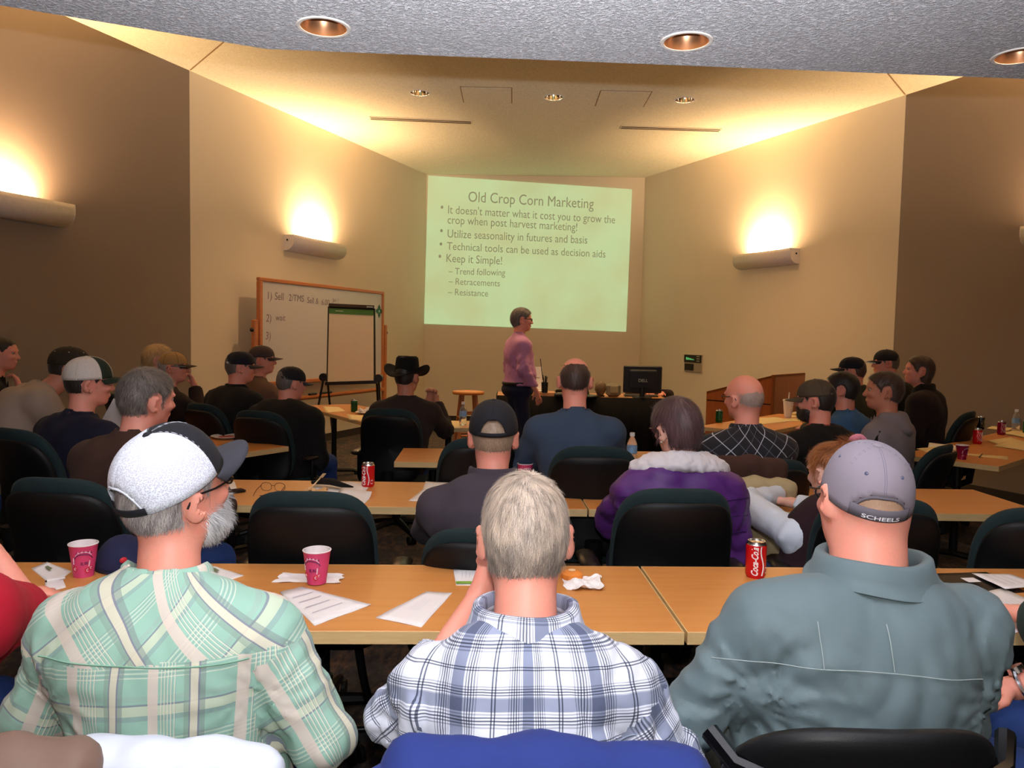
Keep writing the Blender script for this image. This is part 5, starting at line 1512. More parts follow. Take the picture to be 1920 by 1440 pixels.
yoke_seam(A, .115, .20, plain('green_seam_thread', (120, 160, 138), .9)); yoke_seam(Bp, .155, .19, plain('navy_seam_thread', (120, 130, 150), .9))
surf_line(Cp, Cp.SP, Cp.SF, [(x, zt - .125 + .02 * math.cos(x * 7)) for x in np.linspace(-.24, .24, 40)], .0011, M_STI, 'yoke_seam')
for s in (-1, 1): surf_line(Cp, Cp.SP, Cp.SF, [(s * .062, z) for z in np.linspace(zt - .03, zt - .105, 10)], .0011, M_STI, 'shoulder_seam')

# chairs and coats of the nearest row
frame_chair('tube-frame chair carrying the large person in the slate jacket', Cp.base[0] - .05, Cp.base[1] + .0, Cp.yaw, .93)
frame_chair('tube-frame chair at the lower right corner with a shiny black arm', 1.28, 1.50, -.25, .80)
def coat(label, cat, prims, parent_name, seed, res=.012, fold=.006, clip=None, parts=None, loc=(0, 0, 0)):
    t = thing(parent_name, label, cat, loc)
    for i, (nm, fn, mat) in enumerate(prims):
        S = SDF(); fn(S); lo, hi = S.bounds(.02); xs, ys, zs = axis(lo[0], hi[0], res), axis(lo[1], hi[1], res), axis(lo[2], hi[2], res)
        D = S.field(xs, ys, zs); X = xs[:, None, None]; Yy = ys[None, :, None]; Z = zs[None, None, :]
        D = D + wav(X, Yy, Z, seed + i, 24, (1.2, 1, .5)) * fold + (1 - 2 * np.abs(wav(X, Yy, Z, seed + 7 + i, 38, (1, 1, .4)))) * fold * .6
        P, F = surfnet(xs, ys, zs, D); mobj(nm, P, F, mat, t, True)
    return t
def over_back(x, y, z, w_, h, th, dx=.0, roll=0.0):
    def fn(S):
        S.cap((x - w_ / 2, y, z - .02 + roll), (x, y - .02, z + .0), th, th, .05); S.cap((x, y - .02, z), (x + w_ / 2, y, z - .02 - roll), th, th, .05)
        for q in np.linspace(-.5, .5, 6): S.cap((x + q * w_, y - .02 + .02 * abs(q), z - .02), (x + q * w_ * 1.05, y - .03 + .03 * abs(q), z - h), th * .9, th, .06)
    return fn
bx, by = Bp.base[0], Bp.base[1]
coat('royal blue fleece coat hung over the chair of the person in navy plaid', 'coat', [('coat_body', over_back(bx + .02, by - .30, .915, .36, .40, .045, roll=.0), F_ROYAL),
      ('coat_sleeve', lambda S: S.cap((bx - .2, by - .32, .88), (bx - .25, by - .3, .45), .05, .045, .04), F_ROYAL)], 'blue_coat', 31)
ax_, ay_ = A.base[0], A.base[1]
coat('brown jacket with white lining hung over the bearded person\'s chair', 'jacket', [
      ('white_lining', over_back(ax_ + .07, ay_ - .285, .815, .38, .25, .035, roll=-.0), F_WHITEJ),
      ('brown_shell', over_back(ax_ - .11, ay_ - .350, .845, .20, .35, .035, roll=-.02), F_BROWNJ),
      ('ribbed_trim', lambda S: (S.cap((ax_ - .17, ay_ - .385, .880), (ax_ + .00, ay_ - .400, .835), .016, .02, .01), S.cap((ax_ + .00, ay_ - .400, .835), (ax_ + .18, ay_ - .375, .775), .02, .02, .01)), F_RIB)], 'jacket', 41)

# person in red at the left edge, only a shoulder and an arm in view
Rp = person('person in crimson shirt at the left frame edge, elbow on the table', (-130, 905), 1.72, yaw=-.2, lean=.2, w=1.05, fat=1.1, skin='pink', res=.010, hres=.008,
            arms=('table', {'epx': (62, 1150, 1.85), 'hpx': (-75, 960, 1.85), 'dw': (-.5, 0, .8), 'sleeve': 'short'}), sleeve='short', shirt=('t_shirt', F_RED), trousers=F_DENIM, bulk=.018, fold=.004)
hair(Rp, 'full', H_BR, n=400)
# neighbour at the right edge: forearm with a watch and jeans
Qp = person('person at the right frame edge, bare forearm with steel watch and blue jeans', (2085, 930), 1.72, yaw=.15, lean=.12, w=1.0, skin='pink', res=.010, hres=.008,
            arms=({'epx': (2060, 1240, 1.62), 'hpx': (1906, 1290, 1.72), 'dw': (-1, .15, -.05), 'sleeve': 'short', 'fine': .0065, 'curl': .5}, 'table'), sleeve='short', shirt=('shirt', C_('dark_green_cotton', (34, 48, 42), .1)), trousers=F_DENIM, hips={'kn': {-1: (-.34, .40, .52), 1: (.05, .46, .5)}, 'an': {-1: (-.38, .5, .1), 1: (.1, .5, .1)}})
hair(Qp, 'full', H_BR, n=400)
wq = Qp.ha[-1] + (Qp.el[-1] - Qp.ha[-1]) * .12; wd = (Qp.ha[-1] - Qp.el[-1]); wd /= np.linalg.norm(wd)
e1_ = np.cross(wd, (0, 0, 1)); e1_ /= np.linalg.norm(e1_); e2_ = np.cross(wd, e1_)
m_steel = plain('polished_steel', (200, 200, 205), .2, 1.0, var=.04)
wt = MB(); wt.tube([tuple(wq + (e1_ * math.cos(a) + e2_ * math.sin(a)) * .033) for a in np.linspace(0, 2 * PI, 25)[:-1]], .006, 8, closed=True, flat=1.6); wt.build('watch_band', m_steel, Qp.t, True)
wt = MB(); wt.tube([tuple(wq - e2_ * .030), tuple(wq - e2_ * .044)], .019, 20); wt.build('watch_case', m_steel, Qp.t, True)

# ============================================================ SECOND ROW
D_ = person('person in black strap-back cap and washed charcoal shirt, second row', (925, 822), 2.95, yaw=.03, lean=.16, nl=.30, hyaw=-.03, hpitch=.05, w=1.08, fat=1.1, skin='pink', res=.012, hres=.005, shirt=('cotton_shirt', F_DGREY), trousers=F_DENIM, fold=.004, bulk=.01)
D_.hr = .0055; hair(D_, 'short', H_TAN, .004, 3500, .012, .0012, .2, seed=5, clump=.0006, dirmode='down')
cap(D_, M_CAPB, M_CAPB, None, size=(.092, .114, .118), detail=1, seam_mat=M_CAPB, strap_mat=M_CAPB, tilt=-.16, stitch_r=.0008)
shirt_collar(D_, F_DGREY, h=.045, r=.080, zoff=.018)
E_ = person('person with short dark hair in purple quilted coat with fleece collar, second row', (1268, 806), 3.2, yaw=.05, lean=.10, nl=.30, hyaw=.38, hpitch=.12, hroll=-.1, w=1.0, fat=1.0, skin='fair', res=.012, hres=.006, shirt=('quilted_coat', F_PURPLE), trousers=F_DDENIM, fold=.007, bulk=.026, hem=.40, k=.97, quilt=.007, quilt_h=.085,
             arms=('table', 'lap'))
E_.hr = .0055; hair(E_, 'full', H_RBR, .020, 9000, .05, .0018, .02, seed=7, clump=.0015, jit=.10, dirmode='crown')
S = SDF(); c_ = E_.sp(0, .0, E_.Lt + .022)
for q in np.linspace(-1.25, 1.25, 9): S.cap(c_ + V3((.115 * math.sin(q), -.10 * math.cos(q) + .02, 0.045 - .012 * abs(q))), c_ + V3((.185 * math.sin(q), -.125 * math.cos(q) + .02, .018 - .022 * abs(q))), .026, .034, .03)
lo, hi = S.bounds(.02); xs, ys, zs = axis(lo[0], hi[0], .007), axis(lo[1], hi[1], .007), axis(lo[2], hi[2], .007); Dd = S.field(xs, ys, zs)
Dd = Dd + wav(xs[:, None, None], ys[None, :, None], zs[None, None, :], 77, 130) * .005
P, F = surfnet(xs, ys, zs, Dd); mobj('fleece_collar', P, F, F_FLEECE, E_.t, True)
glasses(E_, G_RED, r=.0024)
T_ = head_T(E_); MB().ball(tuple(T_((-.086, -.004, -.04))), .006).build('earring', plain('pearl', (230, 220, 200), .2), E_.t, True)
# quilting seams of the purple coat
for k_, dz in enumerate((.10, .17, .24)): surf_line(E_, E_.SP, E_.SF, [(x, E_.N[2] - dz - .012 * math.cos(x * 14)) for x in np.linspace(-.26, .26, 34)], .0022, C_('purple_seam', (46, 18, 70), .1), 'quilt_seam', -.001)
tv, tf = text_mesh('Columbia', .022)
sx_, sz_ = -.245, E_.N[2] - .155
vv = []
for x, y, z in tv:
    px_, pz_ = sx_ + x, sz_ + y; d2 = (E_.SP[:, 0] - px_) ** 2 + (E_.SP[:, 2] - pz_) ** 2; m_ = np.argsort(d2)[:30]; vv.append((px_, E_.SP[m_, 1].min() - .008, pz_))
mobj('lettering', vv, tf, plain('pale_embroidery', (226, 222, 228), .7), E_.t, False)
F_ = person('person with auburn hair bun in dark vest and pale sleeves, beside the khaki coat', (1562, 878), 3.2, yaw=.12, lean=.24, nl=.5, spine_x=.13, hyaw=.35, hpitch=.15, w=.98, fat=.95, skin='fair', res=.012, hres=.007, shirt=('pale_undershirt', F_PALEBL), trousers=F_DENIM, fold=.005, bulk=-.002, k=.96,
            arms=({'epx': (1400, 942, 3.42), 'hpx': (1465, 925, 3.62), 'd': (.3, 1, -.1)}, 'table'))
F_.hr = .006; hair(F_, 'full', H_AUB, .012, 5000, .04, .0016, .1, seed=8, clump=.002)
S = SDF()
sp_ = F_.sp; L_ = F_.Lt
S.ell(sp_(0, .01, .02), (.195, .155, .14), .05); S.ell(sp_(0, .025, L_ * .3), (.18, .15, .19), .05); S.ell(sp_(0, .0, L_ * .62), (.19, .145, .21), .05)
for s in (-1, 1): S.ell(sp_(s * .08, -.035, L_ * .72), (.105, .1, .16), .05); S.cap(sp_(s * .05, -.02, L_ - .02), sp_(s * .14, -.012, L_ - .07), .065, .072, .04)
lo, hi = S.bounds(.02); xs, ys, zs = axis(lo[0], hi[0], .013), axis(lo[1], hi[1], .013), axis(lo[2], hi[2], .013); Dd = S.field(xs, ys, zs)
X = xs[:, None, None]; Yy = ys[None, :, None]; Z = zs[None, None, :]; Dd = Dd + wav(X, Yy, Z, 5, 20) * .004
dn = np.sqrt((X - sp_(0, 0, L_)[0]) ** 2 + (Yy - sp_(0, 0, L_)[1] - .01) ** 2 + ((Z - sp_(0, 0, L_)[2] - .03) * .6) ** 2) - .072; Dd = np.maximum(Dd, -dn); Dd = np.maximum(Dd, .42 - Z)
P, F = surfnet(xs, ys, zs, Dd); mobj('dark_vest', P, F, F_MAROON, F_.t, True)
# bun
T_ = head_T(F_); bc = T_((.0, -.085, .085)); S = SDF(); 
for q in range(7): a = q * .9; S.cap(bc + V3((.035 * math.cos(a), -.01, .03 * math.sin(a))), bc + V3((.035 * math.cos(a + .9), -.02, .03 * math.sin(a + .9))), .02, .024, .015)
S.ell(T_((0, -.07, .06)), (.05, .04, .05), .02); S.ell(T_((-.05, -.06, .07)), (.05, .035, .035), .02)
lo, hi = S.bounds(.02); xs, ys, zs = axis(lo[0], hi[0], .007), axis(lo[1], hi[1], .007), axis(lo[2], hi[2], .007); Dd = S.field(xs, ys, zs)
Dd = Dd + wav(xs[:, None, None], ys[None, :, None], zs[None, None, :], 9, 90) * .003
P, F = surfnet(xs, ys, zs, Dd); mobj('hair_bun', P, F, H_AUB, F_.t, True, attrs={'tone': np.full(len(P), .4)})
pts, nr_ = mesh_samples(P, F, 2600, np.random.default_rng(3)); d = np.cross(nr_, (0, 1, 0)); strands('bun_strands', pts, nr_, d, .05, .0016, H_AUB, F_.t, 4, .25, .08, 3)
m_scr = plain('pink_white_scrunchie', (214, 130, 150), .9, var=.5, scale=160)
MB().tube([tuple(bc + V3((.04 + .026 * math.cos(a) , -.01, .045 + .022 * math.sin(a)))) for a in np.linspace(0, 2 * PI, 19)[:-1]], .017, 10, closed=True).build('scrunchie', m_scr, F_.t, True)
G_ = person('person with greying dark hair in brown work shirt, second row left', (277, 750), 3.2, yaw=-.35, lean=.20, nl=.42, hyaw=-.30, hpitch=.08, hroll=.10, w=1.1, fat=1.1, skin='pink', res=.012, hres=.006, shirt=('work_shirt', F_BROWN), trousers=F_DENIM, fold=.004, bulk=.012,
             arms=('table', {'e': (.30, .26, .80), 'h': (.10, .36, .985), 'd': (-.4, -.1, .9), 'n': (-.5, -.8, 0), 'curl': .4}))
G_.hr = .0055; hair(G_, 'full', H_DG, .010, 7000, .022, .0014, .3, seed=9, clump=.0012)
shirt_collar(G_, F_BROWN, h=.036, r=.074)

# ============================================================ THIRD ROW
Hh = person('balding person in steel blue sweater, third row centre', (1078, 716), 4.15, yaw=.0, lean=.16, nl=.32, hyaw=-.08, hpitch=.12, w=1.02, fat=1.05, skin='pink', res=.014, hres=.006, shirt=('blue_sweater', F_BLUESW), trousers=F_DENIM, fold=.004, bulk=.01,
            arms=({'e': (-.30, .22, .765), 'h': (-.10, .46, .79), 'd': (.3, 1, 0)}, 'table'))
Hh.hr = .006; hair(Hh, 'horseshoe', H_BR, .006, n=5200, length=.028, width=.0013, lift=.10, fade=.045, seed=10, clump=.001, dirmode='down')
shirt_collar(Hh, F_BLUESW, h=.016, r=.074, spread=.6, fallmul=.2)
Ii = person('bald person with glasses in black windowpane check shirt, third row', (1394, 748), 4.10, yaw=.12, lean=.10, nl=.26, hyaw=.40, hpitch=.02, hroll=-.06, w=1.05, fat=1.1, skin='pink', res=.014, hres=.006, shirt=('windowpane_shirt', F_CHECK), trousers=F_DENIM, uvs='bias', yoke=.13, fold=.003, bulk=.01)
Ii.hr = .006; hair(Ii, 'bald', hair_mat('thin_grey_fuzz', (140, 116, 104), (196, 172, 160)), .003, n=2600, length=.009, width=.0012, lift=.3, fade=.05, seed=11, clump=.0006, dirmode='down'); glasses(Ii, G_BLK, r=.002)
shirt_collar(Ii, F_CHECK, h=.040, r=.076, uvs=True)
ix, iy = ony(1392, 880, 3.80)[0], 3.72
coat('brown and khaki coats draped over the chair behind the checked shirt', 'coat', [
    ('brown_layer', over_back(ix, iy, ony(1392, 868, 3.72)[2], .30, .16, .035), F_BROWN),
    ('khaki_layer', over_back(ix + .02, iy - .05, ony(1392, 905, 3.68)[2], .31, .42, .032), F_KHAKI)], 'draped_coats', 51)
J_ = person('bearded person in worn olive cap and black jacket with orange collar', (1528, 752), 4.7, yaw=.35, lean=.14, nl=.26, hyaw=.65, hpitch=.06, w=1.0, skin='pink', res=.015, hres=.007, shirt=('dark_jacket', F_BLACK), trousers=F_DDENIM, bulk=.012)
J_.hr = .007; hair(J_, 'full', H_BLK, .008, 1500, .02, .002, .2, seed=12); beard(J_, H_BLK, 1200, .02, .014)
cap(J_, M_CAPOL, M_CAPOL, None, size=(.090, .110, .100), seam_mat=M_SEAMD, strap_mat=M_CAPOL, tilt=.05)
shirt_collar(J_, C_('burnt_orange_cotton', (166, 78, 54), .1), h=.034, r=.074)
X_ = person('dark-haired youngster in sky blue shirt, between two capped listeners', (1577, 732), 5.5, yaw=.5, lean=.1, nl=.24, hyaw=.55, hpitch=.04, w=.92, fat=.92, skin='pink', res=.016, hres=.008, shirt=('t_shirt', F_SKYB), trousers=F_DENIM, k=.97)
X_.hr = .008; hair(X_, 'full', H_BLK, .014, 1200, .03, .002, .2, seed=13); shirt_collar(X_, F_SKYB, h=.016, r=.07, spread=.6, fallmul=.2)
W_p = person('person in navy cap and dark olive coat, before the cream wall', (1596, 697), 6.3, k=.93, yaw=.55, lean=.1, nl=.24, hyaw=.55, w=1.05, skin='pink', res=.017, hres=.008, shirt=('work_coat', F_OLIVE), trousers=F_DENIM, bulk=.02)
W_p.hr = .008; hair(W_p, 'short', H_BR, .006, 500, .015, .002, .2, seed=14, dirmode='down'); cap(W_p, M_CAPN, M_CAPN, None, seam_mat=M_CAPN, open_back=False); shirt_collar(W_p, F_OLIVE, h=.05, r=.085, spread=1.4)
Y_ = person('young person in grey hooded sweatshirt, facing left at the right side', (1656, 735), 4.95, yaw=.75, lean=.06, nl=.16, hyaw=.55, hpitch=-.02, w=1.0, skin='tan', res=.015, hres=.007, shirt=('hooded_sweatshirt', F_HOOD), trousers=F_DENIM, bulk=.014, arms=('lap', 'lap'))
Y_.hr = .007; hair(Y_, 'full', H_BR, .010, 2000, .022, .0018, .3, seed=15)
S = SDF(); c_ = Y_.sp(0, -.03, Y_.Lt - .0)
for q in np.linspace(-1.5, 1.5, 9): S.cap(c_ + V3((.10 * math.sin(q), -.085 * math.cos(q) + .02, .02)), c_ + V3((.11 * math.sin(q), -.12 * math.cos(q) + .02, -.07 + .03 * abs(q))), .028, .03, .03)
lo, hi = S.bounds(.02); xs, ys, zs = axis(lo[0], hi[0], .011), axis(lo[1], hi[1], .011), axis(lo[2], hi[2], .011); Dd = S.field(xs, ys, zs)
P, F = surfnet(xs, ys, zs, Dd); mobj('hood', P, F, F_HOOD, Y_.t, True)
for s, w0 in ((-1, .0), (1, 0.0)):
    pp = [Y_.sh[s] + V3((s * .055, -.02, .04)) * 1, Y_.sh[s] + (Y_.el[s] - Y_.sh[s]) * .35 + V3((s * .066, -.02, 0))]
    st = MB().tube([tuple(pp[0] + V3((0, -.03, 0))), tuple((pp[0] + pp[1]) / 2 + V3((s * .012, -.01, 0))), tuple(pp[1] + V3((0, .02, 0)))], .015, 8, flat=.5).build('black_sleeve_stripe', F_BLACK2, Y_.t, True)
Z_ = person('older person in black cap with white-edged bill and black jacket, facing left', (1660, 682), 7.1, yaw=.6, lean=.1, nl=.3, hyaw=.75, hpitch=.02, w=1.1, fat=1.15, skin='pink', res=.017, hres=.008, shirt=('black_jacket', F_BLACK2), trousers=F_DENIM, bulk=.02)
Z_.hr = .008; hair(Z_, 'short', H_DG, .006, 500, .015, .002, .2, seed=16, dirmode='down')
r_ = cap(Z_, M_CAPB, M_CAPB, None, seam_mat=M_CAPB, open_back=False, bill_len=.08); shirt_collar(Z_, F_BLACK2, h=.05, r=.085, spread=1.3)
T_ = head_T(Z_); MB().tube([tuple(T_((-.085 * math.sin(a), -.008 + .108 + (.082) * max(0, math.cos(a * 1.3)) ** .42 - .105 * (1 - math.cos(a)), .02 - .02 * math.sin(a) ** 2))) for a in np.linspace(-1.0, 1.0, 17)], .003, 6, flat=.6).build('white_bill_piping', M_SEAMW, Z_.t, True)
AA = person('long dark-haired person in black coat, rightmost, facing left', (1722, 696), 6.55, yaw=.8, lean=.06, nl=.30, hyaw=.55, hpitch=-.06, w=1.05, fat=1.1, skin='pink', res=.016, hres=.008, shirt=('dark_coat', C_('black_brown_coat', (34, 22, 22), .2)), trousers=F_DENIM, bulk=.022, arms=('lap', 'lap'))
AA.hr = .008; hair(AA, 'long', H_BR, .012, 1800, .05, .002, .1, seed=17, dirmode='down'); shirt_collar(AA, F_BLACK2, h=.06, r=.085, spread=1.3)

# ============================================================ LEFT WING
K_ = person('person in cream mesh-back cap and navy shirt, beside the light grey sweatshirt', (168, 720), 4.05, yaw=-.45, lean=.14, nl=.28, hyaw=-.55, hpitch=.05, hroll=.04, w=1.08, fat=1.08, skin='pink', res=.014, hres=.006, shirt=('navy_shirt', F_NAVY), trousers=F_DENIM, bulk=.012)
K_.hr = .006; hair(K_, 'short', H_BLK, .006, 1500, .012, .0016, .25, seed=18, dirmode='down')
cap(K_, M_MESHC, M_CAPGR, M_CAPGR, size=(.094, .114, .112), seam_mat=plain('cream_stitch', (206, 196, 182), .8), strap_mat=M_MESHC, tilt=-.10, stitch_r=.0018, open_back=False)
shirt_collar(K_, F_NAVY, h=.018, r=.074, spread=.6, fallmul=.2)
L_p = person('person in dark brown cap and light grey sweatshirt leaning forward, far left', (132, 693), 4.75, yaw=-.85, lean=.62, nl=.85, hyaw=-.25, hpitch=.05, w=1.08, fat=1.15, skin='tan', res=.015, hres=.007, shirt=('grey_sweatshirt', F_LGREY), trousers=F_DENIM, bulk=.025, fold=.006)
L_p.hr = .007; hair(L_p, 'short', H_BLK, .006, 800, .012, .0016, .2, seed=19, dirmode='down')
cap(L_p, M_CAPK, C_('camo_bill', (74, 60, 44), .3), None, size=(.092, .114, .108), seam_mat=M_SEAMD, open_back=False, eyelets=plain('pale_eyelet', (190, 176, 160), .6))
N_p = person('person in black top with hand on chin at the left frame edge', (4, 664), 5.7, yaw=-1.0, lean=.12, nl=.3, hyaw=-.35, hpitch=.04, w=1.05, skin='pink', res=.016, hres=.0065, shirt=('black_top', F_BLACK), trousers=F_DDENIM, bulk=.015,
              arms=('lap', {'e': (.16, .20, .86), 'h': (.05, .235, 1.06), 'd': (-.3, -.25, .9), 'n': (-.3, -1, .1), 'curl': .8, 'fine': .008}))
N_p.hr = .007; hair(N_p, 'short', H_BLK, .006, 1800, .012, .0016, .3, seed=20)
O_ = person('person in tan cap with hand on chin and dark jacket, left of the whiteboard', (326, 690), 6.2, yaw=-.75, lean=.12, nl=.28, hyaw=-.60, hpitch=.0, w=1.05, fat=1.1, skin='pink', res=.016, hres=.007, shirt=('dark_jacket', C_('dark_brown_jacket', (44, 30, 26), .15)), trousers=F_KHAKI, bulk=.018,
             arms=('lap', {'e': (.16, .24, .84), 'h': (.03, .27, 1.06), 'd': (-.3, -.25, .9), 'n': (-.3, -1, .1), 'curl': .8, 'fine': .008}))
O_.hr = .008; hair(O_, 'short', H_SALT, .006, 500, .012, .002, dirmode='down'); cap(O_, M_CAPTAN, C_('dark_tan_bill', (60, 48, 36), .1), None, seam_mat=M_SEAMD, open_back=False); glasses(O_, G_BLK, r=.0028)
P_p = person('person with pale blond hair behind the tan cap', (297, 676), 6.75, yaw=-.8, lean=.1, nl=.25, hyaw=-.4, w=1.0, skin='fair', res=.018, hres=.009, shirt=('grey_blue_shirt', C_('dull_blue_cotton', (74, 66, 82), .1)), trousers=F_DENIM)
P_p.hr = .009; hair(P_p, 'full', H_WHI, .02, 1800, .04, .0022, .3, seed=21, clump=.004, curl=.1)
Q_ = person('person in navy cap and black jacket, in front of the left light wall edge', (452, 690), 6.0, yaw=-.55, lean=.10, nl=.24, hyaw=-.60, hpitch=.04, w=1.12, fat=1.15, skin='pink', res=.016, hres=.008, shirt=('black_jacket', F_BLACK), trousers=F_DENIM, bulk=.025)
Q_.hr = .008; hair(Q_, 'short', H_DG, .006, 700, .012, .002, dirmode='down'); cap(Q_, M_CAPN, M_CAPMUD, None, seam_mat=M_CAPN, open_back=True, strap_mat=M_SEAMW); shirt_collar(Q_, F_BLACK, h=.045, r=.082, spread=1.2)
R_ = person('person in grey-brown cap and taupe sweater before the whiteboard', (492, 676), 6.75, yaw=-.8, lean=.08, nl=.2, hyaw=-.55, w=1.05, skin='pink', res=.018, hres=.008, shirt=('taupe_sweater', F_TAUPE), trousers=F_DENIM, bulk=.014)
R_.hr = .008; hair(R_, 'short', H_DG, .005, 400, .012, .002, dirmode='down'); cap(R_, M_CAPMUD, M_CAPMUD, None, seam_mat=M_CAPMUD, open_back=False)
S_ = person('person in black cap and black jacket leaning by the angled table, below the flip chart', (547, 720), 5.75, yaw=-.30, lean=.20, nl=.36, hyaw=-.50, hpitch=.14, w=1.18, fat=1.2, skin='pink', res=.015, hres=.007, shirt=('black_jacket', F_BLACK), trousers=F_DENIM, bulk=.028, arms=('table', 'lap'))
S_.hr = .007; hair(S_, 'short', H_DG, .006, 700, .012, .002, dirmode='down'); cap(S_, M_CAPB, M_CAPBILL, None, seam_mat=M_CAPB, open_back=True, strap_mat=M_CAPB); shirt_collar(S_, F_BLACK, h=.045, r=.082, spread=1.2)
T_p = person('person in black cowboy hat with clasped hands, charcoal sweater', (764, 708), 5.85, yaw=-.08, lean=.12, nl=.22, hyaw=-.30, hpitch=.02, w=1.06, fat=1.0, skin='tan', res=.014, hres=.007, shirt=('charcoal_sweater', F_CHAR), trousers=F_DENIM, bulk=.012,
              arms=({'e': (-.10, .32, .80), 'h': (.10, .40, .985), 'd': (.35, -.1, .9), 'n': (.5, -1, 0), 'curl': .9, 'fine': .008}, {'e': (.26, .30, .775), 'h': (.17, .40, .985), 'd': (-.25, -.1, .95), 'n': (-.7, -.7, 0), 'curl': .9, 'fine': .008}))
T_p.hr = .007; hair(T_p, 'short', H_BLK, .005, 500, .012, .002, dirmode='down'); shirt_collar(T_p, F_CHAR, h=.03, r=.074)
# cowboy hat
HT = head_T(T_p); M_FELT = C_('black_felt', (10, 8, 9), .1, .9)
def crown_f(u, v_):
    a = u * 2 * PI; r = [1.0, 1.0, .97, .93, .88, .72, .38, .02]; z = [0, .02, .05, .085, .115, .128, .118, .105]
    q = v_ * 7; i = min(int(q), 6); fq = q - i; rr = r[i] * (1 - fq) + r[i + 1] * fq; zz = z[i] * (1 - fq) + z[i + 1] * fq
    return HT((.088 * rr * math.sin(a), -.008 + .104 * rr * math.cos(a), .035 + zz - .014 * max(0, 1 - abs(rr * math.sin(a)) * 3) * (v_ > .6)))
v, f = grid(crown_f, 40, 15, True); o = mobj('hat_crown', v, f, M_FELT, T_p.t, True); solid(o, .003, 0)
def brim_f(u, v_):
    a = u * 2 * PI; s, c = math.sin(a), math.cos(a); r = 1 + v_ * (.95 if True else 0)
    x = .088 * s * (1 + v_ * .88); y = .104 * c * (1 + v_ * .80); z = .035 + (abs(s) ** 2.2) * (.075 * v_ ** 1.5) - .018 * v_ * abs(c) ** 2 - .008 * v_
    return HT((x, -.008 + y, z))
v, f = grid(brim_f, 56, 8, True); o = mobj('hat_brim', v, f, M_FELT, T_p.t, True); solid(o, .004, 0)
MB().tube([HT((.0895 * math.sin(a), -.008 + .106 * math.cos(a), .045)) for a in np.linspace(0, 2 * PI, 33)[:-1]], .008, 6, closed=True, flat=.35).build('hat_band', F_BLACK2, T_p.t, True)

# ============================================================ PRESENTER
U_ = person('presenter with glasses in mauve dress shirt and dark trousers, standing by the slide', (979, 601), 8.55, yaw=-1.25, lean=.02, nl=.14, hyaw=-.2, hpitch=.02, hroll=.0, w=.92, fat=1.15, skin='pink', res=.014, hres=.006, standing=True, shirt=('dress_shirt', F_PINKSH), trousers=F_DDENIM, bulk=.016, hem=.98, fold=.006, k=1.02,
             arms=('down', {'e': None, 'h': None} if False else {'e': (.235, -.02, 1.16), 'h': (.23, .14, .92), 'd': (.0, .3, -1), 'n': (-1, 0, 0), 'curl': .3, 'fine': .008}))
U_.hr = .007; hair(U_, 'full', H_DG, .016, 2600, .035, .0018, .15, seed=23, clump=.002, dirmode='crown'); glasses(U_, G_BLK, r=.0026)
shirt_collar(U_, F_PINKSH, h=.045, r=.072); 
tb = MB(); bz = 1.0
tb.tube([(.195 * math.cos(a), .165 * math.sin(a) + .0, bz) for a in np.linspace(0, 2 * PI, 37)[:-1]], .018, 8, closed=True, flat=.4); tb.build('belt', plain('black_leather', (20, 18, 18), .4), U_.t, True)
MB().box(.02, .05, .10, .12, U_.N[2] - .30, U_.N[2] - .06).build('necktie', F_BLACK2, U_.t)
MB().tube([(.19, .19, 1.28), (.2, .22, 1.05)], .004, 6).build('lanyard_cord', m_blackp, U_.t)

# seated helper behind the monitor
VV = person('person mostly hidden behind the computer monitor, dark clothes', (1216, 716), 10.75, yaw=PI + .1, lean=.1, nl=.3, hpitch=.35, w=1.15, fat=1.1, skin='pink', res=.02, hres=.01, shirt=('dark_shirt', F_CHAR), trousers=F_DDENIM, bulk=.02)
VV.hr = .01; hair(VV, 'full', H_BR, n=300, length=.02, width=.003)

ch_p(A, 'chair under the brown and white jacket in the nearest row', .02, -.19)
ch_p(Bp, 'chair under the royal blue coat in the nearest row', .0, -.14)
ch_p(D_, 'task chair of the person in the black strap-back cap', -.02, -.13)
ch_p(E_, 'task chair of the person in the purple coat', -.09, .0, back=.04)
ch_p(F_, 'task chair partly behind the grey cap, holding the person with the hair bun', .14, -.04, -.12)
ch_p(G_, 'task chair just left of the white mesh cap, holding the person in brown', -.04, .0, -.1)
ch_p(Hh, 'task chair of the balding person in the blue sweater', .07, -.01, back=.03)
ch_p(Ii, 'task chair under the brown and khaki coats', .0, -.06)
ch_p(J_, 'task chair behind the person with dark beard and olive cap', .0, -.05)
ch_p(X_, 'task chair of the youngster in sky blue', .0, -.06)
ch_p(W_p, 'task chair of the person in the dark olive coat', .0, -.06)
ch_p(Y_, 'task chair of the person in the grey hooded sweatshirt', .05, -.10)
ch_p(Z_, 'task chair of the older person in the black cap with white edge', .0, -.06)
ch_p(AA, 'task chair holding the rightmost long-haired listener', .05, .0)
ch_p(K_, 'task chair of the person in the cream mesh-back cap', .0, .02)
ch_p(L_p, 'task chair at the far left under the light grey sweatshirt', .0, .02)
ch_p(N_p, 'task chair of the person in black at the left frame edge', .0, .0)
ch_p(O_, 'task chair of the person in the tan cap', .0, -.04)
ch_p(P_p, 'task chair of the blond person behind the tan cap', .0, -.04)
ch_p(Q_, 'task chair of the person in navy cap and black jacket', .0, .0)
ch_p(R_, 'task chair of the person in the taupe sweater', .0, -.05)
ch_p(S_, 'task chair of the black-jacketed leaner by the angled table', .0, -.04)
ch_p(T_p, 'task chair of the person in the cowboy hat', -.05, -.02)
ch_p(VV, 'task chair behind the presenter desk', .0, -.05)
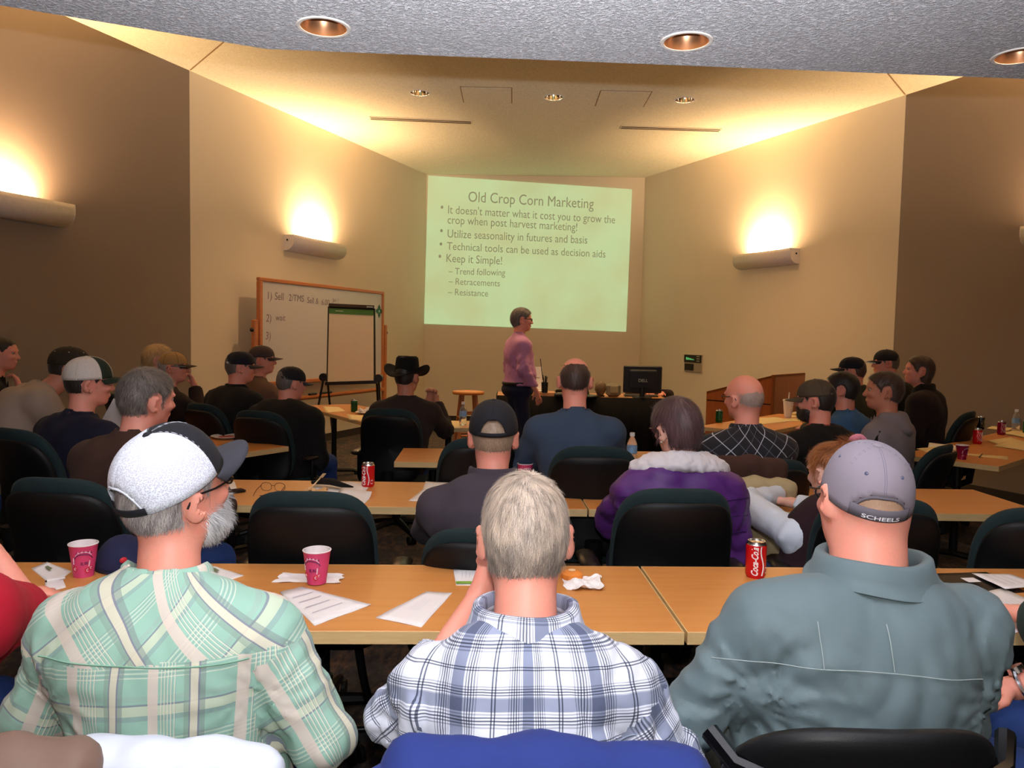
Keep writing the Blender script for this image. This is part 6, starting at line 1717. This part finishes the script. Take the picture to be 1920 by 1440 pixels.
# ============================================================ THINGS ON THE TABLES
TZ = .74
m_soft = plain('white_paper', (236, 230, 228), .8)
m_cream = plain('cream_paper', (222, 200, 150), .85, var=.04)
m_print = plain('grey_print', (196, 190, 200), .8)
def poly_paper(label, corners, z=TZ, th=.0012, mat=None, cat='paper', name='paper_sheet', lines=None, group=None, curl=0.0, mark=None):
    """a sheet lying on a table; corners are pixels of the photograph, in order"""
    P_ = [onz(x, y, z + .001) for x, y in corners]; c = sum(P_) / 4
    t = thing(name, label, cat, (c[0], c[1], z), 0, group)
    Q = [q - np.array([c[0], c[1], 0]) for q in P_]
    def bil(u, v_): return (Q[0] * (1 - u) + Q[1] * u) * (1 - v_) + (Q[3] * (1 - u) + Q[2] * u) * v_
    def fn(u, v_):
        q = bil(u, v_); return (q[0], q[1], .0012 + curl * (max(0, u - .7) / .3) ** 2 + .001 * math.sin(u * 5 + v_ * 3) ** 2)
    v, f = grid(fn, 9, 7); o = mobj('sheet', v, f, mat or m_soft, t, True); solid(o, th, 1)
    if lines:
        for (u0, u1, v0, dv, n) in lines:
            for i in range(n):
                vv = v0 + dv * i; e = u1 - (.15 * ((i * 37) % 5) / 5) * (u1 - u0)
                a = [fn(u0, vv), fn(e, vv), fn(e, vv + abs(dv) * .10), fn(u0, vv + abs(dv) * .10)]
                mobj('print_line', [(x, y, zz + th + .0006) for x, y, zz in a], [(0, 1, 2, 3)], m_print, t, False)
    if mark:
        u0, u1, v0, v1, mm = mark; a = [fn(u0, v0), fn(u1, v0), fn(u1, v1), fn(u0, v1)]
        mobj('printed_mark', [(x, y, zz + th + .0007) for x, y, zz in a], [(0, 1, 2, 3)], mm, t, False)
    return t
def pt(x, y, z=TZ): p = onz(x, y, z); return (float(p[0]), float(p[1]), z)

# --- paper cups
t_ = NT('pink_printed_paper'); n = t_.noise(22, 2); n2 = t_.noise(45, 3)
col = t_.mix(t_.ramp(n, [(.56, 0.0), (.6, 1.0)], 'LINEAR'), lin((206, 64, 112)), lin((120, 30, 70))); col = t_.mix(t_.ramp(n2, [(.64, 0.0), (.67, .8)]), col, lin((240, 190, 200)))
m_cup = t_.set(lin((204, 62, 108)), .45)
m_cupw = plain('white_cup_lining', (236, 226, 226), .4); m_cupd = plain('plum_cup_print', (96, 34, 84), .5); m_cupr = plain('red_cup_print', (200, 36, 48), .5); m_cupl = plain('pale_cup_print', (240, 214, 226), .5)
def paper_cup(label, px, py, rz=0.0, s=1.0, detail=True, z=TZ, body=None):
    p = pt(px, py, z); t = thing('paper_cup', label, 'cup', p, rz, None)
    rb, rt, h = .029 * s, .042 * s, .105 * s
    MB().lathe([(rb, 0), (rb + .0005, .002), (rb, .004), (rt, h - .003)], 36, cap=False).build('cup_wall', body or m_cup, t, True)
    MB().lathe([(rt - .002, h - .003), (rb - .001, .008), (.001, .008)], 36, cap=False).build('lining', m_cupw, t, True)
    MB().tube([(rt * math.cos(a), rt * math.sin(a), h - .002) for a in np.linspace(0, 2 * PI, 37)[:-1]], .0022, 8, closed=True).build('rolled_rim', m_cupw, t, True)
    if detail:
        def W(a, z_): r = rb + (rt - rb) * z_ / h + .0006; return (r * math.sin(a), -r * math.cos(a), z_)
        def curve(pts, r, m): MB().tube([W(a, z_) for a, z_ in pts], r, 5).build('printed_motif', m, t, True)
        def arc(a0, z0, ra, rz_, s0, s1, r, m): curve([(a0 + ra * math.cos(q), z0 + rz_ * math.sin(q)) for q in np.linspace(s0, s1, 14)], r, m)
        arc(0.0, .055 * s, .75, .022 * s, .3, PI - .3, .0016, m_cupd); arc(0.0, .060 * s, .7, .024 * s, .5, PI - .5, .0010, m_cupl)
        for k in range(9):
            a = -.55 + k * .137; z_ = .070 * s + .012 * s * math.cos(a * 1.6); curve([(a, z_), (a + .05, z_ + .006 * s), (a + .08, z_)], .0009, m_cupl if k % 2 else m_cupd)
        for (a, z_, m, q) in ((.35, .024, m_cupr, 1), (-.75, .03, m_cupr, 1), (.62, .03, m_cupr, .8)):
            arc(a, z_ * s, .22 * q, .007 * s * q, 0, 5.5, .0016, m); arc(a + .03, z_ * s, .12 * q, .004 * s * q, .5, 5, .001, m_cupl)
        for a in (.1, .2, .3, -.1, -.2): curve([(a, .043 * s), (a + .02, .052 * s)], .0012, m_cupd)
        curve([(-.15, .042 * s), (.5, .044 * s)], .001, m_cupd); curve([(.45, .036 * s), (.5, .055 * s)], .0018, m_cupl); curve([(-.85, .045 * s), (-.8, .065 * s)], .0016, m_cupl); curve([(-.95, .05 * s), (-.7, .052 * s)], .001, m_cupd)
        MB().lathe([(.006, 0)] * 2, 4) if False else None
    return t
# --- soda cans
m_alu = plain('brushed_aluminium', (210, 208, 205), .25, 1.0, var=.05)
m_red = plain('red_can_lacquer', (206, 18, 26), .25, .25, var=.03); m_canw = plain('white_can_print', (238, 232, 232), .3); m_cang = plain('green_can_lacquer', (20, 92, 40), .25, .3); m_canb = plain('black_can_lacquer', (14, 22, 22), .25, .3); m_canp = plain('cherry_can_lacquer', (150, 22, 62), .25, .3)
def soda_can(label, px, py, mat, rz=0.0, text=None, z=TZ, hgt=.122, blot=None, turn=0.0):
    p = pt(px, py, z); t = thing('soda_can', label, 'can', p, rz)
    MB().lathe([(.024, .002), (.028, .0), (.0295, .004), (.033, .011), (.033, hgt - .014), (.0325, hgt - .012)], 40).build('can_body', mat, t, True)
    MB().lathe([(.0325, hgt - .012), (.0275, hgt - .003), (.0278, hgt), (.026, hgt), (.0255, hgt - .004), (.0, hgt - .0045)], 40, cap=False).build('can_shoulder', m_alu, t, True)
    MB().box(-.006, .006, -.014, .006, hgt - .0045, hgt - .0025, bev=.001).build('pull_tab', m_alu, t)
    def W(a, z_, o=.0007): r = .033 + o; return (r * math.sin(a), -r * math.cos(a), z_)
    if text:
        s_, mt, hh = text; tv, tf = text_mesh(s_, 1.0, shear=.35, bold=.03); xs_ = [q[0] for q in tv]; x0, x1 = min(xs_), max(xs_)
        # lettering climbs the can
        V = [W((-y * hh) / .033 + turn, .012 + (x - x0) / (x1 - x0) * (hgt - .028) , .0008) for x, y, z_ in tv]
        # the can's letters read upward
        mobj('lettering', V, tf, mt, t, False)
        MB().tube([W(turn + .42 + .16 * math.sin(q * 5.5), .012 + (hgt - .026) * q) for q in np.linspace(0, 1, 22)], .0022, 6, flat=.5).build('printed_wave', mt, t, True)
        for k in range(3): MB().box(0, 0, 0, 0, 0, 0) if False else None
        v, f = grid(lambda a, b: W(turn + .85 + a * .35, .018 + b * .02, .0006), 5, 3); o = mobj('nutrition_box', v, f, mt, t, False)
        v, f = grid(lambda a, b: W(turn + .88 + a * .29, .021 + b * .014, .0009), 5, 3); o = mobj('nutrition_box_field', v, f, mat, t, False)
    if blot:
        for k in range(6):
            a0 = -.8 + k * .33; MB().tube([W(a0 + .12 * math.sin(q * 9 + k), .022 + .075 * q, .0006) for q in np.linspace(0, 1, 8)], .0014 + .0006 * (k % 2), 5, flat=.5).build('printed_motif', blot, t, True)
    return t
def bottle(label, px, py, z=TZ, hgt=.20, r=.032):
    p = pt(px, py, z); t = thing('water_bottle', label, 'bottle', p)
    MB().lathe([(r * .8, 0), (r, .006), (r, hgt * .28), (r * .95, hgt * .33), (r, hgt * .38), (r, hgt * .62), (r * .8, hgt * .75), (.013, hgt * .87), (.012, hgt * .92)], 24).build('bottle_body', GLASSY, t, True)
    MB().lathe([(r + .0008, hgt * .38), (r + .0008, hgt * .6)], 24, cap=False).build('label', plain('blue_white_label', (130, 168, 210), .5, var=.35, scale=40), t, True)
    MB().lathe([(.0155, hgt * .9), (.0155, hgt), (.013, hgt + .002)], 18).build('bottle_cap', plain('white_cap_plastic', (225, 225, 230), .4), t, True)
    return t
GLASSY = NT('clear_plastic'); GLASSY.set((.95, .97, 1.0), .08, 0, Transmission_Weight=.9, IOR=1.35); GLASSY = GLASSY.m
def crumple(label, px, py, sx, sy, h, mat, z=TZ, name='napkin', cat='napkin', seed=1, rz=0):
    p = pt(px, py, z); t = thing(name, label, cat, p, rz); r = np.random.default_rng(seed); ph = r.uniform(0, 6, 8)
    def fn(u, v_):
        x, y = (u - .5), (v_ - .5); e = 1 + .06 * math.sin(9 * u + ph[0]) * (abs(y) > .3) + .06 * math.sin(11 * v_ + ph[1]) * (abs(x) > .3)
        zz = h * (.35 + .3 * math.sin(x * 9 + ph[2] + 2 * y) + .25 * math.sin(y * 11 + ph[3] - 3 * x) + .15 * math.sin((x + y) * 22 + ph[4])); return (x * sx * e, y * sy * e, max(.001, zz))
    v, f = grid(fn, 22, 18); o = mobj('crumpled_tissue', v, f, mat, t, False); solid(o, .001, 1); return t
def pen(label, a, b, mat, z=TZ, r=.0042, name='pen'):
    A_, B_ = np.array(pt(*a, z)), np.array(pt(*b, z)); c = (A_ + B_) / 2; t = thing(name, label, 'pen', (c[0], c[1], z))
    P_ = [tuple(A_ - c + (0, 0, r)), tuple((A_ - c) * .82 + (0, 0, r)), tuple((B_ - c) * .95 + (0, 0, r)), tuple(B_ - c + (0, 0, r))]
    MB().tube([P_[0], P_[1]], [.0008, r], 8).build('tip', m_blackp, t, True); MB().tube([P_[1], P_[2], P_[3]], [r, r, r * .8], 8).build('barrel', mat, t, True); return t

# nearest row
m_emb = plain('olive_emblem_print', (110, 120, 90), .7)
poly_paper('white notepad with small green emblem left of the left pink cup', [(98, 1098), (59, 1066), (88, 1054), (134, 1071)], th=.006, name='notepad', cat='notepad', mark=(.5, .72, .45, .62, m_emb))
pen('white ballpoint pen lying below the left notepad', (84, 1093), (122, 1086), m_white_metal)
poly_paper('white sheet corner under the bare arm at the left edge', [(86, 1112), (84, 1092), (118, 1087), (124, 1101)])
paper_cup('pink printed paper cup on the left, before the black chair', 157, 1079, .5)
poly_paper('white notepad with small green emblem, right of the plaid collar', [(398, 1098), (374, 1063), (403, 1062), (457, 1079)], th=.006, name='notepad', cat='notepad', mark=(.5, .72, .4, .6, m_emb))
crumple('white napkin under the pink cup in the middle', 582, 1085, .20, .085, .006, m_soft, seed=3)
paper_cup('pink printed paper cup standing on a napkin', 594, 1092, -.2, z=TZ + .003)
poly_paper('white printed sheet lying right of the green plaid shoulder', [(524, 1110), (566, 1100), (696, 1134), (590, 1173)], lines=[(.15, .8, .25, .16, 4)])
poly_paper('white sheet with grey table print, left of the grey-haired head', [(704, 1158), (800, 1109), (848, 1112), (790, 1176)], lines=[(.35, .75, .35, .06, 5)])
poly_paper('booklet with green spine strip beside the raised hand', [(855, 1097), (850, 1068), (902, 1068), (895, 1097)], th=.004, name='booklet', cat='booklet', lines=[(.35, .8, .3, .15, 3)], mark=(.0, .14, .0, 1.0, plain('apple_green_print', (120, 160, 50), .6)))
crumple('crumpled white napkin beside an orange snack, right of the grey-haired head', 1092, 1096, .12, .13, .022, m_soft, seed=5)
p = pt(1072, 1086); t = thing('snack', 'orange round snack next to the crumpled napkin', 'food', p)
MB().lathe([(.03, 0), (.036, .008), (.034, .02), (.02, .028), (.001, .03)], 20).build('crust', plain('orange_pastry', (226, 132, 46), .6), t, True); MB().ball((0, 0, .03), (.012, .012, .004)).build('topping', plain('pale_icing', (236, 200, 150), .5), t, True)
soda_can('red soda can beside the slate jacket collar in the nearest row', 1416, 1081, m_red, .15, ('Coca-Cola', m_canw, .030), turn=-.25)
t = poly_paper('open black zip folder on the table right of the slate jacket', [(1800, 1118), (1712, 1076), (1850, 1073), (1925, 1110)], th=.008, name='zip_folder', cat='folder', mat=m_blackp, mark=(.42, .62, .42, .6, m_soft))
poly_paper('white lined pad inside the open black folder', [(1885, 1104), (1822, 1075), (1895, 1077), (1960, 1098)], z=TZ + .0105, lines=[(.2, .9, .2, .2, 3)])
poly_paper('large white printed sheet at the right edge below the black folder', [(1903, 1187), (1797, 1120), (1880, 1103), (1990, 1150)], z=TZ + .001, lines=[(.1, .7, .2, .07, 9)])
p = pt(1785, 1107, TZ + .0105); t = thing('calculator', 'small black calculator in the open folder', 'calculator', p, .2)
MB().box(-.03, .03, -.045, .045, 0, .008, bev=.002).build('case', m_shell, t)
for i in range(4):
    for j in range(4): MB().box(-.024 + i * .0125, -.015 + i * .0125, -.04 + j * .013, -.031 + j * .013, .008, .0105).build('key', m_grey, t)
# navy cap lying left of the bearded man
p = pt(232, 1062); t = thing('navy_cap', 'navy cap with a small red mark lying on the table by the plaid collar', 'hat', p, .8)
v, f = grid(lambda u, v_: (.085 * math.sin(v_ * PI / 2 + .001) * math.cos(u * 2 * PI), .10 * math.sin(v_ * PI / 2 + .001) * math.sin(u * 2 * PI), .105 * math.cos(v_ * PI / 2)), 30, 10, True)
o = mobj('crown', v, f, C_('navy_cap_twill', (34, 38, 70), .1), t, True); solid(o, .002, 1)
v, f = grid(lambda u, v_: (.085 * math.cos(-PI / 2 + (u - .5) * 2) , .085 * math.sin(-PI / 2 + (u - .5) * 2) * 1.1 - .07 * v_ * math.cos((u - .5) * 2.6), .004 + .006 * v_), 14, 5); o = mobj('bill', v, f, MATS['navy_cap_twill'], t, True); solid(o, .003, 1)
MB().ball((-.03, -.085, .045), (.012, .004, .010)).build('red_mark', m_cupr, t, True)

# second row
p = (pt(512, 922)); t = thing('eyeglasses', 'folded-open brown wire eyeglasses lying near the green pen', 'glasses', p, -.08)
m_wire = plain('brown_wire_frame', (80, 34, 26), .3, .5)
g = MB()
for s in (-1, 1):
    g.tube([(s * .034 + .026 * math.copysign(abs(math.cos(a)) ** .8, math.cos(a)), .0, .024 + .020 * math.copysign(abs(math.sin(a)) ** .8, math.sin(a))) for a in np.linspace(0, 2 * PI, 25)[:-1]], .0013, 6, closed=True)
g.tube([(-.01, 0, .028), (0, -.002, .032), (.01, 0, .028)], .0013, 6)
g.build('lens_frames', m_wire, t, True)
for s in (-1, 1): MB().tube([(s * .06, 0, .03), (s * .062, -.05, .018), (s * .055, -.10, .004), (s * .05, -.115, .003)], .0016, 6).build('temple', m_wire, t, True)
pen('lime green pen near the eyeglasses', (486, 931), (565, 935), plain('lime_plastic', (120, 170, 40), .4))
p = pt(580, 921); t = thing('plastic_fork', 'pale plastic fork standing in a pastry piece by the eyeglasses', 'fork', p, -.3)
m_fork = plain('cream_plastic', (226, 196, 150), .4)
MB().tube([(0, -.02, .004), (.01, .03, .03), (.018, .07, .055)], .004, 6, flat=.5).build('handle', m_fork, t, True)
for k in range(4): MB().tube([(.012 + k * .005, .075, .056), (.014 + k * .005, .105, .072)], .0014, 5).build('tine', m_fork, t, True)
crumple('torn pastry wrapper by the plastic fork', 592, 922, .11, .05, .02, plain('pastry_paper', (214, 168, 112), .7), seed=9, name='wrapper', cat='wrapper')
poly_paper('white notebook under the black case, second row', [(578, 922), (600, 901), (700, 905), (680, 925)], th=.01, name='notebook', cat='notebook')
p = pt(622, 912, TZ + .012); t = thing('pen_case', 'crumpled black fabric case on the white notebook', 'case', p, -.12)
MB().tube([(-.11, .02, .012), (-.06, .02, .02), (.0, .0, .024), (.06, -.02, .014), (.12, -.03, .008)], [.014, .026, .028, .02, .006], 10, flat=.6, up=(0, 1, 0)).build('case_body', F_BLACK2, t, True); MB().tube([(-.1, .02, .034), (0, .0, .038), (.08, -.02, .02)], .002, 5).build('zipper', m_blackp, t, True)
soda_can('red soda can on the second-row table near the empty chair', 690, 912, m_red, .1, ('Coca-Cola', m_canw, .032), turn=-.35)
poly_paper('curled white sheets before the red soda can', [(606, 936), (640, 922), (697, 930), (678, 950)], lines=[(.1, .8, .3, .15, 3)], curl=.02)
poly_paper('white notebook page at the left elbow of the black-capped person', [(766, 939), (793, 918), (830, 920), (810, 941)])
poly_paper('white pad beside the charcoal sleeve', [(792, 920), (798, 903), (840, 905), (836, 922)], th=.012, name='notepad', cat='notepad')
poly_paper('paper under the black phone case behind the grey beard', [(412, 925), (410, 902), (440, 903), (446, 922)], th=.003)
p = pt(432, 925); t = thing('phone_case', 'black phone case lying behind the grey beard', 'phone', p, .75)
MB().box(-.07, .07, -.022, .022, 0, .014, bev=.004).build('case', m_blackp, t); MB().box(-.06, .06, -.018, .018, .014, .016).build('screen', plain('dark_glass', (20, 20, 26), .08), t)
paper_cup('pink paper cup right of the black strap-back cap', 984, 905, .3)
soda_can('silver soda can behind the pink cup of the second row', 972, 893, m_alu)
poly_paper('white sheet at the purple coat\'s left sleeve', [(1132, 905), (1123, 886), (1150, 888), (1160, 905)], z=TZ + .002)
for i, c in enumerate(([(1360, 925), (1364, 910), (1412, 912), (1410, 927)], [(1375, 948), (1380, 938), (1420, 942), (1418, 950)])):
    poly_paper(('white notepad', 'small white slip')[i] + ' between the purple coat and the pale sleeve', c, th=(.01, .002)[i])
bottle('clear plastic bottle top behind the purple coat\'s fleece collar', 1184, 872, hgt=.20)
# far left front tables
bottle('water bottle on the front table above the black strap-back cap', 868, 797, TZ - .0)
soda_can('green soda can on the angled front-left table', 664, 772, m_cang, .2, blot=m_canb)
poly_paper('cream papers beside the black-jacketed leaner', [(612, 774), (605, 762), (635, 763), (648, 771)], mat=m_cream)
poly_paper('white open booklet near the green can', [(655, 786), (650, 777), (700, 780), (690, 790)], mat=m_cream, th=.012, name='booklet', cat='booklet')
def plate(label, px, py, food, group=None):
    p = pt(px, py); t = thing('paper_plate', label, 'plate', p); MB().lathe([(.001, .004), (.07, .004), (.085, .012), (.11, .02), (.108, .022), (.084, .015), (.07, .007), (.001, .007)], 28, cap=False).build('plate_body', m_soft, t, True)
    MB().ball((0, 0, .012), (.06, .055, .008)).build('food_smear', food, t, True)
plate('paper plate with crumpled napkin beside the green can', 688, 776, m_soft)
crumple('crumpled white napkin on the plate before the flip chart', 694, 772, .2, .14, .05, m_soft, z=TZ + .015, seed=12)
poly_paper('cream notebook by the cowboy hat man\'s elbow', [(800, 800), (830, 788), (880, 790), (862, 803)], mat=m_cream, th=.008, name='notebook', cat='notebook')
crumple('crumpled white napkin pile on the left wing table', 340, 800, .20, .16, .09, m_soft, seed=14)
plate('paper plate with red sauce at the table end near the black bill', 425, 822, plain('red_sauce', (180, 60, 30), .4))
pen('white plastic knife on the plate edge', (418, 818), (444, 814), m_white_metal, z=TZ + .022, name='plastic_knife')
plate('paper plate behind the brown-shirted person', 375, 812, plain('brown_gravy', (120, 80, 40), .5))
p = ony(223, 782, 4.9); t = thing('held_sheet', 'white sheet held up between the navy and brown shirts', 'paper', tuple(p), .3)
v, f = grid(lambda u, v_: ((u - .5) * .16, .02 * math.sin(u * 3), (v_ - .5) * .20), 6, 6); o = mobj('sheet', v, f, m_soft, t, True); solid(o, .001, 0); o.rotation_euler = (.3, .5, 0)
# right wing
paper_cup('pink paper cup on the long right-side table', 1803, 861, .4, body=m_canp, s=.95)
soda_can('red soda can in the middle of the long right-side table', 1832, 832, m_red, .3, blot=m_canw)
soda_can('cherry soda can further along the right-side table', 1877, 815, m_canp, .3, blot=m_canw)
soda_can('black and silver soda can behind the red one', 1838, 805, m_canb, .3, blot=m_alu)
bottle('water bottle at the right frame edge on the long side table', 1904, 809)
soda_can('dark green can cut by the right frame edge', 1925, 813, m_cang)
for i, (lb, c) in enumerate((('cream sheet in front of the pink cup on the right-side table', [(1716, 842), (1780, 848), (1890, 856), (1890, 862)]), ('cream sheet left of the pink cup', [(1718, 841), (1752, 838), (1800, 848), (1744, 851)]), ('cream papers right of the red can', [(1850, 826), (1895, 820), (1935, 832), (1890, 840)]), ('cream sheets at the right frame edge', [(1862, 836), (1890, 826), (1950, 838), (1930, 846)]), ('cream sheet behind the cherry can', [(1850, 803), (1860, 799), (1905, 803), (1890, 808)]), ('loose cream sheet beside the water bottle', [(1880, 812), (1905, 806), (1950, 812), (1930, 822)]))):
    poly_paper(lb, c, mat=m_cream, z=TZ + .001 * i)
poly_paper('stack of white folders near the corner of the right-side table', [(1740, 839), (1742, 830), (1798, 836), (1796, 844)], th=.014, name='folder_stack', cat='folder')
pen('dark pen lying on the sheet right of the pink cup', (1842, 852), (1836, 858), m_blackp, z=TZ + .004)
# front-right table
p = pt(1477, 783); t = thing('drink_cup', 'tall white foam drink cup with straw on the angled front-right table', 'cup', p)
hc = (783 - 748) / FPX * p[1]
MB().lathe([(.034, 0), (.036, .004), (.052, hc - .02), (.053, hc - .02)], 28, cap=False).build('cup_wall', m_soft, t, True)
MB().lathe([(.056, hc - .022), (.057, hc - .012), (.052, hc - .004), (.02, hc), (.001, hc)], 28, cap=False).build('lid', m_white_metal, t, True)
MB().tube([(.0, 0, hc - .02), (.006, 0, hc + .07)], .006, 8).build('straw', m_white_metal, t, True)
for k in range(4): MB().box(.012, .034, -.05 - .001 * k, -.046, hc * .3 + k * .03, hc * .3 + k * .03 + .006).build('printed_line', m_print, t)
soda_can('green soda can left of the bald person in the checked shirt', 1348, 792, m_cang, .1, blot=m_green)
for lb, c in (('large cream sheet right of the checked shirt', [(1420, 797), (1419, 784), (1455, 782), (1492, 789)]), ('cream booklet below the white drink cup', [(1470, 790), (1468, 785), (1510, 783), (1505, 790)]), ('cream papers behind the bearded olive-capped person', [(1482, 782), (1487, 774), (1510, 772), (1515, 782)])):
    poly_paper(lb, c, mat=m_cream)
p = pt(1506, 779); t = thing('food_tray', 'cream foam tray right of the white drink cup', 'tray', p, .6)
MB().box(-.10, .10, -.08, .08, 0, .03, bev=.01).build('tray_body', m_cream, t); MB().box(-.09, .09, -.07, .07, .03, .034, bev=.002).build('tray_lid', m_soft, t)
